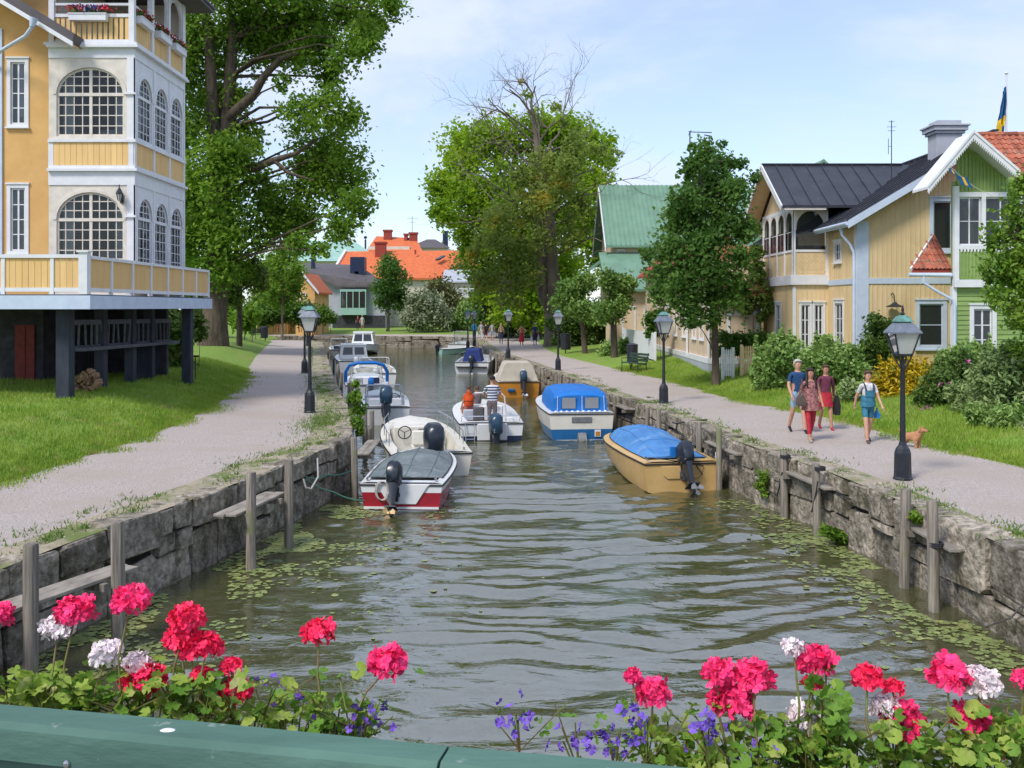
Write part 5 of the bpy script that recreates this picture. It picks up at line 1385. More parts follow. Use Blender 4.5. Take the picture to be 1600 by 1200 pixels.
def clumps(cs, sub, seed, rs=.55, spread=.85):
    """split each main clump (c, r) into leafy sub-clumps"""
    r_ = np.random.default_rng(seed); out = []
    for c, r in cs:
        n = max(2, int(sub))
        d = r_.normal(0, 1, (n, 3)); d /= np.linalg.norm(d, axis=1)[:,None]
        rad = r * spread * 1.12 * r_.random(n)[:,None] ** .42
        P_ = np.array(c)[None,:] + d * rad * np.array([1, 1, .9])
        for p in P_: out.append((p, r * rs * r_.uniform(.55, 1.2)))
        out.append((np.array(c), r * 1.15))
    return out
def leafpts(cl, n, seed, flat=.95):
    r_ = np.random.default_rng(seed)
    w_ = np.array([r**2 for _, r in cl]); w_ /= w_.sum()
    k = r_.choice(len(cl), n, p=w_)
    C = np.array([c for c, _ in cl])[k]; Rr = np.array([r for _, r in cl])[k]
    d = r_.normal(0, 1, (n, 3)); d /= np.linalg.norm(d, axis=1)[:,None]
    rad = Rr * (r_.random(n) ** .5) * (1 + .25 * np.maximum(0, r_.normal(0, 1, n)))
    return C + d * rad[:,None] * np.array([1, 1, flat])
def crown(root, cl, n, size, mat, seed, name='crown', asp=1.0):
    o = quadcloud(name, leafpts(cl, n, seed), size, mat, None, up=.25, asp=asp)
    o.parent = root; o.matrix_parent_inverse = Matrix.Translation(-Vector(root.location))
    return o
def limbs(mb, start, r0, targets, seed, r1=.03, bend=.18):
    r_ = random.Random(seed)
    for t in targets:
        a, b = Vector(start), Vector(t); L_ = (b-a).length
        m1 = a.lerp(b, .35) + Vector((r_.gauss(0, bend), r_.gauss(0, bend), abs(r_.gauss(0, bend)))) * L_ * .4
        m2 = a.lerp(b, .7) + Vector((r_.gauss(0, bend), r_.gauss(0, bend), r_.gauss(.2, bend))) * L_ * .25
        mb.tube([a, m1, m2, b], [r0, r0*.7, r0*.45, r1], 6)
def tree(name, label, base, trunk, cs, n, size, mat, seed, sub=6, rs=.55, bark=None, r0=None, nl=None, group=None, cat='tree', extra=None, spread=.85):
    """trunk: [(point, radius)...]; cs: main clumps [(centre, radius)...]"""
    root = thing(name, label, cat, base, 0, group)
    m = MB(); m.tube([p for p, _ in trunk], [r for _, r in trunk], 10)
    tp = [Vector(p) for p, _ in trunk]
    for i, (c, r) in enumerate(cs):
        if nl is not None and i >= nl: break
        c = Vector(c)
        # spring from the trunk point somewhat below the clump
        cand = [p for p in tp[1:] if p.z < c.z + .1*r] or [tp[1]]
        s = min(cand, key=lambda p: (p-c).length)
        k = tp.index(s); rr = trunk[k][1]
        limbs(m, s, (r0 or rr*.55), [c], seed*31+i, r1=max(.012, rr*.10))
    if extra: extra(m)
    tr_ = m.build('trunk', bark or M['bark'], root, smooth=True, ang=80); tr_.matrix_parent_inverse = Matrix.Translation(-Vector(base))
    crown(root, clumps(cs, sub, seed, rs, spread), n, size, mat, seed+1)
    return root
def pxclumps(lst, d, jd, seed):
    r_ = random.Random(seed); out = []
    for px, py, r in lst:
        dd = d + r_.uniform(-jd, jd); out.append((P(px, py, dd), r / F * dd))
    return out

# the big ash beside the ochre house
d = 60; B = P(333, 533, d)
B.z = hgt(B.x, d) - .1
T = [(B, 1.05), (P(335, 500, d), .80), (P(339, 420, d), .68), (P(347, 300, d), .58), (P(352, 200, d), .50), (P(360, 120, d), .40), (P(364, 60, d), .30), (P(360, -10, d), .2)]
def ashx(m):
    m.tube([P(339,350,d), P(334,250,d-.4), P(332,150,d-.6), P(326,60,d-.6), P(318,-20,d)], [.5,.42,.36,.3,.2], 9)
    m.tube([P(349,190,d), P(395,150,d-1), P(412,120,d-1.2), P(438,92,d-1.2), P(470,82,d-1.2), P(500,78,d-1)], [.36,.30,.24,.19,.15,.08], 8)
    m.tube([P(352,270,d), P(400,262,d-1.5), P(430,250,d-1.8), P(462,240,d-2), P(500,215,d-2)], [.3,.24,.2,.14,.06], 7)
    m.tube([P(430,252,d-1.8), P(450,270,d-2), P(490,282,d-2.4)], [.16,.11,.05], 6)
ash = [(335,60,60),(425,35,60),(500,25,52),(565,25,38),(615,8,26),(590,45,18),(545,78,36),(490,80,42),(400,75,45),(330,180,50),(300,120,50),(330,270,55),(310,370,50),(365,360,50),(405,300,40),(385,220,32),(470,180,36),(515,165,34),(548,185,26),(500,235,48),(545,255,36),(560,318,30),(480,320,48),(535,350,30),(425,360,42),(470,380,22),(500,392,16),(380,420,20),(440,130,16),(365,240,36),(330,330,46),(300,400,40),(345,420,34),(440,60,50),(365,150,28),(520,120,26),(570,60,30),(500,270,40),(540,300,30),(450,350,36),(280,300,60),(240,200,70),(240,60,80),(350,-50,80),(460,-60,70),(550,-40,50),(610,-25,30)]
tree('ash_tree', 'huge ash tree with a thick grey trunk rising beside the ochre house', B, T, pxclumps(ash, d, 3.2, 5), 88000, .15, L['ash'], 21, sub=10, rs=.5, r0=.12, extra=ashx)
# lush bright green tree on the right bank and the half dead one in front of it
d = 90; B = G(850, 522, .3); B = P(838, 518, d); B.z = hgt(B.x, d)-.1
T = [(B, .55), (P(836, 470, d), .5), (P(830, 390, d), .4), (P(835, 310, d), .3), (P(840, 240, d), .2)]
lush = [(700,290,34),(722,232,36),(760,222,40),(738,300,42),(694,335,22),(795,212,36),(850,205,38),(895,212,38),(932,228,28),(900,272,44),(930,282,30),(950,250,16),(850,270,46),(790,290,46),(735,352,34),(760,400,40),(800,360,45),(850,350,40),(905,350,42),(930,390,30),(880,420,40),(820,430,45),(768,445,32),(830,480,36),(790,480,28),(735,385,20),(890,460,30),(716,262,24),(775,330,36),(915,320,30)]
tree('lush_tree', 'broad bright green tree filling the far right bank of the canal', B, T, pxclumps(lush, d, 3.5, 6), 56000, .21, L['lush'], 22, sub=11, rs=.46)
d = 74; B = P(868, 516, d); B.z = hgt(B.x, d)-.1
T = [(B, .95), (P(866, 480, d), .66), (P(861, 420, d), .58), (P(858, 350, d), .46), (P(848, 280, d), .36), (P(838, 220, d), .24), (P(832, 170, d), .12)]
def bare(m, p, dr, ln, r, depth, r_):
    pts = [p]; q = Vector(p); dv = Vector(dr)
    for i in range(3):
        dv = (dv + Vector((r_.gauss(0,.22), r_.gauss(0,.22), r_.gauss(.03,.15)))).normalized(); q = q + dv * ln / 3; pts.append(q.copy())
    m.tube(pts, [r, r*.8, r*.62, r*.45], 5 if r > .04 else 3, caps=False)
    if depth == 0: return
    for i in range(r_.choice((2, 3, 3))):
        s = pts[r_.choice((1, 2, 3, 3))]
        nd = (dv + Vector((r_.gauss(0,.62), r_.gauss(0,.5), r_.gauss(.12,.42)))).normalized()
        bare(m, s, nd, ln * r_.uniform(.55, .85), r * .5, depth - 1, r_)
def deadx(m):
    r_ = random.Random(5)
    m.tube([P(868, 500, d), P(848, 460, d-.4), P(842, 400, d-.5), P(840, 330, d-.4), P(846, 270, d), P(862, 220, d)], [.5,.40,.34,.28,.2,.1], 8)
    for px, py, dx, dz, ln in ((838,225,-.5,.85,3.4),(834,190,-.25,.95,3.2),(848,270,-.75,.6,4.2),(840,240,.35,.9,3.4),(860,225,.55,.8,3.2),(832,175,.1,1,2.4),(836,210,-.85,.5,3.6),(855,240,.8,.55,2.9),(835,185,-.6,.75,3.0),(846,260,.1,.95,3.8)):
        bare(m, P(px,py,d), Vector((dx, r_.gauss(0,.25), dz)), ln, .11, 4, r_)
    for px, py, dx, dz, ln in ((858,340,.8,.5,4),(842,350,-.8,.4,4.2),(860,400,.85,.35,3.5),(842,400,-.85,.3,4.4),(842,430,-.8,.1,3.8),(858,300,.75,.6,4),(848,300,-.75,.55,4.4)):
        bare(m, P(px,py,d), Vector((dx, -.35, dz)), ln, .12, 4, r_)
dying = [(800,330,30),(790,380,30),(760,372,22),(850,320,26),(890,290,26),(905,320,24),(880,262,22),(820,285,26),(930,235,12),(810,400,28),(775,340,22),(840,372,24),(890,370,22),(740,395,14),(830,430,20),(860,300,26),(850,255,24),(880,190,10),(822,150,8),(868,165,9),(815,128,5),(945,240,12),(968,240,6),(780,430,26),(800,460,24),(750,440,16),(900,230,22)]
tree('dying_tree', 'half dead tree with twin bare stems and yellowing leaves on the right bank', B, T, pxclumps(dying, d-1.5, 2.0, 7), 9500, .17, L['dying'], 23, sub=5, rs=.5, bark=M['deadwood'], nl=0, extra=deadx, spread=1.0)
# maple in front of the beige house
d = 36; B = P(1119, 592, d); B.z = hgt(B.x, d)-.05
T = [(B, .17), (P(1118, 560, d), .135), (P(1116, 480, d), .115), (P(1108, 400, d), .09), (P(1098, 320, d), .06), (P(1092, 250, d), .03)]
mp_ = [(1098,240,22),(1125,255,22),(1080,262,18),(1110,295,36),(1070,310,26),(1150,300,24),(1158,255,10),(1178,278,10),(1052,345,24),(1095,350,44),(1140,350,34),(1165,365,16),(1040,390,26),(1025,430,22),(1085,410,46),(1135,415,38),(1160,400,14),(1060,455,34),(1110,465,38),(1145,455,24),(1030,460,16),(1078,495,20),(1110,500,16),(1012,400,12),(1004,392,6),(1130,300,26),(1130,225,6)]
tree('maple_tree', 'slim dark green maple on the lawn in front of the beige house', B, T, pxclumps(mp_, d, 1.0, 8), 20000, .095, L['maple'], 24, sub=7, rs=.46, bark=M['bark'], r0=.035)
# pollarded limes along the right lawn
def pollard(label, px, ybase, d, pw, ph, yc, seed, mat=L['lime'], n=8000, lean=0, tr=.17, group='pollarded trees along the right path', size=.10):
    B = P(px, ybase, d); B.z = hgt(B.x, d)-.05
    T = [(B, tr*1.25), (P(px+lean*.5, lerp(ybase, yc, .5), d), tr), (P(px+lean, yc+ph*.35, d), tr*.95), (P(px+lean, yc, d), tr*.5)]
    r_ = random.Random(seed); cs = []
    for k in range(17):
        a = r_.random()*6.28; u = r_.random()**.6
        dd = d + math.sin(a)*u*pw*.8/F*d; rad = min(pw, ph)*r_.uniform(.30, .46)
        cs.append((P(px+lean+math.cos(a)*u*pw*.72, yc + ph*r_.uniform(-.78, .78)*(1-.35*u), dd), rad/F*d))
    return tree('pollard_tree', label, B, T, cs, n, size, mat, seed, sub=6, rs=.5, r0=tr*.4, group=group)
pollard('pollarded lime with rounded crown beside the green bench on the right lawn', 960, 563, 54, 38, 52, 462, 31, lean=-2)
pollard('pollarded lime with a wide low crown just behind the third lamp on the right', 914, 553, 60, 44, 42, 468, 32, lean=-6, tr=.15)
pollard('rounded willow green pollard beside the left path near the big ash', 374, 538, 64, 42, 46, 440, 33, mat=L['willow'], group='small trees by the left path', lean=1, size=.13)
B = P(441, 508, 90); B.z = hgt(B.x, 86)-.1
tree('birch_tree', 'slender pale trunked tree on the left lawn before the small yellow house', B, [(B, .12), (P(441,470,90), .10), (P(442,420,90), .06), (P(441,390,90), .03)], pxclumps([(442,400,22),(425,420,22),(458,425,20),(440,445,28),(422,455,18),(462,455,14),(440,470,16),(445,385,10)], 90, 1.4, 9), 5200, .17, L['ash'], 34, sub=6, rs=.5, bark=M['deadwood'], r0=.04)
B = P(607, 516, 113); B.z = .15
tree('rowan_tree', 'young green tree on the far bank in front of the grey house', B, [(B, .13), (P(607,480,113), .11), (P(610,430,113), .07), (P(610,405,113), .03)], pxclumps([(610,408,12),(605,425,20),(620,440,22),(598,450,18),(612,465,24),(630,465,14),(595,475,10),(612,418,14)], 113, 1.4, 10), 5200, .2, L['maple'], 35, sub=6, rs=.5, r0=.04)
# foliage on the right edge of the picture: a shrubby tree by the green house
d = 22.5; B = Vector((12.9, 22.5, hgt(12.9, 22.5)-.05))
T = [(B, .10), (P(1655, 560, d), .085), (P(1620, 500, d), .06), (P(1590, 440, d), .05), (P(1588, 380, d), .03)]
ne = [(1585,330,24),(1600,290,20),(1560,365,22),(1590,390,36),(1562,420,28),(1600,440,34),(1556,465,20),(1590,490,22),(1545,440,12),(1620,340,40),(1640,420,50),(1640,270,30),(1620,500,30),(1592,545,18),(1625,570,24),(1660,350,40),(1590,300,14),(1545,385,12)]
tree('elder_tree', 'bright leafy young tree at the right edge in front of the green house', B, T, pxclumps(ne, d, .7, 11), 9000, .066, L['near'], 36, sub=7, rs=.5, r0=.03)

# ---- shrubs, hedges, borders
def shrub(name, label, cat, lst, d, mat, n, size, seed, jd=.5, sub=6, zb=None, group=None, asp=1.0, stems=True, rs=.5, spikes=0):
    cs = pxclumps(lst, d, jd, seed)
    xm = sum(c.x for c, _ in cs)/len(cs); base = Vector((xm, d, zb if zb is not None else hgt(xm, d)))
    root = thing(name, label, cat, base, 0, group)
    if stems:
        m = MB(); r_ = random.Random(seed)
        for c, r in cs:
            b0 = Vector((c.x + r_.gauss(0,.1), c.y, hgt(c.x, c.y)-.05 if zb is None else zb-.05)); m.tube([b0, b0.lerp(c, .5) + Vector((r_.gauss(0,.06), r_.gauss(0,.06), 0)), c], [.022*r*2, .015*r*2, .006], 4)
        s_ = m.build('stems', M['bark'], root); s_.matrix_parent_inverse = Matrix.Translation(-base); s_['kind'] = 'stuff'
    cl_ = clumps(cs, sub, seed, rs)
    if spikes:
        r_ = random.Random(seed+9)
        for c, r in cs:
            for k in range(spikes):
                b0 = Vector(c) + Vector((r_.uniform(-1,1)*r, r_.uniform(-.5,.5)*r, r*.55)); hh = r*r_.uniform(.5, 1.5); lx = r_.gauss(0,.2)
                for q in range(5): cl_.append((np.array(b0) + np.array([lx*hh*q/5, 0, hh*q/5]), r*.17*(1.1-q*.15)))
    crown(root, cl_, n, size, mat, seed+1, 'foliage', asp)
    return root
def row(x0, x1, yc, r, n, seed, jy=4):
    r_ = random.Random(seed); return [(lerp(x0, x1, k/max(1, n-1)) + r_.uniform(-3,3), yc + r_.uniform(-jy, jy), r*r_.uniform(.8, 1.25)) for k in range(n)]
shrub('hedge', 'dense green hedge on the left lawn in front of the ochre outbuilding', 'hedge', row(402, 478, 487, 15, 7, 1) + row(405, 470, 497, 10, 6, 2), 97, L['hedge'], 6500, .16, 41, 1.0, zb=.6)
shrub('round_bush', 'dark round bush beside the near left lamp, before the grey house', 'bush', [(505,492,14),(516,498,10),(495,500,10)], 104, L['hedge'], 2000, .17, 42, .6, zb=.3)
shrub('bush', 'light green bush behind the far post of the deck', 'bush', [(275,520,22),(270,555,22),(282,575,18),(268,500,18),(300,500,16),(310,520,14)], 39, L['willow'], 4500, .12, 43, .8)
shrub('tall_hedge', 'shady tall hedge behind the big ash trunk', 'hedge', [(300,470,26),(275,450,30),(355,490,18),(380,500,18),(300,500,20),(395,490,14)] , 74, L['ash'], 6500, .18, 44, 1.5)
shrub('silver_bush', 'white flowering bush on the far bank beside the rowan', 'bush', [(660,470,20),(676,480,22),(650,495,20),(690,495,18),(668,500,18),(640,500,12),(645,475,12)], 112, L['silver'], 6500, .19, 45, 1.0, zb=.2)
shrub('bush', 'dark green rounded bush right of the white flowering bush', 'bush', [(686,450,20),(700,470,22),(676,462,14),(708,492,16),(695,500,14)], 117, L['redbush'], 5200, .19, 46, 1.0, zb=.2)
shrub('bush', 'low green bush on the far bank below the white balcony house', 'bush', [(722,500,16),(735,508,12),(712,510,10),(742,490,14),(728,482,12)], 114, L['garden'], 3600, .18, 47, .8, zb=.2)
shrub('shrubbery', 'deep green shrubbery under the dying tree behind the walkers', 'bush', row(752, 860, 500, 20, 7, 3, 8) + row(760, 850, 475, 22, 5, 4, 10) + [(850,520,14),(790,520,12)], 97, L['hedge'], 11000, .19, 48, 2.0, zb=.4)
shrub('shrubbery', 'mid green bushes between the dying tree and the pollards', 'bush', row(885, 945, 500, 18, 5, 5, 8) + row(878, 940, 525, 14, 6, 6, 5) + [(862,505,10)], 71, L['darkbush'], 7500, .15, 49, 1.0)
shrub('bush', 'rounded bush with pale new shoots left of the white fence', 'bush', [(950,548,14),(975,540,13),(995,535,12),(985,552,10),(1015,542,8)], 56, L['garden'], 2800, .10, 50, .5)
shrub('climber', 'green creeper on the corner of the beige house', 'plant', [(1022,500,14),(1018,520,10),(1030,492,9)], 49, L['hedge'], 1300, .12, 51, .3, zb=.5)
shrub('clipped_hedge', 'clipped dark hedge behind the white garden gate', 'hedge', row(1126, 1196, 528, 10, 8, 7, 2) + row(1128, 1196, 545, 11, 8, 8, 3), 38, L['hedge'], 5200, .07, 52, .25)
shrub('vine', 'light green vine hanging between the red tile roof and the yellow house', 'plant', [(1182,395,12),(1186,430,12),(1180,360,10),(1188,460,16),(1165,478,14),(1200,480,12),(1184,415,9),(1190,495,8)], 40, L['willow'], 3600, .09, 53, .3)
shrub('leafy_shrub', 'pale green leafy shrub at the left corner of the yellow house', 'bush', [(1205,565,24),(1225,555,27),(1215,585,24),(1195,582,19),(1240,575,24),(1248,595,19),(1222,598,19),(1190,595,14),(1232,540,14)], 32.5, L['garden'], 11700, .085, 54, .5, spikes=4)
shrub('hollyhocks', 'tall pale green hollyhocks along the canal side of the yellow house', 'plant', [(1275,560,22),(1290,545,17),(1300,570,25),(1320,560,20),(1312,590,25),(1285,585,25),(1332,585,20),(1262,572,17),(1335,560,13),(1345,600,17)], 31.5, L['garden'], 14250, .075, 55, .5, spikes=4)
shrub('rose_bush', 'dark climbing rose against the front wall of the yellow house', 'bush', [(1372,520,19),(1385,535,22),(1360,545,19),(1395,550,18),(1378,560,20),(1400,525,12),(1352,565,15),(1366,500,11),(1390,512,11)], 32.8, L['darkbush'], 9100, .07, 56, .3)
shrub('golden_shrub', 'bright yellow flowering shrub behind the nearest right lamp post', 'bush', [(1395,630,15),(1415,632,15),(1435,630,15),(1450,622,14),(1390,590,21),(1410,585,21),(1430,580,21),(1448,588,18),(1400,610,23),(1425,608,23),(1442,612,18),(1385,615,18),(1365,600,12),(1415,575,13),(1455,580,10)], 28.2, L['gold'], 10400, .05, 57, .45, asp=1.5, spikes=4)
shrub('bush', 'green base of leaves under the golden shrub', 'bush', [(1395,645,11),(1415,650,11),(1380,640,9),(1440,645,11)], 27.8, L['darkbush'], 2600, .06, 58, .3)
shrub('bush', 'grey green sage clump left of the young woman in dungarees', 'bush', [(1330,610,19),(1345,625,22),(1320,630,16),(1350,645,16),(1335,648,14)], 28.3, L['olive'], 4800, .055, 59, .3)
phl = shrub('phlox', 'dark green border of pink phlox right of the golden shrub', 'plant', [(1470,600,25),(1490,585,22),(1460,625,25),(1490,625,28),(1515,610,25),(1480,650,22),(1505,645,22),(1450,650,17),(1500,570,17),(1520,580,17),(1465,665,14)], 26, L['darkbush'], 14400, .055, 60, .5, spikes=4)
cs = []
for px, py, r in ((1450,640,7),(1462,643,7),(1488,650,5),(1533,592,7),(1533,584,5),(1483,600,4),(1493,622,4),(1440,641,4),(1512,565,4),(1530,598,4),(1470,600,3)): cs.append((P(px, py, 25.3), r/F*25.3))
f_ = crown(phl, cs, 420, .035, M['pinkpetal'], 61, 'flowers')
shrub('tall_herbs', 'tall grey green herbs filling the border at the right edge', 'plant', [(1540,610,24),(1560,590,27),(1580,610,30),(1600,590,27),(1545,640,27),(1570,640,30),(1595,650,30),(1535,665,19),(1560,675,22),(1590,685,24),(1550,565,16),(1585,560,19),(1610,620,32),(1600,560,16),(1530,590,14),(1525,640,14)], 23.5, L['olive'], 23400, .05, 62, .5, asp=1.6, spikes=4)
da = shrub('daisies', 'small white daisies in the border at the far right edge', 'plant', [(1595,690,8),(1598,665,8),(1590,705,6)], 21.5, L['olive'], 500, .04, 63, .2)
crown(da, [(P(1596,690,21.3), .10), (P(1598,668,21.3), .1), (P(1592,705,21.2), .07)], 90, .03, M['whitepetal2'], 64, 'flowers')
shrub('herb_border', 'low pale herbs spilling onto the lawn at the right edge, nearest the path', 'plant', [(1540,655,16),(1560,668,16),(1580,676,18),(1602,684,20),(1522,648,12),(1570,650,16),(1598,655,18)], 22.0, L['garden'], 7000, .045, 70, .35, asp=1.6, spikes=4)
shrub('flower_border', 'tall light green perennials along the foot of the green house wall', 'plant', row(1478, 1545, 566, 18, 5, 71, 8) + row(1530, 1625, 580, 22, 5, 72, 8) + row(1485, 1545, 600, 17, 4, 73, 8), 27.2, L['garden'], 13000, .058, 71, .4, asp=1.5, spikes=5)
shrub('flower_border', 'soft green perennials between the phlox and the herbs at the right', 'plant', row(1500, 1560, 640, 16, 4, 74, 8) + row(1490, 1540, 615, 16, 3, 75, 6), 24.6, L['olive'], 6500, .05, 72, .3, asp=1.5, spikes=5)
# creepers on the quays and posts
shrub('creeper', 'green creeper climbing the mooring posts on the left quay', 'plant', [(556,600,6),(555,620,9),(560,640,11),(558,660,10),(562,675,6),(548,625,5)], 25.2, L['near'], 1500, .055, 65, .2, zb=-.3)
shrub('weed_tuft', 'green weed tuft growing from the right quay wall near the orange boat', 'plant', [(1192,745,8),(1190,758,10),(1195,770,7)], 20.6, L['near'], 420, .05, 66, .12, zb=-.9)
shrub('reed_tuft', 'fresh green reed tuft at the water line between the right posts', 'plant', [(1300,832,8),(1312,840,8),(1290,828,6)], 17.3, L['near'], 260, .06, 67, .12, zb=-1.2, asp=2)
shrub('weed_tuft', 'small green tuft beside the near plank on the right quay', 'plant', [(1428,806,7),(1434,812,6)], 14.6, L['near'], 180, .045, 68, .05, zb=-.2)
# distant trees closing the views
fard = [(-29,108,8.5,'ash'),(-33,104,7,'hedge'),(-95,170,15,'hedge'),(-80,150,14,'ash'),(-66,165,16,'hedge'),(-54,150,12,'maple'),(-44,185,15,'hedge'),(30,130,12,'hedge'),(45,150,14,'ash'),(60,120,13,'maple'),(75,150,16,'hedge'),(22,150,12,'maple'),(-6,150,11,'maple'),(6,140,12,'hedge'),(14,122,11,'ash'),(-36,230,12,'hedge'),(-72,120,10,'willow'),(-58,112,8,'hedge'),(-46,118,8,'maple'),(35,100,10,'maple'),(50,90,10,'hedge')]
names = {'hedge': 'dark green', 'ash': 'mid green', 'maple': 'blue green', 'willow': 'pale green'}
for i, (x_, d, hh, mt) in enumerate(fard):
    cs = []; r_ = random.Random(100+i)
    for k in range(11):
        a = r_.random()*6.28; u = r_.random()**.5
        cs.append((Vector((x_+math.cos(a)*u*hh*.33, d+math.sin(a)*u*hh*.3, hh*r_.uniform(.28, .92))), hh*r_.uniform(.12, .2)))
    B = Vector((x_, d, .2))
    tree('background_tree', '%s background tree beyond the far houses' % names[mt], B, [(B, hh*.025), (Vector((x_, d, hh*.4)), hh*.02), (Vector((x_, d, hh*.8)), hh*.01)], cs, 2600, hh*.024, L[mt], 200+i, sub=5, rs=.5, group='background trees beyond the houses')
# ---------------------------------------------------------------- street lamps
def lamp(label, loc, group='old style street lamps along the canal', sc=1.0):
    r = thing('street_lamp', label, 'street lamp', loc, 0, group)
    m = MB()
    m.lathe([(.17,0),(.17,.04),(.155,.06),(.145,.5),(.12,.58),(.075,.64),(.06,.70)], 8, rot=math.pi/8)
    m.build('base', M['black_iron'], r)
    m = MB(); m.lathe([(.055,.68),(.05,1.2),(.042,2.05),(.05,2.07),(.04,2.10),(.03,2.2),(.03,2.3)], 10)
    m.build('pole', M['black_iron'], r, smooth=True)
    m = MB()
    for k in range(4):
        a = math.pi/4 + k*math.pi/2; c, s = math.cos(a), math.sin(a)
        m.tube([(.03*c,.03*s,2.05), (.10*c,.10*s,2.16), (.15*c,.15*s,2.25), (.17*c,.17*s,2.34)], .016, 5)
        m.tube([(.185*c,.185*s,2.33), (.325*c,.325*s,2.72)], .016, 4)
    m.lathe([(.03,2.28),(.19,2.30),(.20,2.335),(.17,2.335)], 4, rot=math.pi/4)
    m.build('bracket', M['black_iron'], r)
    m = MB(); rings = []
    for z, w_ in ((2.335,.172),(2.715,.305)): rings.append([(w_*math.cos(math.pi/4+k*math.pi/2), w_*math.sin(math.pi/4+k*math.pi/2), z) for k in range(4)])
    m.loft(rings, True, False); m.build('lantern_glass', M['lamp_glass'], r)
    m = MB(); m.lathe([(.03,2.34),(.035,2.5),(.02,2.56)], 8); m.build('bulb', M['white'], r)
    m = MB(); m.lathe([(.33,2.715),(.37,2.71),(.37,2.735),(.20,2.90),(.16,2.91),(.16,2.93)], 4, rot=math.pi/4); m.build('lantern_roof', M['motor_grey'] if False else M['lampgrey'], r)
    m = MB(); m.lathe([(.21,2.925),(.21,2.94),(.11,3.03),(.05,3.05)], 4, rot=math.pi/4); m.build('cap', M['copper'], r)
    m = MB(); m.lathe([(.025,3.04),(.045,3.08),(.02,3.11),(.03,3.14),(.006,3.24)], 8); m.build('finial', M['black_iron'], r, smooth=True)
    r.scale = (sc,)*3
    return r
M['lampgrey'] = mk('grey_lamp_roof', (.17,.20,.25), (.11,.13,.17), sc=9, rough=.45, spec=.6)
l0 = lamp('dark street lamp nearest the viewer on the right gravel path', (7.02, 17.25, 0), sc=.97)
for (px, y_, lab, s) in ((1037, 630, 'second street lamp on the right path, in front of the maple', .97), (872, 579, 'third street lamp on the right path, beside the blue canopied boat', .97), (794, 560, 'slender lamp post by the walkers at the bend of the right path', .97), (731, 545, 'far street lamp on the right bank beside the backpacker group', .95), (741, 541, 'farthest street lamp on the right bank, close behind its neighbour', .92),
                         (484, 645, 'black street lamp nearest on the left quay, beside the grass patch', 1.03), (476, 584, 'black street lamp just behind the nearest one on the left quay', 1.03), (481, 541, 'third street lamp far along the left quay path', 1.0), (605, 521, 'lone street lamp on the far bank below the rowan tree', .9)):
    dup(l0, G(px, y_), random.choice((0, .2)), lab, s)

# ---------------------------------------------------------------- mooring posts, planks, ropes
def post(label, x, y, top, r=.075, group=None, mat=None):
    m = MB(); h = top + 2.2; lx, ly = random.gauss(0, .012), random.gauss(0, .012)
    m.tube([(0,0,0), (lx*h*.5, ly*h*.5, h*.5), (lx*h, ly*h, h-.03), (lx*h, ly*h, h)], [r*1.02, r, r*.97, r*.86], 12)
    o = m.build('mooring_post', mat or M['wood_grey'], None, loc=(x, y, -2.2), smooth=True, ang=40)
    return tag(o, label, 'mooring post', group)
def solve(pl, px, off):
    best = None
    for d in np.arange(9, 98, .05):
        e = abs(800 + F*(plx(pl, d)+off)/d - px)
        if best is None or e < best[0]: best = (e, d)
    return best[1]
GL, GR = 'mooring posts along the left quay', 'mooring posts along the right quay'
NP = {}
for key, px, d, top, lab in (('a', 47, 10.8, .44, 'nearest mooring post on the left quay, at the corner of the lowest plank'), ('b', 186, 12.05, .43, 'mooring post at the far end of the near left plank'),
                   ('c', 392, 15.73, .39, 'mooring post with mossy green foot before the second left plank'), ('d', 451, 17.2, .37, 'mooring post at the far end of the second left plank')):
    NP[key] = ((px-800)/F*d, d); post(lab, *NP[key], top, .085, GL)
for key, px, y_, ty, lab in (('e', 1462, 955, 782, 'nearest mooring post on the right quay, with a wire loop tied on'), ('f', 1411, 917, 763, 'second mooring post on the right quay, at the far end of the near plank'),
                   ('g', 1281, 838, 725, 'third mooring post on the right quay, dark rope around its top'), ('h', 1227, 808, 704, 'fourth mooring post on the right quay, by the green weed tuft')):
    d = 6450/(y_-480); NP[key] = ((px-800)/F*d, d); post(lab, *NP[key], EYE-(ty-480)/F*d, .08, GR)
for i, (px, off, ty, lab) in enumerate(((557, .55, 683, 'mooring post beside the bow rope of the red boat'), (577, .75, 670, 'thick mooring post left of the cream open boat'), (571, .5, 638, 'left one of two tall mooring posts by the creeper'), (581, .85, 642, 'right one of two tall mooring posts behind the cream open boat'),
                  (546, .5, 598, 'mooring post below the blue arch of the moored boat'), (551, .9, 600, 'mooring post right under the blue arch of the moored boat'), (533, .5, 582, 'mooring post left of the boat with the blue arch'), (527, .5, 569, 'weathered mooring post by the boat with a windscreen'), (521, .5, 560, 'mooring post beside the far cabin boat'), (513, .5, 549, 'farthest mooring post on the left quay'))):
    d = solve(BL, px, off); post(lab, plx(BL, d)+off, d, EYE-(ty-480)/F*d, .075, GL)
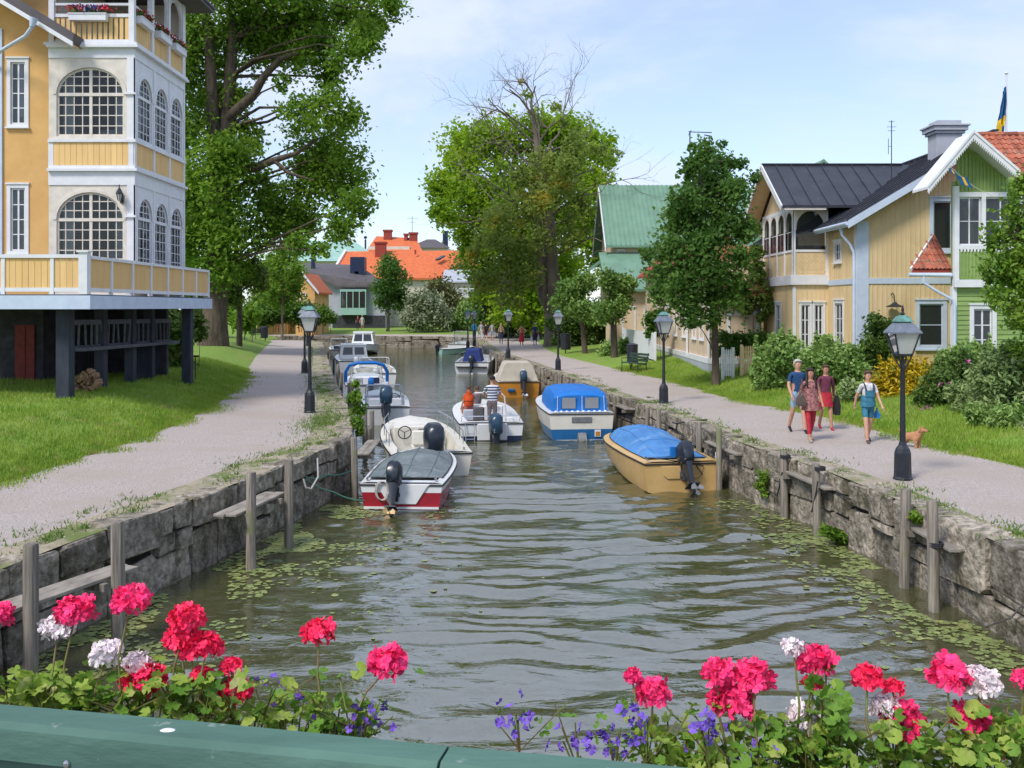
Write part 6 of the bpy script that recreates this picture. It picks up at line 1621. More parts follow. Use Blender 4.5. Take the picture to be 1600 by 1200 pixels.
for i, (px, off, ty, lab) in enumerate(((1125, -.3, 669, 'mooring post beside the stern of the orange boat'), (1093, -.3, 660, 'mooring post behind the blue cover of the orange boat'), (1030, -.25, 640, 'mooring post between the orange boat and the blue canopy boat'), (1009, -.25, 637, 'mooring post just right of the blue canopy boat'),
                  (961, -.3, 620, 'mooring post behind the right edge of the blue canopy boat'), (869, -.3, 585, 'mooring post right of the boat with the beige cover'), (844, -.4, 575, 'mooring post at the right side of the beige cover'), (789, -.4, 551, 'thin mooring post under the slender lamp'), (775, -.5, 552, 'thin mooring post right of the white boat with navy cover'), (767, -.7, 551, 'left one of the thin mooring posts by the navy covered boat'),
                  (752, -.5, 545, 'far mooring post on the right bank'), (716, -1.0, 537, 'far mooring post beside the small pale green boat'), (706, -1.6, 533, 'dark far mooring post standing out in the canal'))):
    d = solve(BR, px, off); post(lab, plx(BR, d)+off, d, EYE-(ty-480)/F*d, .07, GR)
def planks(label, p0, p1, z, wd, n, ext=.35, side=(0,0)):
    """short landing: n planks laid lengthways from p0 to p1"""
    a, b = Vector((p0[0]+side[0], p0[1]+side[1], z)), Vector((p1[0]+side[0], p1[1]+side[1], z)); t = (b-a).normalized(); nn = Vector((t.y, -t.x, 0))
    a -= t*ext; b += t*ext
    r = thing('landing_plank', label, 'landing', (a+b)/2, 0, 'plank landings between the mooring posts')
    for k in range(n):
        m = MB(); o = nn*(wd*(k-(n-1)/2)*1.04); q = (a+b)/2
        m.beam(a-q+o+t*random.uniform(-.06,.06), b-q+o+t*random.uniform(-.06,.06), wd, .045); m.build('plank', M['plank'], r, bevel=.006)
    for e in (a+t*(ext+.1), b-t*(ext+.1)):
        m = MB(); q = (a+b)/2; m.beam(e-q-nn*wd*(n+.9)*.5+Vector((0,0,-.075)), e-q+nn*wd*(n+.9)*.5+Vector((0,0,-.075)), .08, .09); m.build('bearer', M['wood_grey'], r)
    return r
planks('grey two board landing nearest on the left, behind the pink flowers', NP['a'], NP['b'], -.29, .19, 2, .55, (-.30, 0))
planks('grey two board landing farther along the left wall', NP['c'], NP['d'], -.27, .19, 2, .25, (-.33, 0))
planks('grey landing nearest on the right wall, below the first posts', NP['e'], NP['f'], -.28, .16, 2, .25, (.24, 0))
planks('grey landing farther along the right wall beneath the roped post', NP['g'], NP['h'], -.27, .15, 2, .25, (.13, 0))
d = solve(BL, 560, .4); planks('dark landing on the left beside the red boat', (plx(BL,22.2)+.45, 22.2), (plx(BL,24.4)+.55, 24.4), -.3, .16, 2, .1)
d = solve(BR, 1125, -.3); planks('pale landing beside the stern of the orange boat', (plx(BR,d-.6)-.02, d-.6), (plx(BR,d+1.4)-.02, d+1.4), -.25, .17, 2, .1)
planks('dark landing behind the blue canopy boat', (plx(BR,31.5)-.15, 31.5), (plx(BR,33.5)-.15, 33.5), -.25, .17, 2, .1)
def rope(name, label, pts, r, mat, sag=0, cat='rope'):
    P_ = [Vector(p) for p in pts]; out = []
    for a, b in zip(P_, P_[1:]):
        for k in range(8):
            t = k/8; q = a.lerp(b, t); q.z -= sag*4*t*(1-t); out.append(q)
    out.append(P_[-1]); m = MB(); m.tube(out, r, 6); o = m.build(name, mat, None, smooth=True)
    return tag(o, label, cat)
rope('mooring_rope', 'green rope from the left quay wall up to the post by the red boat', [P(478,745,19.6), P(510,742,20.8), P(556,732,22.4)], .016, M['rope_green'], .06)
rope('mooring_rope', 'thin green rope from the left quay wall down to the red boat', [P(478,748,19.6), P(520,768,20), P(570,782,20.4)], .013, M['rope_green'], .05)
rope('rope_loop', 'pale rope loop hanging on the left quay wall', [P(496,716,19.9), P(497,745,19.7), P(486,764,19.3), P(478,762,19.2), P(474,748,19.2)], .018, M['rope_white'], .0)
rope('wire_loop', 'long pale wire loop hanging from the nearest right post to the wall', [P(1470,868,13.5), P(1500,940,12.9), P(1540,980,12.4), P(1580,965,12.1), P(1610,930,12.1)], .012, M['chain'], .0)
rope('post_rope', 'dark rope slung between the third and fourth right posts and the wall', [P(1222,738,19.6), P(1214,775,20), P(1160,732,22)], .014, M['rope_dark'], .03)
rope('post_rope', 'dark rope hanging down from the third right post', [P(1278,752,17.9), P(1268,800,18.1), P(1290,758,18.3), P(1330,780,17)], .014, M['rope_dark'], .03)
rope('mooring_line', 'pale line from the stern of the orange boat to its post', [P(1120,728,22.5), P(1118,708,22.7), P(1124,700,22.9)], .012, M['rope_white'], .0)
for lab, key, z in (('rope wrapped round the third right post', 'g', .05), ('rope wrapped round the fourth right post', 'h', .02), ('wire wrapped round the nearest right post', 'e', -.28)):
    m = MB()
    for k in range(3): m.tube([(.098*math.cos(a), .098*math.sin(a), z+.025*k) for a in np.linspace(0, 6.28, 12)], .013, 5)
    tag(m.build('rope_coil', M['rope_dark'], None, loc=(*NP[key], 0)), lab, 'rope')
m = MB(); m.tube([P(1055,676,26.2), P(1058,662,26.2), P(1075,658,26.2), P(1105,656,26.2)], .022, 6); m.tube([P(1050,660,26.2), P(1058,662,26.2)], .02, 6)
tag(m.build('boat_hook', M['rope_dark'], None, smooth=True), 'dark bent metal bar on the quay edge behind the orange boat', 'metal bar')

# ---------------------------------------------------------------- boats (stern at y = 0, bow towards +y, z = 0 at the waterline)
def outboard(parent, y, z, sc=1.0, tilt=0, cowl=None, leg=None, x=0, prop=None, cover=None):
    """motor hung on the transom; its pieces are sub-parts of the cowling part"""
    cowl = cowl or M['motor_dark']; leg = leg or M['motor_dark']; prop = prop or M['motor_grey']
    m = MB()
    def rr(z_, wx, y0_, y1_):
        c = .32; return [(wx*sx, lerp(y0_, y1_, t), z_) for sx, t in ((-1,c),(-.7,.04),(0,0),(.7,.04),(1,c),(1,1-c),(.7,.97),(0,1),(-.7,.97),(-1,1-c))]
    m.loft([rr(.12,.12,-.34,.12), rr(.17,.165,-.40,.16), rr(.40,.18,-.43,.18), rr(.56,.165,-.40,.15), rr(.63,.11,-.32,.05), rr(.645,.05,-.22,-.04)])
    o = m.build('outboard_motor', cowl, parent, smooth=True, ang=50)
    o.location = (x, y, z); o.rotation_euler = (tilt, 0, 0); o.scale = (sc,)*3
    m = MB(); m.loft([rr(.12,.10,-.32,.10), rr(-.02,.085,-.30,.04), rr(-.45,.05,-.25,-.02), rr(-.62,.045,-.26,-.02)]); m.box((-.13,-.36,-.46), (.13,.0,-.435)); m.loft([rr(-.62,.03,-.28,-.02), rr(-.86,.018,-.2,-.08)])
    m.build('leg', leg, o, smooth=True, ang=40)
    m = MB(); m.tube([(0,.08,-.64),(0,0,-.64),(0,-.28,-.64),(0,-.42,-.64)], [.02,.06,.065,.05], 8); m.build('gearcase', leg, o, smooth=True)
    m = MB(); m.tube([(0,-.42,-.64),(0,-.52,-.64)], [.05,.03], 8)
    for k in range(3):
        a = k*2.094+.4; c, s = math.cos(a), math.sin(a)
        q = lambda r_, t: (r_*c - t*s, -.46 + t*.35, -.64 + r_*s + t*c)
        m.add([q(.04,-.03), q(.13,-.075), q(.16,0), q(.12,.075), q(.04,.03)], [(0,1,2,3,4)])
    m.build('propeller', prop, o)
    m = MB(); m.box((-.11,.03,-.22), (.11,.10,.18)); m.box((-.13,.09,-.1), (-.08,.16,.12)); m.box((.08,.09,-.1), (.13,.16,.12)); m.build('bracket', leg, o)
    return o
def boat(label, px, y_, Lb, B_, h, hb, rz, name='motorboat', hull=None, band=None, bottom=None, deck=None, bandz=.25, sc=.55, floor=.12, cat='boat', rub=True, d=None, gun=.17, full=1.0):
    d = d or 6450/(y_-480); X_ = (px-800)/F*d
    r = thing(name, label, cat, (X_, d, WZ), rz, 'boats moored and moving on the canal')
    hull = hull or M['gel_white']; band = band or hull; bottom = bottom or M['dirty_hull']; deck = deck or M['gel_white']
    N = 18; S = [i/(N-1) for i in range(N)]
    bf = lambda s: B_/2 * ((.94+.06*min(1, s/.3)) if s < .42 else math.sqrt(max(0, 1-((s-.42)/.58)**(2.3*full))))
    sz = lambda s: lerp(h, hb, s**1.8)
    kz = lambda s: -.20 if s < .7 else -.20 + (hb*.72+.2)*((s-.7)/.3)**2.2
    yy = lambda s: s*Lb
    m = MB(); rings = []
    for s in S:
        b_ = max(bf(s), .012); cz = max(kz(s)+.02, lerp(.0, hb*.45, s**2.4)); bz = max(cz+.02, min(sz(s)-.04, bandz + (hb-h)*s**1.8*.7))
        cb = b_*lerp(.90, .62, s**2); bb = lerp(cb, b_, .55)
        rings.append([(-b_, yy(s), sz(s)), (-bb, yy(s), bz), (-cb, yy(s), cz), (0, yy(s), kz(s)), (cb, yy(s), cz), (bb, yy(s), bz), (b_, yy(s), sz(s))])
    m.loft(rings, False, False)
    n = 7
    for i in range(N-1):
        for j, mi in zip(range(6), (0, 1, 2, 2, 1, 0)): m.m[i*7 + j if False else i*7 + j - i] = mi if True else 0
    R0 = rings[0]; m.add(R0, [(0,1,5,6)], 0); m.add(R0, [(1,2,4,5)], 1); m.add(R0, [(2,3,4)], 2)
    m.build('hull', [hull, band, bottom], r, smooth=True, ang=35)
    if rub:
        q = MB(); q.tube([(-ring[0][0]*-1.0, ring[0][1], ring[0][2]-.03) for ring in rings], .022, 5); q.tube([(ring[6][0], ring[6][1], ring[6][2]-.03) for ring in rings], .022, 5); q.tube([(R0[0][0], -.01, h-.03), (R0[6][0], -.01, h-.03)], .022, 5)
        q.build('rub_rail', M['rubber'], r)
    # deck with cockpit well
    q = MB(); g = lambda s: max(.0, bf(s)-gun)
    def st(s, top=.03): return [(-bf(s), yy(s), sz(s)), (-g(s), yy(s), sz(s)+top), (g(s), yy(s), sz(s)+top), (bf(s), yy(s), sz(s))]
    s0 = .06; ss = [s0 + (sc-s0)*i/8 for i in range(9)]
    q.loft([st(0), st(s0)], False, False)
    A = [st(s) for s in ss]
    q.loft([a[:2] for a in A], False, False); q.loft([a[2:] for a in A], False, False)
    fd = [sc + (1-sc)*i/8 for i in range(9)]
    q.loft([[(-bf(s), yy(s), sz(s)), (-bf(s)*.55, yy(s), sz(s)+.055*(1-s)*2+.02), (0, yy(s), sz(s)+.075*(1-s)*2+.02), (bf(s)*.55, yy(s), sz(s)+.055*(1-s)*2+.02), (bf(s), yy(s), sz(s))] for s in fd], False, False)
    q.loft([[(-g(s), yy(s), sz(s)+.03) for s in ss], [(-g(s)*.94, yy(s), floor) for s in ss]], False, False)
    q.loft([[(g(s), yy(s), sz(s)+.03) for s in ss], [(g(s)*.94, yy(s), floor) for s in ss]], False, False)
    q.add([(-g(s0), yy(s0), sz(s0)+.03), (g(s0), yy(s0), sz(s0)+.03), (g(s0)*.94, yy(s0), floor), (-g(s0)*.94, yy(s0), floor)], [(0,1,2,3)])
    q.add([(-bf(sc), yy(sc), sz(sc)), (bf(sc), yy(sc), sz(sc)), (g(sc)*.94, yy(sc), floor), (-g(sc)*.94, yy(sc), floor), (0, yy(sc), sz(sc)+.09)], [(0,3,2,1,4)])
    q.loft([[(-g(s)*.95, yy(s), floor), (g(s)*.95, yy(s), floor)] for s in ss], False, False)
    q.build('deck', deck, r, smooth=True, ang=30)
    return r, dict(bf=bf, sz=sz, yy=yy, g=g, L=Lb, sc=sc, h=h, floor=floor)
def windscreen(r, y, w_, z, hh, lean=.35, fr=None, side=.7):
    m = MB(); fr = fr or M['steel']
    A = [(-w_/2, y-side, z), (-w_/2*.86, y, z+.02), (w_/2*.86, y, z+.02), (w_/2, y-side, z)]
    T = [(a[0]*.94, a[1]-lean*hh*(1 if 0 < i < 3 else .6), a[2]+hh) for i, a in enumerate(A)]
    m.tube(T, .022, 6)
    for a, t_ in zip(A, T): m.tube([a, t_], .016, 5)
    m.tube(A, .016, 5); f = m.build('windscreen', fr, r, smooth=True)
    for i in range(3):
        q = MB(); q.add([A[i], A[i+1], T[i+1], T[i]], [(0,1,2,3)]); q.build('pane', M['screen'], f)
def covermesh(r, bo, s0, s1, hts, mat, name='cover', inset=.06, ridge=0, drop=.0):
    """tarpaulin stretched over the boat between stations s0 and s1"""
    m = MB(); rings = []; n = 11; r_ = random.Random(int(s1*100))
    K = 12
    for i in range(K+1):
        s = lerp(s0, s1, i/K); b_ = max(.02, bo['bf'](s)-inset); z0 = bo['sz'](s)+.035-drop; hh = float(np.interp(i/K, [p[0] for p in hts], [p[1] for p in hts]))
        row_ = []
        for k in range(n):
            u = -1 + 2*k/(n-1); prof = (1-abs(u)**2.6); prof = lerp(prof, 1-abs(u), ridge)
            row_.append((b_*u, bo['yy'](s), z0 + hh*prof + (r_.gauss(0,.012) if 0 < k < n-1 else 0)))
        rings.append(row_)
    m.loft(rings, False, False)
    for e in (0, -1): m.add(rings[e], [tuple(range(n))])
    cv_ = m.build(name, mat, r, smooth=True, ang=50)
    q = MB()
    for k in (2, 5, 8): q.tube([Vector(rw[k]) + Vector((0,0,.006)) for rw in rings], .010, 5)
    for e in (3, 7): q.tube([Vector(p) + Vector((0,0,.006)) for p in rings[e]], .009, 5)
    q.build('seam', mat, cv_, smooth=True)
    q = MB()
    for k in (0, n-1): q.tube([Vector(rw[k]) + Vector((0,0,.004)) for rw in rings], .012, 5)
    q.build('hem_cord', M['rope_dark'], cv_, smooth=True)
    return cv_
def railing(r, pts, hh, mat=None, rad=.014, name='bow_rail'):
    m = MB(); T = [Vector(p)+Vector((0,0,hh)) for p in pts]; m.tube([pts[0]] + T + [pts[-1]], rad, 6)
    for p, t_ in list(zip(pts, T))[1:-1]: m.tube([p, t_], rad*.85, 5)
    return m.build(name, mat or M['steel'], r, smooth=True)
def cleat(r, x, y, z):
    m = MB(); m.box((x-.02,y-.02,z), (x+.02,y+.02,z+.05)); m.beam((x,y-.09,z+.06), (x,y+.09,z+.06), .025, .025); m.build('cleat', M['steel'], r)
def wheel(r, x, y, z, rad=.18):
    m = MB(); m.tube([(x+rad*math.cos(a), y - .05*math.sin(a), z+rad*math.sin(a)) for a in np.linspace(0, 6.283, 15)], .016, 5)
    for a in (.5, 2.6, 4.7): m.tube([(x,y+.04,z), (x+rad*math.cos(a), y-.05*math.sin(a), z+rad*math.sin(a))], .012, 4)
    m.build('steering_wheel', M['rubber'], r, smooth=True)
def seat(r, x, y, z, w_=.45, mat=None):
    m = MB(); m.box((x-w_/2, y-.2, z), (x+w_/2, y+.2, z+.38)); m.box((x-w_/2, y-.26, z+.38), (x+w_/2, y-.18, z+.78)); m.build('seat', mat or M['gel_white'], r, bevel=.04)

# 1 red and white boat with the grey cover
r, b = boat('red and white motorboat with grey tarpaulin cover moored at the left wall', 627, 797, 4.05, 1.88, .56, .74, R(-3), hull=M['gel_white'], band=M['gel_red'], bandz=.37, bottom=M['gel_white'], sc=.6, gun=.16)
covermesh(r, b, .13, .82, ((0,.03),(.2,.12),(.62,.30),(.8,.22),(1,.04)), M['tarp_grey'], inset=.10, ridge=.35)
m = MB(); m.prism([(-.56,.55),(.62,.55),(.56,.50),(.32,.13),(-.26,.13),(-.48,.46)], 'y', -.035, -.006); m.build('splash_well', M['gel_white'], r, bevel=.008)
m = MB(); m.beam((-.80,-.02,.05), (.80,-.02,.05), .03, .045); m.build('trim_strip', M['gel_white'], r)
outboard(r, -.10, .42, .92, R(-27), M['motor_dark'], M['motor_dark'], x=-.14, prop=M['brass'])
m = MB()
for k in range(3): m.tube([(-.42+.13*math.cos(a)+.02*k, -.05-.02*k, .42+.2*math.sin(a)) for a in np.linspace(0, 6, 14)], .012, 5)
m.build('cable', M['rope_white'], r)
for x_ in (-.75, .72): cleat(r, x_, .12, .60)
# 2 cream open boat with the big outboard
r, b = boat('cream open boat with a large dark outboard, second on the left side', 675, 745, 5.3, 2.2, .60, .95, R(12), hull=M['gel_cream'], deck=M['gel_cream'], bandz=.3, bottom=M['dirty_hull'], sc=.66, gun=.26, floor=.22)
outboard(r, -.18, .50, 1.42, 0, M['motor_dark'])
m = MB(); m.box((-.45,-.03,.30), (.45,.05,.60)); m.build('motor_well', M['dirty_hull'], r)
m = MB(); m.box((-.75,2.6,.22), (.55,3.15,.98)); m.box((-.75,3.15,.22), (.1,3.35,.80)); m.build('console', M['gel_cream'], r, bevel=.04)
m = MB(); m.box((-.05,2.585,.78), (.42,2.599,.9)); m.build('vent_grille', M['motor_grey'], r)
seat(r, .1, 1.7, .22, .9, M['gel_cream']); wheel(r, -.45, 2.45, .82)
for sg in (-1, 1): railing(r, [(sg*(b['bf'](s)-.10), b['yy'](s), b['sz'](s)+.02) for s in (.22,.36,.52,.68,.82)], .34 if sg > 0 else .3)
for x_ in (-.85, .85): cleat(r, x_, .2, .63)
# 3 white boat with windscreen
r, b = boat('white runabout with a framed windscreen and dark steering wheel, third on the left side', 603, 664, 4.9, 1.85, .66, .9, R(9), hull=M['gel_white'], sc=.62, bottom=M['gel_white'])
outboard(r, -.12, .60, 1.3, R(-10), M['motor_blue'])
windscreen(r, 2.7, 1.5, .82, .42); wheel(r, .38, 1.9, .78, .2); seat(r, .4, 1.2, .1); seat(r, -.4, 1.2, .1)
m = MB(); m.box((-.7,2.2,.1), (.7,2.5,.78)); m.build('dashboard', M['gel_white'], r, bevel=.05)
# 4 boat with blue arch
r, b = boat('white boat with a blue folded canopy arch, fourth on the left side', 573, 622, 5.4, 2.1, .62, .85, R(9), deck=M['gel_white'], sc=.6)
m = MB(); arc_ = [(-1.0, 1.6, .66), (-1.0, 1.35, 1.15), (-.82, 1.2, 1.48), (-.45, 1.15, 1.60), (.45, 1.15, 1.60), (.82, 1.2, 1.48), (1.0, 1.35, 1.15), (1.0, 1.6, .66)]
m.tube(arc_, .085, 8); m.build('canopy_arch', M['tarp_royal'], r, smooth=True)
outboard(r, -.1, .45, .8, R(-15), M['tarp_royal'], M['motor_dark'], x=.2)
windscreen(r, 3.0, 1.6, .75, .45); m = MB(); m.box((-.7,2.3,.1), (.6,2.6,.85)); m.build('dashboard', M['gel_white'], r, bevel=.05); seat(r, .4, 1.5, .1, mat=M['gel_navy']); seat(r, -.4, 1.5, .1, mat=M['grey_wall'])
# 5 beige decked runabout and 6 cabin boat
r, b = boat('cream decked boat with a tinted windscreen, fifth on the left side', 587, 605, 6.0, 2.35, .75, 1.0, R(10), hull=M['gel_white'], deck=M['gel_cream'], sc=.5)
windscreen(r, 2.8, 1.7, .9, .55, fr=M['white']); wheel(r, .4, 2.1, .95, .22); seat(r, .4, 1.3, .1); outboard(r, -.1, .5, .9, 0, M['gel_white'])
r, b = boat('white cabin boat with large front windows moored far along the left quay', 556, 583, 6.2, 2.3, .8, 1.05, R(14), deck=M['gel_white'], sc=.3)
def cabin(r, y0, y1, w_, z0, z1, mat=None, win=True):
    m = MB(); a = w_/2
    lo = [(-a,y0,z0),(a,y0,z0),(a*.9,y1,z0),(-a*.9,y1,z0)]; hi = [(-a*.85,y0+.1,z1),(a*.85,y0+.1,z1),(a*.72,y1-.55,z1),(-a*.72,y1-.55,z1)]
    m.loft([lo, hi]); m.loft([[(x_*1.08, y_+(-.08 if i < 2 else .08), z1) for i, (x_, y_, _) in enumerate(hi)], [(x_*1.04, y_, z1+.07) for x_, y_, _ in hi]]); c = m.build('cabin', mat or M['gel_white'], r, smooth=True, ang=30)
    def q(i, j, u0, u1, v0, v1, off):
        L0, L1, H0, H1 = Vector(lo[i]), Vector(lo[j]), Vector(hi[i]), Vector(hi[j])
        f = lambda u, v: L0.lerp(L1, u).lerp(H0.lerp(H1, u), v) + off
        mm = MB(); mm.add([f(u0,v0), f(u1,v0), f(u1,v1), f(u0,v1)], [(0,1,2,3)]); mm.build('cabin_window', M['pane'], c)
    q(0,1,.1,.46,.3,.85,Vector((0,-.012,.0))); q(0,1,.54,.9,.3,.85,Vector((0,-.012,.0)))
    q(2,3,.08,.47,.3,.88,Vector((0,.012,.01))); q(2,3,.53,.92,.3,.88,Vector((0,.012,.01)))
    q(1,2,.1,.5,.35,.85,Vector((.014,0,0))); q(1,2,.55,.92,.35,.85,Vector((.014,0,0))); q(3,0,.08,.45,.35,.85,Vector((-.014,0,0))); q(3,0,.5,.9,.35,.85,Vector((-.014,0,0)))
    return c
cabin(r, 1.7, 4.3, 1.9, .85, 1.75); outboard(r, -.1, .5, .9, 0, M['gel_white'])
r, b = boat('white cuddy boat lying bow on across the bend, farthest on the left', 570, 552, 5.6, 2.9, .75, 1.0, R(186), deck=M['gel_white'], sc=.45, d=92)
cabin(r, .9, 4.2, 2.3, .85, 1.95)
r, b = boat('small dark decked boat with a square windscreen beside the white cuddy boat', 531, 556, 4.4, 1.8, .6, .8, R(12), deck=M['gel_white'], hull=M['motor_grey'], sc=.6, d=84)
windscreen(r, 2.4, 1.5, .7, .75, lean=.1, fr=M['white']); seat(r, 0, 1.4, .1, 1.0, M['gel_navy']); outboard(r, -.1, .45, .7, 0)
# 8 the boat under way
BO8, b8 = boat('white motorboat under way in mid canal with a man, a child and a dark outboard', 768, 689, 4.9, 2.2, .58, .88, R(7), hull=M['gel_white'], band=M['gel_navy'], bandz=.16, bottom=M['gel_navy'], deck=M['gel_white'], sc=.72, gun=.30, floor=.10, full=1.25)
r, b = BO8, b8
outboard(r, -.22, .12, 1.25, 0, M['motor_blue'], x=.10)
m = MB(); m.box((-.46,-.07,.02), (.02,.02,.56)); m.box((.2,-.07,.02), (.50,.02,.56)); m.build('transom_plate', M['gel_white'], r, bevel=.02)
m = MB()
for x_ in (-.84,-.56): m.tube([(x_,-.03,.62),(x_,-.10,.3),(x_,-.12,-.15)], .014, 6)
for z_ in (-.1,.08,.26): m.tube([(-.84,-.12,z_),(-.56,-.12,z_)], .014, 6)
m.build('ladder', M['steel'], r, smooth=True)
m = MB(); m.tube([(-.95,.3,.6),(-.95,.2,.78),(.2,.15,.78),(.95,.2,.78),(.95,.3,.6)], .016, 6); m.build('stern_rail', M['steel'], r, smooth=True)
m = MB(); m.tube([(-.55,2.0,.5),(-.52,1.95,1.25),(-.38,1.93,1.38),(.5,1.93,1.38),(.64,1.95,1.25),(.72,2.0,.45)], .024, 6); m.build('console_rail', M['white'], r, smooth=True)
m = MB(); m.box((-.45,1.95,.1), (.6,2.5,.95)); m.build('console', M['gel_white'], r, bevel=.05); m = MB(); m.box((-.45,1.2,.1), (.05,1.6,.5)); m.box((-.50,1.12,.5), (-.12,1.22,.98)); m.build('helm_seat', M['slate'], r, bevel=.06)
m = MB(); m.box((.55,.35,.45), (.75,.6,.72)); m.build('fuel_box', M['gel_white'], r, bevel=.02); wheel(r, .2, 1.85, 1.0, .17); seat(r, -.62, 1.6, .1, .4, M['grey_wall'])
# 9 blue canopy cruiser
r, b = boat('white and blue cruiser with a bright blue canvas canopy and two clear windows', 909, 687, 5.4, 2.25, .86, 1.05, R(6), hull=M['gel_cream'], band=M['gel_blue'], bandz=.34, bottom=M['gel_white'], sc=.58, gun=.2)
m = MB()
def cr_(y_, w0, w1, z0, z1): return [(-w0,y_,z0),(-w0*.99,y_,lerp(z0,z1,.55)),(-w1,y_+.02,z1-.10),(-w1*.6,y_+.03,z1-.015),(0,y_+.03,z1),(w1*.6,y_+.03,z1-.015),(w1,y_+.02,z1-.10),(w0*.99,y_,lerp(z0,z1,.55)),(w0,y_,z0)]
C_ = [cr_(.28,.90,.86,.89,1.42), cr_(.42,.92,.86,.89,1.55), cr_(1.4,.96,.84,.92,1.66), cr_(2.6,.92,.80,.95,1.62), cr_(3.3,.86,.66,.98,1.25)]
m.loft(C_, False, False); m.add(C_[0], [tuple(range(9))]); m.add(C_[-1], [tuple(range(9))]); cv = m.build('canopy', M['tarp_royal'], r, smooth=True, ang=35)
for x0_, x1_ in ((-.60,-.16),(.16,.60)):
    q = MB(); q.box((x0_,.262,.99), (x1_,.272,1.34)); q.build('canopy_window', M['clear'], cv)
    q = MB()
    for a_, c_ in (((x0_-.025,.98),(x0_,1.35)),((x1_,.98),(x1_+.025,1.35)),((x0_,.965),(x1_,.99)),((x0_,1.34),(x1_,1.365))): q.box((a_[0],.264,a_[1]), (c_[0],.276,c_[1]))
    q.build('window_hem', M['gel_blue'], cv)
q = MB()
for x_ in (-.76,.06,.80): q.tube([(x_,.268,.90),(x_*.98,.272,1.40)], .01, 4)
q.build('zip', M['white'], cv)
m = MB(); m.box((-.33,-.03,.56), (.33,-.005,.74)); m.build('nameplate', M['motor_grey'], r, bevel=.01)
m = MB(); m.box((.42,-.04,.10), (.62,-.02,.32)); p_ = m.build('plaque', M['white'], r); m = MB(); m.box((.45,-.05,.13), (.59,-.041,.26)); m.build('emblem', M['gel_orange'], p_)
m = MB()
for k in range(10): m.ell((-.82+k*.182, .2, .90), (.05,.05,.03), 8, 4)
tag(m.build('fastening', M['white'], r), kind='stuff')
m = MB(); m.loft([[(-.14,-.02,.24),(.14,-.02,.24),(.14,-.14,.2),(-.14,-.14,.2)],[(-.16,-.02,.0),(.16,-.02,.0),(.13,-.34,.0),(-.13,-.34,.0)],[(-.1,-.02,-.4),(.1,-.02,-.4),(.05,-.3,-.4),(-.05,-.3,-.4)]]); m.tube([(0,-.2,.02),(0,-.42,.0)], [.09,.06], 10); m.build('stern_drive', M['motor_grey'], r, bevel=.02)
# 10 ochre boat with the blue cover
r, b = boat('ochre yellow boat with a pale blue tarpaulin and tilted outboard at the right wall', 1066, 768, 5.0, 1.95, .68, .76, R(9.5), hull=M['gel_ochre'], deck=M['gel_ochre'], bottom=M['gel_ochre'], sc=.6, gun=.2, full=1.3)
covermesh(r, b, .09, .93, ((0,.06),(.12,.22),(.45,.40),(.62,.42),(.86,.30),(1,.03)), M['tarp_blue'], inset=.17)
m = MB(); m.prism([(-.52,.60),(.52,.60),(.46,.38),(.36,.30),(-.36,.30),(-.46,.38)], 'y', -.03, -.008); m.build('splash_well', M['gel_ochre'], r, bevel=.02)
m = MB(); m.box((-.22,.20,.78), (-.02,.26,1.02)); m.build('flap', M['tarp_royal'], r, bevel=.01)
outboard(r, -.12, .50, 1.0, R(-34), M['motor_dark'], x=.06); cleat(r, -.82, .15, .74)
q = MB(); q.tube([(-.86,.1,.8),(-.4,-.02,.76),(.0,-.08,.70),(.5,-.04,.6)], .012, 5); q.tube([(.3,-.1,.62),(.42,-.12,.45),(.46,-.1,.4)], .014, 5); q.build('cable', M['rope_dark'], r)
# 11 beige cover boat
r, b = boat('orange hulled boat with a high beige canvas cover and white topped outboard', 811, 621, 5.0, 2.1, .74, .95, R(5), hull=M['gel_orange'], band=M['gel_orange'], bottom=M['gel_orange'], deck=M['gel_cream'], sc=.6)
m = MB()
def tr_(y_, w0, w1, z0, z1): return [(-w0,y_,z0),(-w1,y_+.1,z1-.08),(-w1*.85,y_+.12,z1),(w1*.85,y_+.12,z1),(w1,y_+.1,z1-.08),(w0,y_,z0)]
C_ = [tr_(.2,.95,.66,.78,1.62), tr_(1.8,1.0,.68,.8,1.66), tr_(3.4,.85,.5,.85,1.2)]
m.loft(C_, False, False); m.add(C_[0], [tuple(range(6))]); m.add(C_[-1], [tuple(range(6))]); m.build('cover', M['tarp_beige'], r, smooth=True, ang=30)
o = outboard(r, -.15, .62, 1.0, R(-18), M['motor_blue'], x=.2, prop=M['steel']); q = MB(); q.ell((0,-.13,.63), (.13,.2,.07), 10, 5); q.build('cowl_top', M['white'], o, smooth=True)
q = MB(); q.box((-.55,-.12,.28), (-.2,.02,.42)); q.build('fuel_tank', M['gel_blue'], r, bevel=.03)
# 12 white boat with navy cover
r, b = boat('white boat with navy blue motor cover and chrome rails beyond the moving boat', 737, 584, 5.6, 2.35, .75, 1.0, R(-4), sc=.6, band=M['gel_white'], bottom=M['gel_white'])
m = MB(); C_ = [tr_(.15,.62,.45,.78,1.5), tr_(1.4,.68,.5,.8,1.62), tr_(2.6,.5,.4,.85,1.3)]
m.loft(C_, False, False); m.add(C_[0], [tuple(range(6))]); m.add(C_[-1], [tuple(range(6))]); m.build('cover', M['tarp_navy'], r, smooth=True, ang=30)
outboard(r, -.15, .55, 1.0, R(-12), M['motor_dark']); q = MB(); q.box((-1.0,-.25,.42), (1.0,-.02,.47)); q.build('swim_platform', M['rubber'], r)
for sg in (-1, 1): railing(r, [(sg*(b['bf'](s)-.08), b['yy'](s), b['sz'](s)+.02) for s in (.12,.3,.5,.7,.88)], .35)
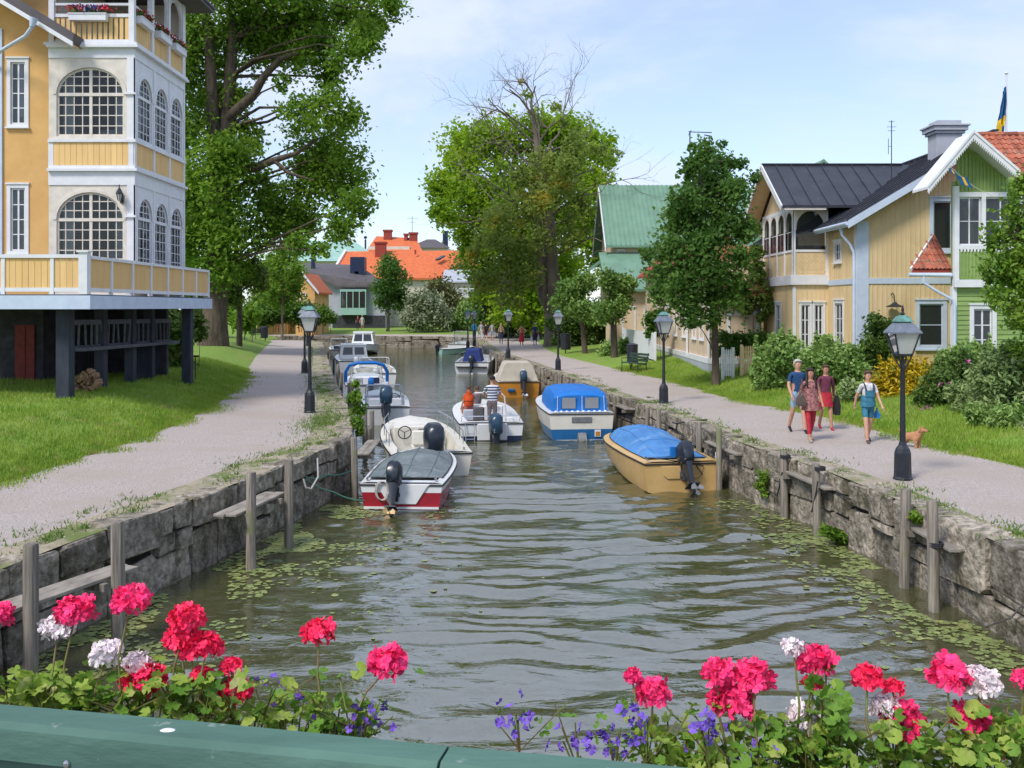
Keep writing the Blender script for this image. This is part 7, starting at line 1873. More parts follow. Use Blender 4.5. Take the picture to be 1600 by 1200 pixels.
# 13 small far boats on the right
r, b = boat('small pale green rowing boat with a motor on the far right bank', 686, 553, 4.2, 1.6, .5, .75, R(-62), hull=M['roof_pale_green'], deck=M['gel_white'], sc=.7, d=88)
outboard(r, -.1, .42, .75, 0, M['motor_dark'])
r, b = boat('white boat with a tall clear windscreen at the far end of the right bank', 714, 549, 4.6, 2.0, .7, .9, R(-10), sc=.55, d=93)
windscreen(r, 2.4, 1.6, .8, 1.1, lean=.1, fr=M['white'])

# ---------------------------------------------------------------- benches, bins, fences, small signs
def bench(label, loc, rz):
    r = thing('park_bench', label, 'bench', loc, rz)
    for k in range(3):
        m = MB(); m.box((-.8,-.2+k*.15,.42), (.8,-.08+k*.15,.455)); m.build('slat', M['bench'], r)
    for k in range(3):
        m = MB(); m.beam((-.8,.27+k*.03,.56+k*.14), (.8,.27+k*.03,.56+k*.14), .03, .11); m.build('slat', M['bench'], r)
    for x_ in (-.7,.7):
        m = MB(); m.tube([(x_,-.22,0),(x_,-.2,.42),(x_,.25,.40),(x_,.36,.92)], .025, 6); m.tube([(x_,.3,0),(x_,.22,.40)], .025, 6); m.tube([(x_,-.2,.42),(x_,-.22,.64),(x_,.26,.64)], .02, 6); m.build('leg', M['black_iron'], r)
    return r
M['bench'] = mk('dark_green_slats', (.035,.075,.05), (.02,.045,.03), sc=8, rough=.6)
def bin_(label, loc, hh=.8, wd=.26):
    r = thing('litter_bin', label, 'bin', loc)
    m = MB(); m.lathe([(wd*.8,.25),(wd,.28),(wd*1.05,hh+.22),(wd*.95,hh+.25)], 12); m.build('bin_body', M['black_iron'], r); m = MB(); m.tube([(0,.25,0),(0,.25,.7)], .035, 6); m.build('post', M['black_iron'], r)
    m = MB(); m.lathe([(wd*1.1,hh+.23),(wd*1.1,hh+.26),(wd*.4,hh+.33)], 12); m.build('lid', M['black_iron'], r)
p = P(990, 574, 45); p.z = hgt(p.x, p.y); bench('dark green slatted bench on the right lawn beside a litter bin', p, R(-65))
p = P(988, 571, 46.5); p.z = hgt(p.x, p.y); bin_('dark litter bin behind the green bench', p, .9)
p = P(884, 550, 62); p.z = hgt(p.x, p.y); bin_('dark litter bin between the lamp and the pollards', p, 1.0, .32)
p = P(413, 533, 80); p.z = hgt(p.x, p.y); bin_('dark litter bin beside the left path before the hedge', p, .9, .3); p = P(404, 533, 80); p.z = hgt(p.x, p.y); bench('dark bench behind the left litter bin', p, R(70))
def fence(label, a, b, hh, n, mat, gap=.3, point=False, name='board_fence'):
    a, b = Vector(a), Vector(b); r = thing(name, label, 'fence', a.lerp(b, .5)); c = a.lerp(b, .5); t = (b-a); ln = t.length; ang = math.atan2(t.y, t.x)
    w_ = ln/n*(1-gap); m = MB(); poly = [(-w_/2,0),(w_/2,0),(w_/2,hh*(.93 if point else 1)),(0,hh),(-w_/2,hh*(.93 if point else 1))]; m.prism(poly, 'y', -.01, .01); me = m.mesh('board', mat)
    for k in range(n): q = a.lerp(b, (k+.5)/n) - c; inst('board', me, r, q, (0,0,ang))
    nn = Vector((-t.y, t.x, 0)).normalized()*.03
    for z in (.25, hh*.78):
        m = MB(); m.beam(a-c+nn+Vector((0,0,z)), b-c+nn+Vector((0,0,z)), .035, .07); m.build('rail', mat, r)
    for e in (a-c, b-c):
        m = MB(); m.box((e.x+nn.x*2-.05, e.y+nn.y*2-.05, e.z-.2), (e.x+nn.x*2+.05, e.y+nn.y*2+.05, e.z+hh+.05)); m.build('post', mat, r)
    return r
a = P(972, 546, 58); a.z = hgt(a.x, a.y); b = P(1022, 553, 48); b.z = hgt(b.x, b.y)+.1
fence('white board fence between the pollard and the beige house', a, b, 1.35, 40, M['white'], .06)
a = P(1130, 580, 37); a.z = .45; b = P(1146, 580, 37); b.z = .45; fence('small white garden gate right of the maple trunk', a, b, 1.05, 5, M['white'], .25, True, 'garden_gate')
a = P(1160, 581, 37.2); a.z = .5; b = P(1200, 575, 37.6); b.z = .55; fence('pale yellow picket fence beside the white garden gate', a, b, 1.1, 11, M['pale_yellow'], .35, True, 'picket_fence')
fb = thing('red_banner', 'small red banner hanging in the bushes above the distant walkers', 'banner', P(768, 505, 96)); m = MB(); m.box((-.5,-.02,.7), (.3,.0,2.0)); m.add([(-.5,-.022,.7),(.3,-.022,.7),(.1,-.022,.35)], [(0,1,2)]); m.build('cloth', M['gel_red'], fb); m = MB(); m.tube([(-.55,.02,-.3),(-.55,.02,2.3)], .04, 5); m.build('pole', M['black_iron'], fb)
p = P(305, 572, 34.5); p.z = hgt(p.x, p.y); gs = thing('path_sign', 'small black post with a flat head on the lawn beyond the deck', 'sign', p); m = MB(); m.tube([(0,0,0),(0,0,.85)], .02, 6); m.build('post', M['black_iron'], gs); m = MB(); m.box((-.12,-.05,.84), (.14,.05,.90)); m.build('head', M['black_iron'], gs)
# ---------------------------------------------------------------- people: one skinned body each, clothing and hair as children
def solid(name, c, rough=.8, c2=None, sc=12):
    return mk(name, c, c2 or tuple(v*.62 for v in c), sc=sc, rough=rough, obj=True, bump=.6 if 'cloth' in name else .1, bsc=9, dist=.03)
M['skin'] = solid('skin', (.55,.31,.21), .6, (.48,.26,.17)); M['skin2'] = solid('tanned_skin', (.46,.24,.155), .6, (.40,.20,.13))
M['hair_dark'] = solid('dark_hair', (.022,.014,.012), .5); M['hair_brown'] = solid('brown_hair', (.09,.05,.03), .6); M['hair_grey'] = solid('grey_hair', (.50,.47,.44), .7); M['hair_blond'] = solid('fair_hair', (.42,.30,.16), .7)
CL = {k: solid(k, c) for k, c in dict(navy_blue_cloth=(.015,.07,.19), pale_blue_cloth=(.34,.50,.66), white_cloth=(.72,.72,.74), red_cloth=(.50,.025,.045), plum_cloth=(.17,.035,.07), denim_cloth=(.045,.20,.30), pale_grey_cloth=(.48,.49,.55),
      brown_cloth=(.12,.085,.07), black_cloth=(.02,.02,.024), beige_cloth=(.5,.38,.27), orange_vest=(.75,.09,.012), bright_blue_cloth=(.03,.22,.55), dark_blue_cloth=(.035,.045,.10), salmon_cloth=(.58,.17,.13), taupe_trousers=(.20,.16,.165)).items()}
CL['print_cloth'] = mk('pink_print_cloth', (.42,.19,.17), (.16,.06,.07), sc=26, rough=.85, obj=True, lo=.42, hi=.58)
def striped():
    m = bpy.data.materials.new('navy_white_stripes'); m.use_nodes = True; t = m.node_tree; b = t.nodes['Principled BSDF']; b.inputs['Roughness'].default_value = .85
    tc_ = t.nodes.new('ShaderNodeTexCoord'); sp = t.nodes.new('ShaderNodeSeparateXYZ'); t.links.new(tc_.outputs['Object'], sp.inputs[0])
    mu = t.nodes.new('ShaderNodeMath'); mu.operation = 'MULTIPLY'; mu.inputs[1].default_value = 11.5; t.links.new(sp.outputs[2], mu.inputs[0])
    fr = t.nodes.new('ShaderNodeMath'); fr.operation = 'FRACT'; t.links.new(mu.outputs[0], fr.inputs[0])
    gt = t.nodes.new('ShaderNodeMath'); gt.operation = 'GREATER_THAN'; gt.inputs[1].default_value = .5; t.links.new(fr.outputs[0], gt.inputs[0])
    mx = t.nodes.new('ShaderNodeMix'); mx.data_type = 'RGBA'; mx.inputs[6].default_value = (.02,.035,.11,1); mx.inputs[7].default_value = (.66,.68,.72,1); t.links.new(gt.outputs[0], mx.inputs[0]); t.links.new(mx.outputs[2], b.inputs['Base Color'])
    return m
CL['striped_cloth'] = striped()
def skinned(verts, edges, radii, sub=2):
    me = bpy.data.meshes.new('skin_tmp'); me.from_pydata(verts, edges, [])
    bm = bmesh.new(); bm.from_mesh(me); ly = bm.verts.layers.skin.verify()
    bm.verts.ensure_lookup_table()
    for v, r_ in zip(bm.verts, radii):
        v[ly].radius = r_ if isinstance(r_, tuple) else (r_, r_); v[ly].use_root = (v.index == 0)
    bm.to_mesh(me); bm.free()
    o = bpy.data.objects.new('skin_tmp', me); COL.objects.link(o)
    o.modifiers.new('s', 'SKIN').use_smooth_shade = True
    s = o.modifiers.new('d', 'SUBSURF'); s.levels = sub; s.render_levels = sub
    dg = bpy.context.evaluated_depsgraph_get()
    out = bpy.data.meshes.new_from_object(o.evaluated_get(dg))
    bpy.data.objects.remove(o); bpy.data.meshes.remove(me)
    return out
def person(label, loc, rz, hgt_, top, bottom, shoes=None, hair='hair_dark', skin='skin', stride=.25, arms=(.1,-.1), sleeve='short', legs='long', long_hair=False, face=True, group=None, skirt=None, tunic=None, bald=False, turn=0, sit=False, bun=False, armpose=None, slim=1.0, strap=None, vest=None, cap=None):
    """faces -y in its own frame; stride > 0 puts the left (+x) leg forward"""
    r = thing('person', label, 'person', loc, rz, group)
    f = stride
    hipz, kneez = .90, .49
    J = {}
    J['pelvis'] = (0,0,.94); J['belly'] = (0,-.005,1.10); J['chest'] = (0,0,1.30); J['upper'] = (0,.005,1.42); J['neck'] = (0,.0,1.50); J['jaw'] = (0,-.022,1.575); J['head'] = (0,-.012,1.655); J['crown'] = (0,.0,1.735)
    for s, sg in (('L', 1), ('R', -1)):
        st = f*sg
        J['hip'+s] = (.085*sg, 0, .88)
        J['knee'+s] = (.095*sg, -.20*st - .03, .49 + abs(st)*.03*(1 if st > 0 else .6)); J['ank'+s] = (.095*sg, -.42*st + (.0 if st > 0 else .05), .09 + (.0 if st > 0 else .05*min(1, abs(st)*3))); J['toe'+s] = (.105*sg, J['ank'+s][1]-.155, .035)
        a = arms[0 if sg > 0 else 1]
        J['sh'+s] = (.165*sg*slim, .0, 1.405); J['elb'+s] = (.225*sg*slim, .03-.25*a, 1.13+abs(a)*.03); J['wri'+s] = (.245*sg, -.03-.55*a, .90+abs(a)*.09); J['hand'+s] = (.25*sg, -.05-.66*a, .82+abs(a)*.10)
    if sit:
        for s, sg in (('L', 1), ('R', -1)):
            J['knee'+s] = (.11*sg, -.42, .93); J['ank'+s] = (.11*sg, -.44, .50); J['toe'+s] = (.11*sg, -.6, .45)
    if armpose: J.update(armpose)
    order = list(J); idx = {k: i for i, k in enumerate(order)}
    E = [('pelvis','belly'),('belly','chest'),('chest','upper'),('upper','neck'),('neck','jaw'),('jaw','head'),('head','crown')]
    for s in 'LR': E += [('pelvis','hip'+s),('hip'+s,'knee'+s),('knee'+s,'ank'+s),('ank'+s,'toe'+s),('upper','sh'+s),('sh'+s,'elb'+s),('elb'+s,'wri'+s),('wri'+s,'hand'+s)]
    Rd = dict(pelvis=(.145*slim,.115), belly=(.135*slim,.105), chest=(.155*slim,.115), upper=(.13*slim,.085), neck=.05, jaw=(.068,.076), head=(.086,.10), crown=(.062,.072))
    for s in 'LR': Rd.update({'hip'+s: .088, 'knee'+s: .056, 'ank'+s: .04, 'toe'+s: (.038,.03), 'sh'+s: .056, 'elb'+s: .04, 'wri'+s: .028, 'hand'+s: (.024,.036)})
    me = skinned([J[k] for k in order], [(idx[a], idx[b]) for a, b in E], [Rd[k] for k in order])
    # fingers, as chains rooted in the palm
    if face:
        fm = MB()
        for s, sg in (('L', 1), ('R', -1)):
            h = Vector(J['hand'+s]); dwn = (h - Vector(J['wri'+s])).normalized(); fw = Vector((0,-1,0)) - dwn*Vector((0,-1,0)).dot(dwn); fw.normalize(); inn = Vector((-sg,0,0))
            for k in range(4):
                b0 = h + fw*(.024-.016*k) + dwn*.0; l = (.068,.076,.072,.058)[k]
                fm.tube([b0, b0+dwn*l*.55+inn*.004, b0+dwn*l+inn*.02], [.0095,.009,.007], 5)
            b0 = h + fw*.03 - dwn*.03; fm.tube([b0, b0+fw*.022+dwn*.025, b0+fw*.026+dwn*.055], [.011,.010,.008], 5)
        bm = bmesh.new(); bm.from_mesh(me); tmp = fm.mesh('t'); bm.from_mesh(tmp); bm.to_mesh(me); bm.free(); bpy.data.meshes.remove(tmp)
    # clothing regions from the nearest bone
    segs = [(Vector(J[a]), Vector(J[b]), a, b) for a, b in E]
    mats = [M[skin], CL[top], CL[bottom], CL[shoes] if shoes else M[skin]]
    for m_ in mats: me.materials.append(m_)
    for p in me.polygons:
        c = p.center; best = None
        for a, b, na, nb in segs:
            ab = b-a; t = max(0, min(1, (c-a).dot(ab)/ab.dot(ab))); d_ = (c-(a+ab*t)).length
            if best is None or d_ < best[0]: best = (d_, na, nb, t)
        _, na, nb, t = best; mi = 0
        if na in ('belly','chest') or (na == 'upper' and nb.startswith('sh')): mi = 1
        elif na == 'upper' and nb == 'neck': mi = 1 if c.z < 1.47 else 0
        elif na == 'pelvis' and nb == 'belly': mi = 1 if c.z > 1.0 else 2
        elif na == 'pelvis': mi = 2
        elif na.startswith('sh'): mi = 1 if (sleeve == 'long' or (sleeve == 'short' and t < .62)) else 0
        elif na.startswith('elb'): mi = 1 if sleeve == 'long' else 0
        elif na.startswith('hip'): mi = 2 if (legs != 'short' or t < .62) else 0
        elif na.startswith('knee'): mi = 2 if (legs == 'long' or (legs == 'crop' and t < .72)) else 0
        elif na.startswith('ank'): mi = 3
        p.material_index = mi; p.use_smooth = True
    me.name = 'body'; inst('body', me, r)
    hd = Vector(J['head'])
    hm = M[hair]
    if cap or not bald:
        m = MB(); rings = []
        for i in range(6):
            a = R(90 - i*22); rr_ = math.cos(a); zz = math.sin(a)
            rings.append([(hd.x + .100*max(rr_, .12)*math.cos(t_), hd.y + .012 + .114*max(rr_, .12)*math.sin(t_), hd.z + .035 + .096*zz + (.045 if (math.sin(t_) < -.3 and i > 2) else 0)*(i-2)/2.0) for t_ in np.linspace(0, 2*math.pi, 14)[:-1]])
        m.loft(rings, True, True)
        if long_hair:
            m.loft([[(hd.x+.092*math.cos(t_)*w_, hd.y+.06+.06*math.sin(t_), hd.z+z_) for t_ in np.linspace(0, 2*math.pi, 11)[:-1]] for z_, w_ in ((.03,1.0),(-.08,1.12),(-.18,1.3),(-.30,1.15),(-.40,.6))])
            for sg in (-1, 1): m.tube([(hd.x+sg*.078, hd.y+.0, hd.z+.03), (hd.x+sg*.095, hd.y-.0, hd.z-.10), (hd.x+sg*.11, hd.y-.06, hd.z-.24), (hd.x+sg*.10, hd.y-.085, hd.z-.36)], [.028,.036,.034,.014], 7)
        if bun: m.ell((hd.x, hd.y+.11, hd.z+.07), (.05,.05,.05), 9, 6)
        m.build('hair' if not cap else 'cap', CL[cap] if cap else hm, r, smooth=True)
    if face:
        m = MB(); m.loft([[(hd.x-.011,hd.y-.098,hd.z+.01),(hd.x+.011,hd.y-.098,hd.z+.01),(hd.x,hd.y-.098,hd.z+.012)],[(hd.x-.018,hd.y-.098,hd.z-.032),(hd.x+.018,hd.y-.098,hd.z-.032),(hd.x,hd.y-.128,hd.z-.03)]]); m.build('nose', M[skin], r, smooth=True)
        for sg in (-1, 1):
            m = MB(); m.ell((hd.x+sg*.031, hd.y-.096, hd.z+.012), (.013,.007,.007), 8, 5); e = m.build('eye', CL['white_cloth'], r); m = MB(); m.ell((hd.x+sg*.031, hd.y-.102, hd.z+.012), (.006,.003,.006), 6, 4); m.build('pupil', CL['black_cloth'], e); m = MB(); m.beam((hd.x+sg*.016, hd.y-.104, hd.z+.030), (hd.x+sg*.047, hd.y-.095, hd.z+.030), .006, .006); m.build('eyebrow', hm, r)
            m = MB(); m.ell((hd.x+sg*.093, hd.y+.005, hd.z-.005), (.012,.022,.032), 8, 5); m.build('ear', M[skin], r, smooth=True)
        m = MB(); m.ell((hd.x, hd.y-.092, hd.z-.060), (.024,.010,.007), 8, 5); m.build('mouth', CL['salmon_cloth'], r, smooth=True)
    def skirtm(z0, z1, w0, w1, d0, d1, mat, name, wave=0):
        m = MB(); rings = []
        for i in range(5):
            t = i/4; rings.append([(lerp(w0,w1,t)*math.cos(a)*(1+wave*t*math.sin(a*7)), lerp(d0,d1,t)*math.sin(a)*(1+wave*t*math.sin(a*7)) - .05*t*abs(f), lerp(z0,z1,t)) for a in np.linspace(0, 2*math.pi, 29)[:-1]])
        m.loft(rings, True, False); m.build(name, CL[mat], r, smooth=True)
    if skirt: skirtm(1.04, skirt[1], .155, skirt[2], .125, skirt[2]*.85, skirt[0], 'skirt', .06)
    if tunic: skirtm(1.28, tunic[1], .165, .215, .125, .165, tunic[0], 'tunic', .04)
    if vest:
        m = MB(); m.loft([[(w_*math.cos(a), d_*math.sin(a), z) for a in np.linspace(0, 2*math.pi, 15)[:-1]] for z, w_, d_ in ((1.0,.19,.16),(1.1,.2,.175),(1.25,.205,.18),(1.38,.19,.15),(1.45,.13,.11))]); m.loft([[(.11*math.cos(a), .10*math.sin(a)+.03, z) for a in np.linspace(0, 2*math.pi, 11)[:-1]] for z in (1.44, 1.56)]); m.build('life_vest', CL[vest], r, smooth=True)
        m = MB(); m.tube([(.202*math.cos(a), .178*math.sin(a), 1.18) for a in np.linspace(0, 2*math.pi, 15)], .014, 4); m.build('strap', CL['black_cloth'], r)
    r.scale = (hgt_/1.755,)*3
    return r
def bag(parent, x, y, z, wd, h, mat, name='bag', th=.05, handle=.2):
    pass
def heldbag(label, person_, off, wd, h, mat, th=.10, handle=.22):
    """carried bag: a thing of its own, hanging from the hand or shoulder"""
    p = person_.matrix_basis @ Vector(off)
    r = thing('bag', label, 'bag', p, person_.rotation_euler.z)
    m = MB(); m.loft([[(-th/2,-wd/2,-h),(th/2,-wd/2,-h),(th/2,wd/2,-h),(-th/2,wd/2,-h)],[(-th*.6,-wd*.52,-h*.5),(th*.6,-wd*.52,-h*.5),(th*.6,wd*.52,-h*.5),(-th*.6,wd*.52,-h*.5)],[(-th*.2,-wd*.42,0),(th*.2,-wd*.42,0),(th*.2,wd*.42,0),(-th*.2,wd*.42,0)]]); m.build('pouch', CL[mat], r, smooth=True, ang=50)
    m = MB(); m.tube([(0,-wd*.3,0),(0,-wd*.2,handle*.8),(0,0,handle),(0,wd*.2,handle*.8),(0,wd*.3,0)], .01, 5); m.build('handle', CL[mat], r)
    return r
# the four walkers and the dog on the right path
gp = 'walkers near the lamp on the right path'
pA = person('man with grey hair in a blue T-shirt and pale shorts', G(1246, 677), R(8), 1.80, 'navy_blue_cloth', 'pale_blue_cloth', 'black_cloth', 'hair_grey', 'skin', .5, (-.3,.35), legs='short', group=gp, slim=1.12)
pB = person('woman with long dark hair in a pink print tunic and red trousers', G(1266, 690), R(4), 1.68, 'print_cloth', 'red_cloth', 'beige_cloth', 'hair_dark', 'skin2', -.5, (.2,-.25), legs='crop', long_hair=True, tunic=('print_cloth', .76), group=gp)
pC = person('woman in a plum jacket and red shorts half hidden behind the others', G(1290, 673), R(0), 1.64, 'plum_cloth', 'salmon_cloth', 'red_cloth', 'hair_brown', 'skin2', .45, (-.2,.3), sleeve='long', legs='short', group=gp, slim=1.05, skirt=('red_cloth', .66, .20))
pD = person('young woman in denim dungaree shorts looking to her left', G(1356, 693), R(2), 1.64, 'white_cloth', 'denim_cloth', 'brown_cloth', 'hair_brown', 'skin', -.48, (.4,-.4), legs='short', bun=True, group=gp)
m = MB(); m.loft([[(w_*math.cos(a), d_*math.sin(a)-.004, z) for a in np.linspace(0, 2*math.pi, 15)[:-1]] for z, w_, d_ in ((.90,.185,.145),(.97,.185,.148),(1.08,.165,.132),(1.17,.165,.132))])
m.box((-.11,-.142,1.15), (.11,-.118,1.30)); m.build('dungarees', CL['denim_cloth'], pD, smooth=True, ang=40)
m = MB()
for sg in (-1, 1): m.tube([(sg*.09,-.135,1.29),(sg*.11,-.10,1.42),(sg*.10,.0,1.475),(sg*.08,.10,1.40),(sg*.05,.135,1.15)], .022, 5)
m.build('strap', CL['dark_blue_cloth'], pD)
heldbag('brown shoulder bag at the hip of the woman in the print tunic', pB, (-.24, -.04, 1.12), .30, .24, 'brown_cloth', .12, .38)
heldbag('pale grey jacket hung with a dark bag on the arm of the woman in plum', pC, (.27, -.08, .95), .20, .48, 'black_cloth', .12, .1)
heldbag('white carrier bag between the man and the woman in red trousers', pA, (.26, -.10, .80), .24, .36, 'white_cloth', .14, .14)
heldbag('small blue bag in the hand of the young woman in dungarees', pD, (.27, .10, .78), .14, .16, 'bright_blue_cloth', .08, .08)
# small sandy dog sitting by the lamp post
dg = thing('dog', 'small sandy brown dog beside the nearest right lamp post', 'dog', G(1424, 702), R(35))
M['fur'] = mk('sandy_fur', (.48,.25,.13), (.34,.16,.08), sc=30, rough=.95, obj=True)
V = [(0,.13,.24),(0,0,.25),(0,-.12,.27),(0,-.19,.34),(0,-.22,.40),(0,-.29,.385),(0,-.34,.37),(0,.20,.28),(0,.26,.36)]
E = [(0,1),(1,2),(2,3),(3,4),(4,5),(5,6),(0,7),(7,8)]; Rr = [.075,.08,.085,.055,.06,.036,.024,.024,.015]
for sg in (-1,1):
    b0 = len(V); V += [(sg*.055,-.13,.17),(sg*.055,-.12,.09),(sg*.055,-.14,.015)]; E += [(2,b0),(b0,b0+1),(b0+1,b0+2)]; Rr += [.034,.024,.024]
    b0 = len(V); V += [(sg*.06,.11,.16),(sg*.06,.17,.09),(sg*.06,.14,.015)]; E += [(0,b0),(b0,b0+1),(b0+1,b0+2)]; Rr += [.045,.024,.024]
me = skinned(V, E, Rr); me.materials.append(M['fur']); me.name = 'body'; inst('body', me, dg)
for sg in (-1,1):
    m = MB(); m.loft([[(sg*.035,-.20,.45),(sg*.06,-.22,.45),(sg*.05,-.19,.46)],[(sg*.075,-.20,.37),(sg*.085,-.23,.37),(sg*.08,-.19,.37)]]); m.build('ear', M['fur'], dg)
    m = MB(); m.ell((sg*.025,-.275,.42), (.008,.008,.008), 6, 4); m.build('eye', CL['black_cloth'], dg)
m = MB(); m.ell((0,-.365,.375), (.014,.012,.011), 6, 4); m.build('nose', CL['black_cloth'], dg)
dg.scale = (1.15,)*3
# people in the moving boat (built in the boat's place)
def inboat(x, y, z): return BO8.matrix_basis @ Vector((x, y, z))
rzb = BO8.rotation_euler.z + math.pi
person('man in a navy and white striped T-shirt and dark cap steering the boat', inboat(.14, 1.15, .12), rzb, 1.88, 'striped_cloth', 'taupe_trousers', 'black_cloth', 'hair_brown', 'skin', .0, (.5,.2), legs='long', face=True, cap='black_cloth', group='people in the moving boat', slim=1.22, armpose={'elbR': (-.27,-.12,1.18), 'wriR': (-.22,-.34,1.14), 'handR': (-.20,-.42,1.12), 'elbL': (.27,-.10,1.16), 'wriL': (.16,-.32,1.10), 'handL': (.12,-.40,1.08)})
person('child in an orange life vest sitting at the port side of the boat', inboat(-.60, 1.75, .12), rzb + .3, 1.5, 'orange_vest', 'salmon_cloth', None, 'hair_brown', 'skin', 0, (.25,.3), legs='short', face=True, sit=True, vest='orange_vest', group='people in the moving boat')
person('brown haired passenger in grey leaning behind the child in the boat', inboat(-.25, 2.62, -.12), rzb + .5, 1.66, 'taupe_trousers', 'brown_cloth', None, 'hair_brown', 'skin2', 0, (.3,.5), sit=True, legs='short', face=True, group='people in the moving boat')
# distant walkers on the right path and two people on the far bank
gd = 'distant walkers at the bend of the right path'
PI_ = math.pi
dist = [(741,538,87,1.80,'bright_blue_cloth','dark_blue_cloth','hair_grey','man in a bright blue jacket, leftmost of the distant walkers',PI_,dict(sleeve='long')),
 (752,537,89,1.72,'pale_grey_cloth','white_cloth','hair_blond','distant walker in pale clothes just behind the man in bright blue',PI_,dict()),
 (759,539,84,1.74,'brown_cloth','plum_cloth','hair_dark','distant walker with a dark backpack and short trousers',PI_,dict(legs='short')),
 (769,536,88,1.70,'pale_grey_cloth','pale_blue_cloth','hair_dark','distant walker in a pale shirt and pale blue shorts',PI_,dict(legs='short')),
 (783,541,80,1.72,'beige_cloth','dark_blue_cloth','hair_blond','fair haired woman in a dark skirt among the distant walkers',PI_,dict(long_hair=True, skirt=('dark_blue_cloth',.55,.2))),
 (815,543,78,1.68,'salmon_cloth','red_cloth','hair_dark','woman in a long red skirt walking away, hand on her hip',PI_,dict(sleeve='none', skirt=('red_cloth',.28,.25), armpose={'elbR': (-.36,.06,1.16),'wriR': (-.2,-.06,1.0),'handR': (-.15,-.06,.98),'elbL': (.36,.06,1.16),'wriL': (.2,-.06,1.0),'handL': (.15,-.06,.98)})),
 (836,543,77,1.80,'navy_blue_cloth','dark_blue_cloth','hair_grey','man in a navy top carrying two white shopping bags',PI_,dict(legs='crop')),
 (559,517,117,1.70,'plum_cloth','dark_blue_cloth','hair_dark','person in a dark top standing on the far bank, left of the pair',0,dict()),
 (566,517,116,1.78,'white_cloth','white_cloth','hair_grey','person in white standing on the far bank above the cuddy boat',0,dict(legs='short'))]
for px, y_, dd, hh, tp, bt_, hr, lab, rz_, kw in dist:
    p = P(px, y_, dd); p.z = hgt(p.x, dd) if dd > 100 else 0.02
    q = person(lab, p, rz_ + random.uniform(-.15,.15), hh, tp, bt_, 'black_cloth', hr, 'skin', random.choice((.3,-.3)) if dd < 100 else .05, (random.uniform(-.1,.15), random.uniform(-.1,.15)), face=False, group=gd if dd < 100 else 'pair on the far bank', **kw)
    if 'shopping' in lab:
        heldbag('white shopping bag in the left hand of the distant man in navy', q, (.27,-.05,.80), .3, .5, 'white_cloth', .16, .1); heldbag('white shopping bag in the right hand of the distant man in navy', q, (-.27,-.05,.80), .3, .5, 'white_cloth', .16, .1)
    if 'backpack' in lab:
        b_ = q.matrix_basis @ Vector((0, .2, 1.0)); bp_ = thing('backpack', 'dark backpack worn by a distant walker', 'backpack', b_, q.rotation_euler.z); m = MB(); m.box((-.16,-.1,0),(.16,.1,.45)); m.build('pack', CL['black_cloth'], bp_, bevel=.06)
    if lab.startswith('man in a bright blue'): heldbag('white bag carried by the leftmost distant walker', q, (-.27,-.05,.85), .25, .4, 'white_cloth', .14, .1)
# ---------------------------------------------------------------- foreground: green bridge rail and geraniums
br = thing('bridge_railing', 'dark green painted wooden bridge rail along the bottom edge', 'railing', (0, 1.4, 2.3))
def RZ(px, py, z): return G(px, py, z)
zr = 2.46
A = RZ(0, 1097, zr); Bk = RZ(1090, 1197, zr); fA = RZ(0, 1131, zr); fB = RZ(700, 1176, zr)
tdir = (Bk - A).normalized(); nd = Vector((tdir.y, -tdir.x, 0))
if nd.y > 0: nd = -nd
wdt = abs((fA - A).dot(nd))
O = A
def along(t, n=0, z=0): return O + tdir*t + nd*n + Vector((0,0,z))
tj = (RZ(712, 1147, zr) - A).dot(tdir)
def railseg(t0, t1, tilt=0):
    m = MB(); nseg = 14; rings = []
    for i in range(nseg+1):
        t = lerp(t0, t1, i/nseg)
        c = .006; prof = [(0,-c),(c,0),(wdt-.012,.0),(wdt-.002,-.008),(wdt,-.016),(wdt,-.055),(wdt-.02,-.062),(0,-.062)]
        rings.append([along(t, n, z + tilt*(t-t0) + .0012*math.sin(t*23+n*40)) - br.location for n, z in prof])
    m.loft(rings, True, True)
    return m.build('top_rail', M['teal_metal'], br, smooth=True, ang=30)
railseg(-2.2, tj-.0022); railseg(tj+.0022, 3.2, -.004)
m = MB(); p0, p1 = along(-2.2, wdt-.035, -.088), along(3.2, wdt-.035, -.088); m.beam(p0-br.location, p1-br.location, .03, .05); m.build('apron', M['teal_metal'], br)
for k in range(34):
    t = -2.1 + k*.158
    m = MB(); q = along(t, wdt-.045, 0) - br.location; a = along(t+.10, wdt-.045, 0) - br.location
    m.beam((q+a)/2 + Vector((0,0,-.09)), (q+a)/2 + Vector((0,0,-.95)), .10, .022, up=nd); m.build('baluster', M['teal_metal'], br)
m = MB(); m.ell(RZ(262, 1141, zr) - br.location + Vector((0,0,.0)), (.012,.007,.0022), 10, 4); m.build('bird_dropping', M['white'], br, smooth=True)
m = MB(); q = RZ(86, 1175, zr-.02) ; m.ell(along((q-A).dot(tdir), wdt+.002, -.05) - br.location, (.006,.004,.006), 8, 5); m.build('bolt', M['steel'], br)
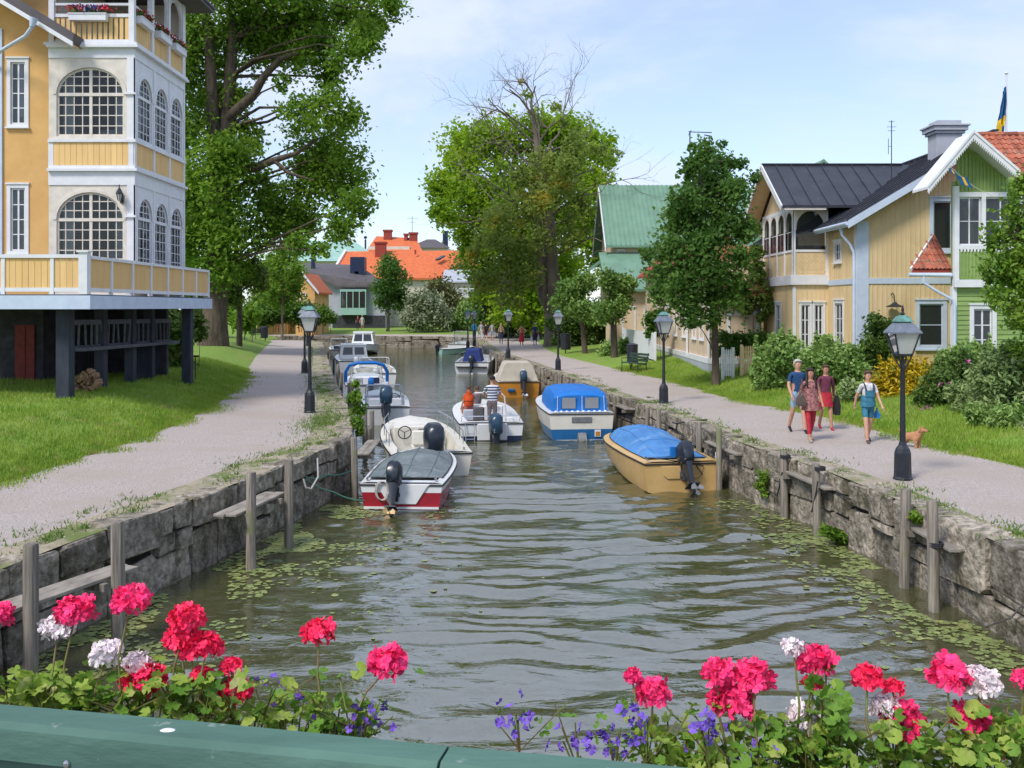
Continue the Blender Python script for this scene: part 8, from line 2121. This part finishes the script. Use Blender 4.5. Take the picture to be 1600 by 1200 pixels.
# bridge deck edge under the camera and boxes behind the rail
dk_ = MB(); dk_.box((-4, -2.5, 1.40), (4, 1.35, 1.5)); o = dk_.build('bridge_deck', M['plank'], None, kind='structure')
def fbox(label, t0, t1):
    r = thing('flower_box', label, 'flower box', along((t0+t1)/2, -.14, -.30)); L_ = r.location
    m = MB(); m.beam(along(t0, -.14, -.22)-L_, along(t1, -.14, -.22)-L_, .20, .20); m.build('box', M['teal_metal'], r, bevel=.006)
    m = MB(); m.beam(along(t0+.02, -.14, -.125)-L_, along(t1-.02, -.14, -.125)-L_, .17, .02); m.build('soil', M['soil'], r)
    return r
tL1 = (RZ(600, 1145, zr)-A).dot(tdir); tR0 = (RZ(770, 1150, zr)-A).dot(tdir)
fbox('green flower box hung behind the left half of the bridge rail', -.35, tL1-.03); fbox('green flower box hung behind the right half of the bridge rail', tR0+.05, tR0+1.15)
# ---- geraniums
M['ger'] = mk('pink_red_petal', (.90,.035,.13), (.86,.022,.09), sc=35, rough=.5, spec=.25, island=.2)
M['gerpink'] = mk('hot_pink_petal', (.90,.05,.21), (.86,.03,.15), sc=35, rough=.5, spec=.25, island=.2)
M['gerw'] = mk('white_geranium_petal', (.85,.78,.80), (.78,.66,.70), sc=35, rough=.55, island=.04)
M['gerl'] = leafm('geranium_leaf', (.20,.34,.035), (.40,.50,.10), (.46,.47,.18), tr=.35, big=9)
M['gerl2'] = leafm('geranium_leaf_dark', (.085,.22,.022), (.20,.36,.05), tr=.35, big=9)
M['stem'] = mk('flower_stem', (.14,.20,.04), (.17,.10,.045), sc=40, rough=.6)
M['lob'] = mk('violet_petal', (.20,.10,.55), (.14,.06,.44), sc=30, rough=.6, island=.15)
def floret_mesh(mat, seed):
    """five ruffled petals, about 12 mm each"""
    r_ = random.Random(seed); m = MB()
    for k in range(5):
        a = k*1.2566 + r_.uniform(-.12,.12); tl = r_.uniform(.15,.55); ln = r_.uniform(.85,1.1)
        def q(u, v, w_=0): # u along, v across
            ca, sa = math.cos(a), math.sin(a); return (u*ca*ln - v*sa, u*sa*ln + v*ca, tl*u*u*.8 + w_)
        m.add([q(.05,0), q(.5,-.36,.02), q(.93,-.40,-.06+r_.uniform(-.05,.08)), q(1.08,0,.06+r_.uniform(-.05,.05)), q(.93,.40,-.06+r_.uniform(-.05,.08)), q(.5,.36,.02)], [(0,1,2,3),(0,3,4,5)])
    return m.mesh('floret', mat, smooth=False)
FL = {k: [floret_mesh(M[v], 50+i) for i in range(4)] for k, v in dict(red='ger', pink='gerpink', white='gerw').items()}
def leaf_mesh(mat, seed):
    """round lobed, scalloped geranium leaf"""
    r_ = random.Random(seed); m = MB(); n = 22; vs = [(0,0,0)]; mid = []
    for k in range(n+1):
        a = -2.72 + 5.44*k/n; rr = 1*(.88+.12*abs(math.cos(a*3.5)))*(1+r_.uniform(-.04,.04))
        vs.append((rr*math.cos(a)*.55, rr*math.sin(a)*.55, .10*abs(math.sin(a*3.5))*.5))
    for k in range(n+1):
        a = -2.72 + 5.44*k/n; rr = 1*(.88+.12*abs(math.cos(a*3.5))); vs.append((rr*math.cos(a), rr*math.sin(a), .16+.13*math.sin(a*7)+r_.uniform(-.04,.04)))
    fs = [(0, k, k+1) for k in range(1, n+1)] + [(k, k+n+1, k+n+2, k+1) for k in range(1, n+1)]
    m.add(vs, fs); return m.mesh('leaf', mat, smooth=True)
LV_ = [leaf_mesh(M['gerl'], 1), leaf_mesh(M['gerl'], 2), leaf_mesh(M['gerl2'], 3), leaf_mesh(M['gerl2'], 4)]
nleaf_total = 0
def geranium(label, px, py, rad, kind, base_px, base_py=None, d=1.78, leaves=7, lsz=.0145):
    """one plant: stem from the box, a round head of florets, scalloped leaves"""
    r_ = random.Random(int(px*7+py)); c = P(px, py, d); R_ = rad*.84/F*d
    base = Vector((c.x + (base_px-px)/F*d + .012*(1 if px < 700 else -.5), c.y - .04 + r_.uniform(-.03,.03), zr - .12))
    g = thing('geranium', label, 'flower', base, 0, 'geraniums in the bridge flower boxes')
    top = c - Vector((0,0,R_*.35)) - base
    m = MB(); mid = top*.5 + Vector((r_.uniform(-.012,.012), r_.uniform(-.01,.01), .01)); m.tube([(0,0,0), mid, top], [.0026,.0021,.0017], 6); m.build('stem', M['stem'], g, smooth=True)
    h = bpy.data.objects.new('flower_head', None); COL.objects.link(h); h.parent = g; h.location = c - base
    bpy.data.objects.remove(h)
    m = MB()
    for k in range(14):
        dv = Vector((r_.gauss(0,1), r_.gauss(0,1), abs(r_.gauss(0,.6))+.1)).normalized()*R_*.75; m.tube([(0,0,-R_*.35), dv], .0009, 4)
    hd = m.build('flower_head', M['stem'], g); hd.location = c - base
    q_ = MB(); q_.ell((0,0,R_*.12), (R_*.72, R_*.72, R_*.52), 10, 6); co = q_.build('flower_core', M[dict(red='ger', pink='gerpink', white='gerw')[kind]], hd, smooth=True)
    n = int(30 + 700*R_)
    for k in range(n):
        # golden spiral over the upper two thirds of a flattened ball
        z = 1 - (k+.5)/n*1.45; a = k*2.39996; rr = math.sqrt(max(0, 1-z*z)); dv = Vector((rr*math.cos(a), rr*math.sin(a), z*.82))
        dv += Vector((r_.gauss(0,.10), r_.gauss(0,.10), r_.gauss(0,.10)))
        s_ = R_*r_.uniform(.31,.43)
        e = dv.to_track_quat('Z', 'Y').to_euler(); 
        o = inst('floret', FL[kind][r_.randrange(4)], hd, dv*R_*.86, (e.x + r_.gauss(0,.35), e.y + r_.gauss(0,.35), r_.random()*6.28), (s_,)*3)
    for k in range(leaves):
        a = r_.random()*6.28; q = Vector((r_.gauss(0,.055)*1.0, r_.gauss(0,.030), .01 + r_.random()*.085)); s_ = lsz*r_.uniform(.7,1.35)
        inst('leaf', LV_[r_.randrange(4)], g, q, (r_.gauss(-.2,.45)+.35, r_.gauss(0,.45), r_.random()*6.28), (s_,)*3)
        if k % 3 == 0:
            m = MB(); m.tube([(0,0,0), q*.6, q], .0016, 4); m.build('leaf_stalk', M['stem'], g)
    return g
GERS = [
 (-4,962,26,'pink',-10,'pink geranium head cut by the left edge of the view'),
 (203,940,31,'pink',190,'hot pink geranium on a tall stem in front of the left mooring post'),
 (117,956,31,'pink',110,'hot pink geranium above the white one at the left'),
 (291,967,29,'red',270,'red pink geranium topmost of the left cluster'),
 (282,997,27,'red',285,'red pink geranium in the middle of the left cluster'),
 (322,1010,27,'red',318,'red pink geranium right of centre in the left cluster'),
 (300,1016,24,'red',305,'red pink geranium low in the left cluster'),
 (225,1060,35,'red',228,'large red geranium low over the left leaves'),
 (316,1057,20,'red',322,'small red geranium below the left cluster'),
 (362,1042,18,'red',360,'small red geranium just above the one at the rail'),
 (367,1081,28,'red',372,'red pink geranium close to the rail at the left'),
 (498,989,28,'red',505,'lone red pink geranium against the water, left of centre'),
 (605,1036,33,'pink',545,'hot pink geranium leaning out over the water at centre left'),
 (90,982,28,'white',80,'white geranium behind the hot pink one at the left'),
 (166,1022,26,'white',160,'white geranium above the left leaves'),
 (216,1038,24,'white',215,'white geranium half hidden behind the large red one'),
 (988,1057,16,'pink',1010,'small pink geranium, leftmost on the right side'),
 (1020,1083,30,'pink',1035,'pink geranium over the violet flowers at centre right'),
 (1122,1051,28,'pink',1140,'pink geranium upper left of the right cluster'),
 (1177,1058,33,'pink',1180,'large pink geranium upper right of the right cluster'),
 (1143,1099,37,'pink',1150,'largest pink geranium low in the right cluster'),
 (1275,1033,31,'pink',1255,'pink geranium beside the half open pale bud'),
 (1240,1012,19,'white',1235,'pale half open geranium, topmost on the right side'),
 (1271,1068,17,'red',1262,'small red geranium under the pale half open one'),
 (1355,1060,26,'red',1360,'red geranium at the middle of the right side'),
 (1395,1075,18,'red',1390,'small red geranium right of the middle red one'),
 (1410,1125,37,'pink',1400,'large pink geranium low in front of the right water lilies'),
 (1482,1056,35,'pink',1480,'pink geranium left of the white one at far right'),
 (1531,1066,32,'white',1520,'large white geranium at the far right'),
 (1382,1105,24,'white',1385,'white geranium behind the large pink one at right'),
 (1256,1124,30,'white',1250,'white geranium low between two pink ones'),
 (1516,1122,32,'pink',1510,'pink geranium below the large white one'),
 (1550,1170,22,'red',1550,'small red geranium in the bottom right corner'),
 (1600,1062,20,'pink',1590,'pink geranium cut by the right edge of the view')]
for px, py, rad, kind, bpx, lab in GERS: geranium(lab, px, py, rad, kind, bpx, d=1.80 if px < 700 else 1.62, leaves=8)
# leafy filling plants, each its own thing (leaf by leaf)
def leafplant(label, px, py, w_, h_, n, d, sz=.0138, dark=.4, seed=0):
    r_ = random.Random(seed+int(px)); c = P(px, py, d); g = thing('leafy_plant', label, 'plant', c - Vector((0,0,.12)), 0, 'leafy geranium plants in the bridge flower boxes')
    for k in range(int(n*1.8)):
        q = Vector((r_.uniform(-1,1)*w_/F*d, r_.gauss(0,.045), .105 + r_.uniform(-1,.75)*h_/F*d)); s_ = sz*r_.uniform(.6,1.35)
        me = LV_[r_.randrange(2) + (2 if r_.random() < dark else 0)]
        inst('leaf', me, g, q, (r_.gauss(.55,.45), r_.gauss(0,.45), r_.random()*6.28), (s_,)*3)
        if k % 4 == 0:
            m = MB(); m.tube([(q.x*.5, q.y*.3, .0), q*.7 + Vector((0,0,.0)), q], .0016, 4); m.build('leaf_stalk', M['stem'], g)
    return g
for i, (px, py, w_, h_, n, dk2) in enumerate(((20,1075,55,38,36,.2),(95,1070,50,38,36,.2),(165,1085,50,36,34,.35),(240,1100,45,34,28,.4),(310,1105,45,32,26,.55),(385,1110,45,30,24,.5),(450,1110,45,32,28,.5),(515,1112,42,34,28,.6),(560,1122,30,22,14,.6))):
    leafplant('leafy geranium foliage in the left box, clump %s' % ('at the left edge','under the first white flower','below the tall hot pink flower','under the large red flower','below the left cluster','beside the flower close to the rail','left of the lone red flower','under the lone red flower','at the right end of the left box')[i], px, py, w_, h_, n, 1.76, dark=dk2, seed=3)
for i, (px, py, w_, h_, n, dk2) in enumerate(((1040,1165,45,34,28,.2),(1110,1165,45,36,30,.3),(1185,1160,45,36,30,.4),(1260,1160,45,40,34,.6),(1290,1110,30,30,22,.6),(1335,1165,45,36,32,.5),(1410,1175,45,30,28,.5),(1480,1165,45,36,32,.6),(1560,1160,45,44,36,.7),(1610,1150,40,50,26,.7),(1285,1060,18,28,9,.8))):
    leafplant('leafy geranium foliage in the right box, clump %s' % ('beside the violet flowers','under the pink cluster at left','right under the largest pink flower','around the low white flower','above the low white flower','below the middle red flower','under the large low pink flower','between the low pink flowers','in the bottom right corner','at the right edge','on the pale half open bloom')[i], px, py, w_, h_, n, 1.58, dark=dk2, seed=9)
# violet trailing flowers
def violet(label, px, py, d, n, sp=.03, asc=1):
    r_ = random.Random(int(px)); c = P(px, py, d); b = c + Vector((r_.uniform(.02,.06)*asc, 0, -.12)); g = thing('violet_flower', label, 'flower', b, 0, 'violet trailing flowers')
    m = MB(); m.tube([(0,0,0), (c-b)*.6 + Vector((0,0,-.01)), c-b], .0018, 4)
    for k in range(4): m.tube([(c-b)*.6, c-b + Vector((r_.gauss(0,sp), r_.gauss(0,.015), r_.gauss(0,sp*.7)))], .0012, 4)
    m.build('stem', M['hair_brown'] if False else M['stem'], g)
    for k in range(n):
        q = c-b + Vector((r_.gauss(0,sp*.8), r_.gauss(0,.015), r_.gauss(0,sp*.55))); s_ = r_.uniform(.006,.009)
        inst('blossom', VM[r_.randrange(3)], g, q, (r_.gauss(1.2,.5), r_.gauss(0,.5), r_.random()*6), (s_,)*3)
    for k in range(n//2):
        q = c-b + Vector((r_.gauss(0,sp), r_.gauss(0,.015), r_.gauss(-.01,sp*.8))); s_ = r_.uniform(.006,.010)
        inst('leaf', LV_[2], g, q, (r_.gauss(.5,.6), r_.gauss(0,.6), r_.random()*6), (s_*.6, s_, s_))
    return g
VM = [floret_mesh(M['lob'], 80+i) for i in range(3)]
for px, py, n, lab in ((803,1126,16,'violet flowers farthest left of the right box, over the bare rail'),(880,1158,9,'violet flowers just above the rail, second from the left'),(952,1155,14,'violet flowers with dark buds left of the pink ones'),(990,1143,16,'dense violet flowers below the small pink geranium'),(1095,1132,14,'violet flowers under the pink cluster'),(1185,1190,9,'violet flowers low at the bottom edge right')):
    violet(lab, px, py, 1.52, n)
for px, py, n, lab in ((575,1122,14,'violet flowers at the right end of the left box'),(425,1075,6,'few violet flowers above the left leaves'),(555,1128,8,'small violet flowers beside the rail at the left box end')): violet(lab, px, py, 1.72, n, asc=-1)
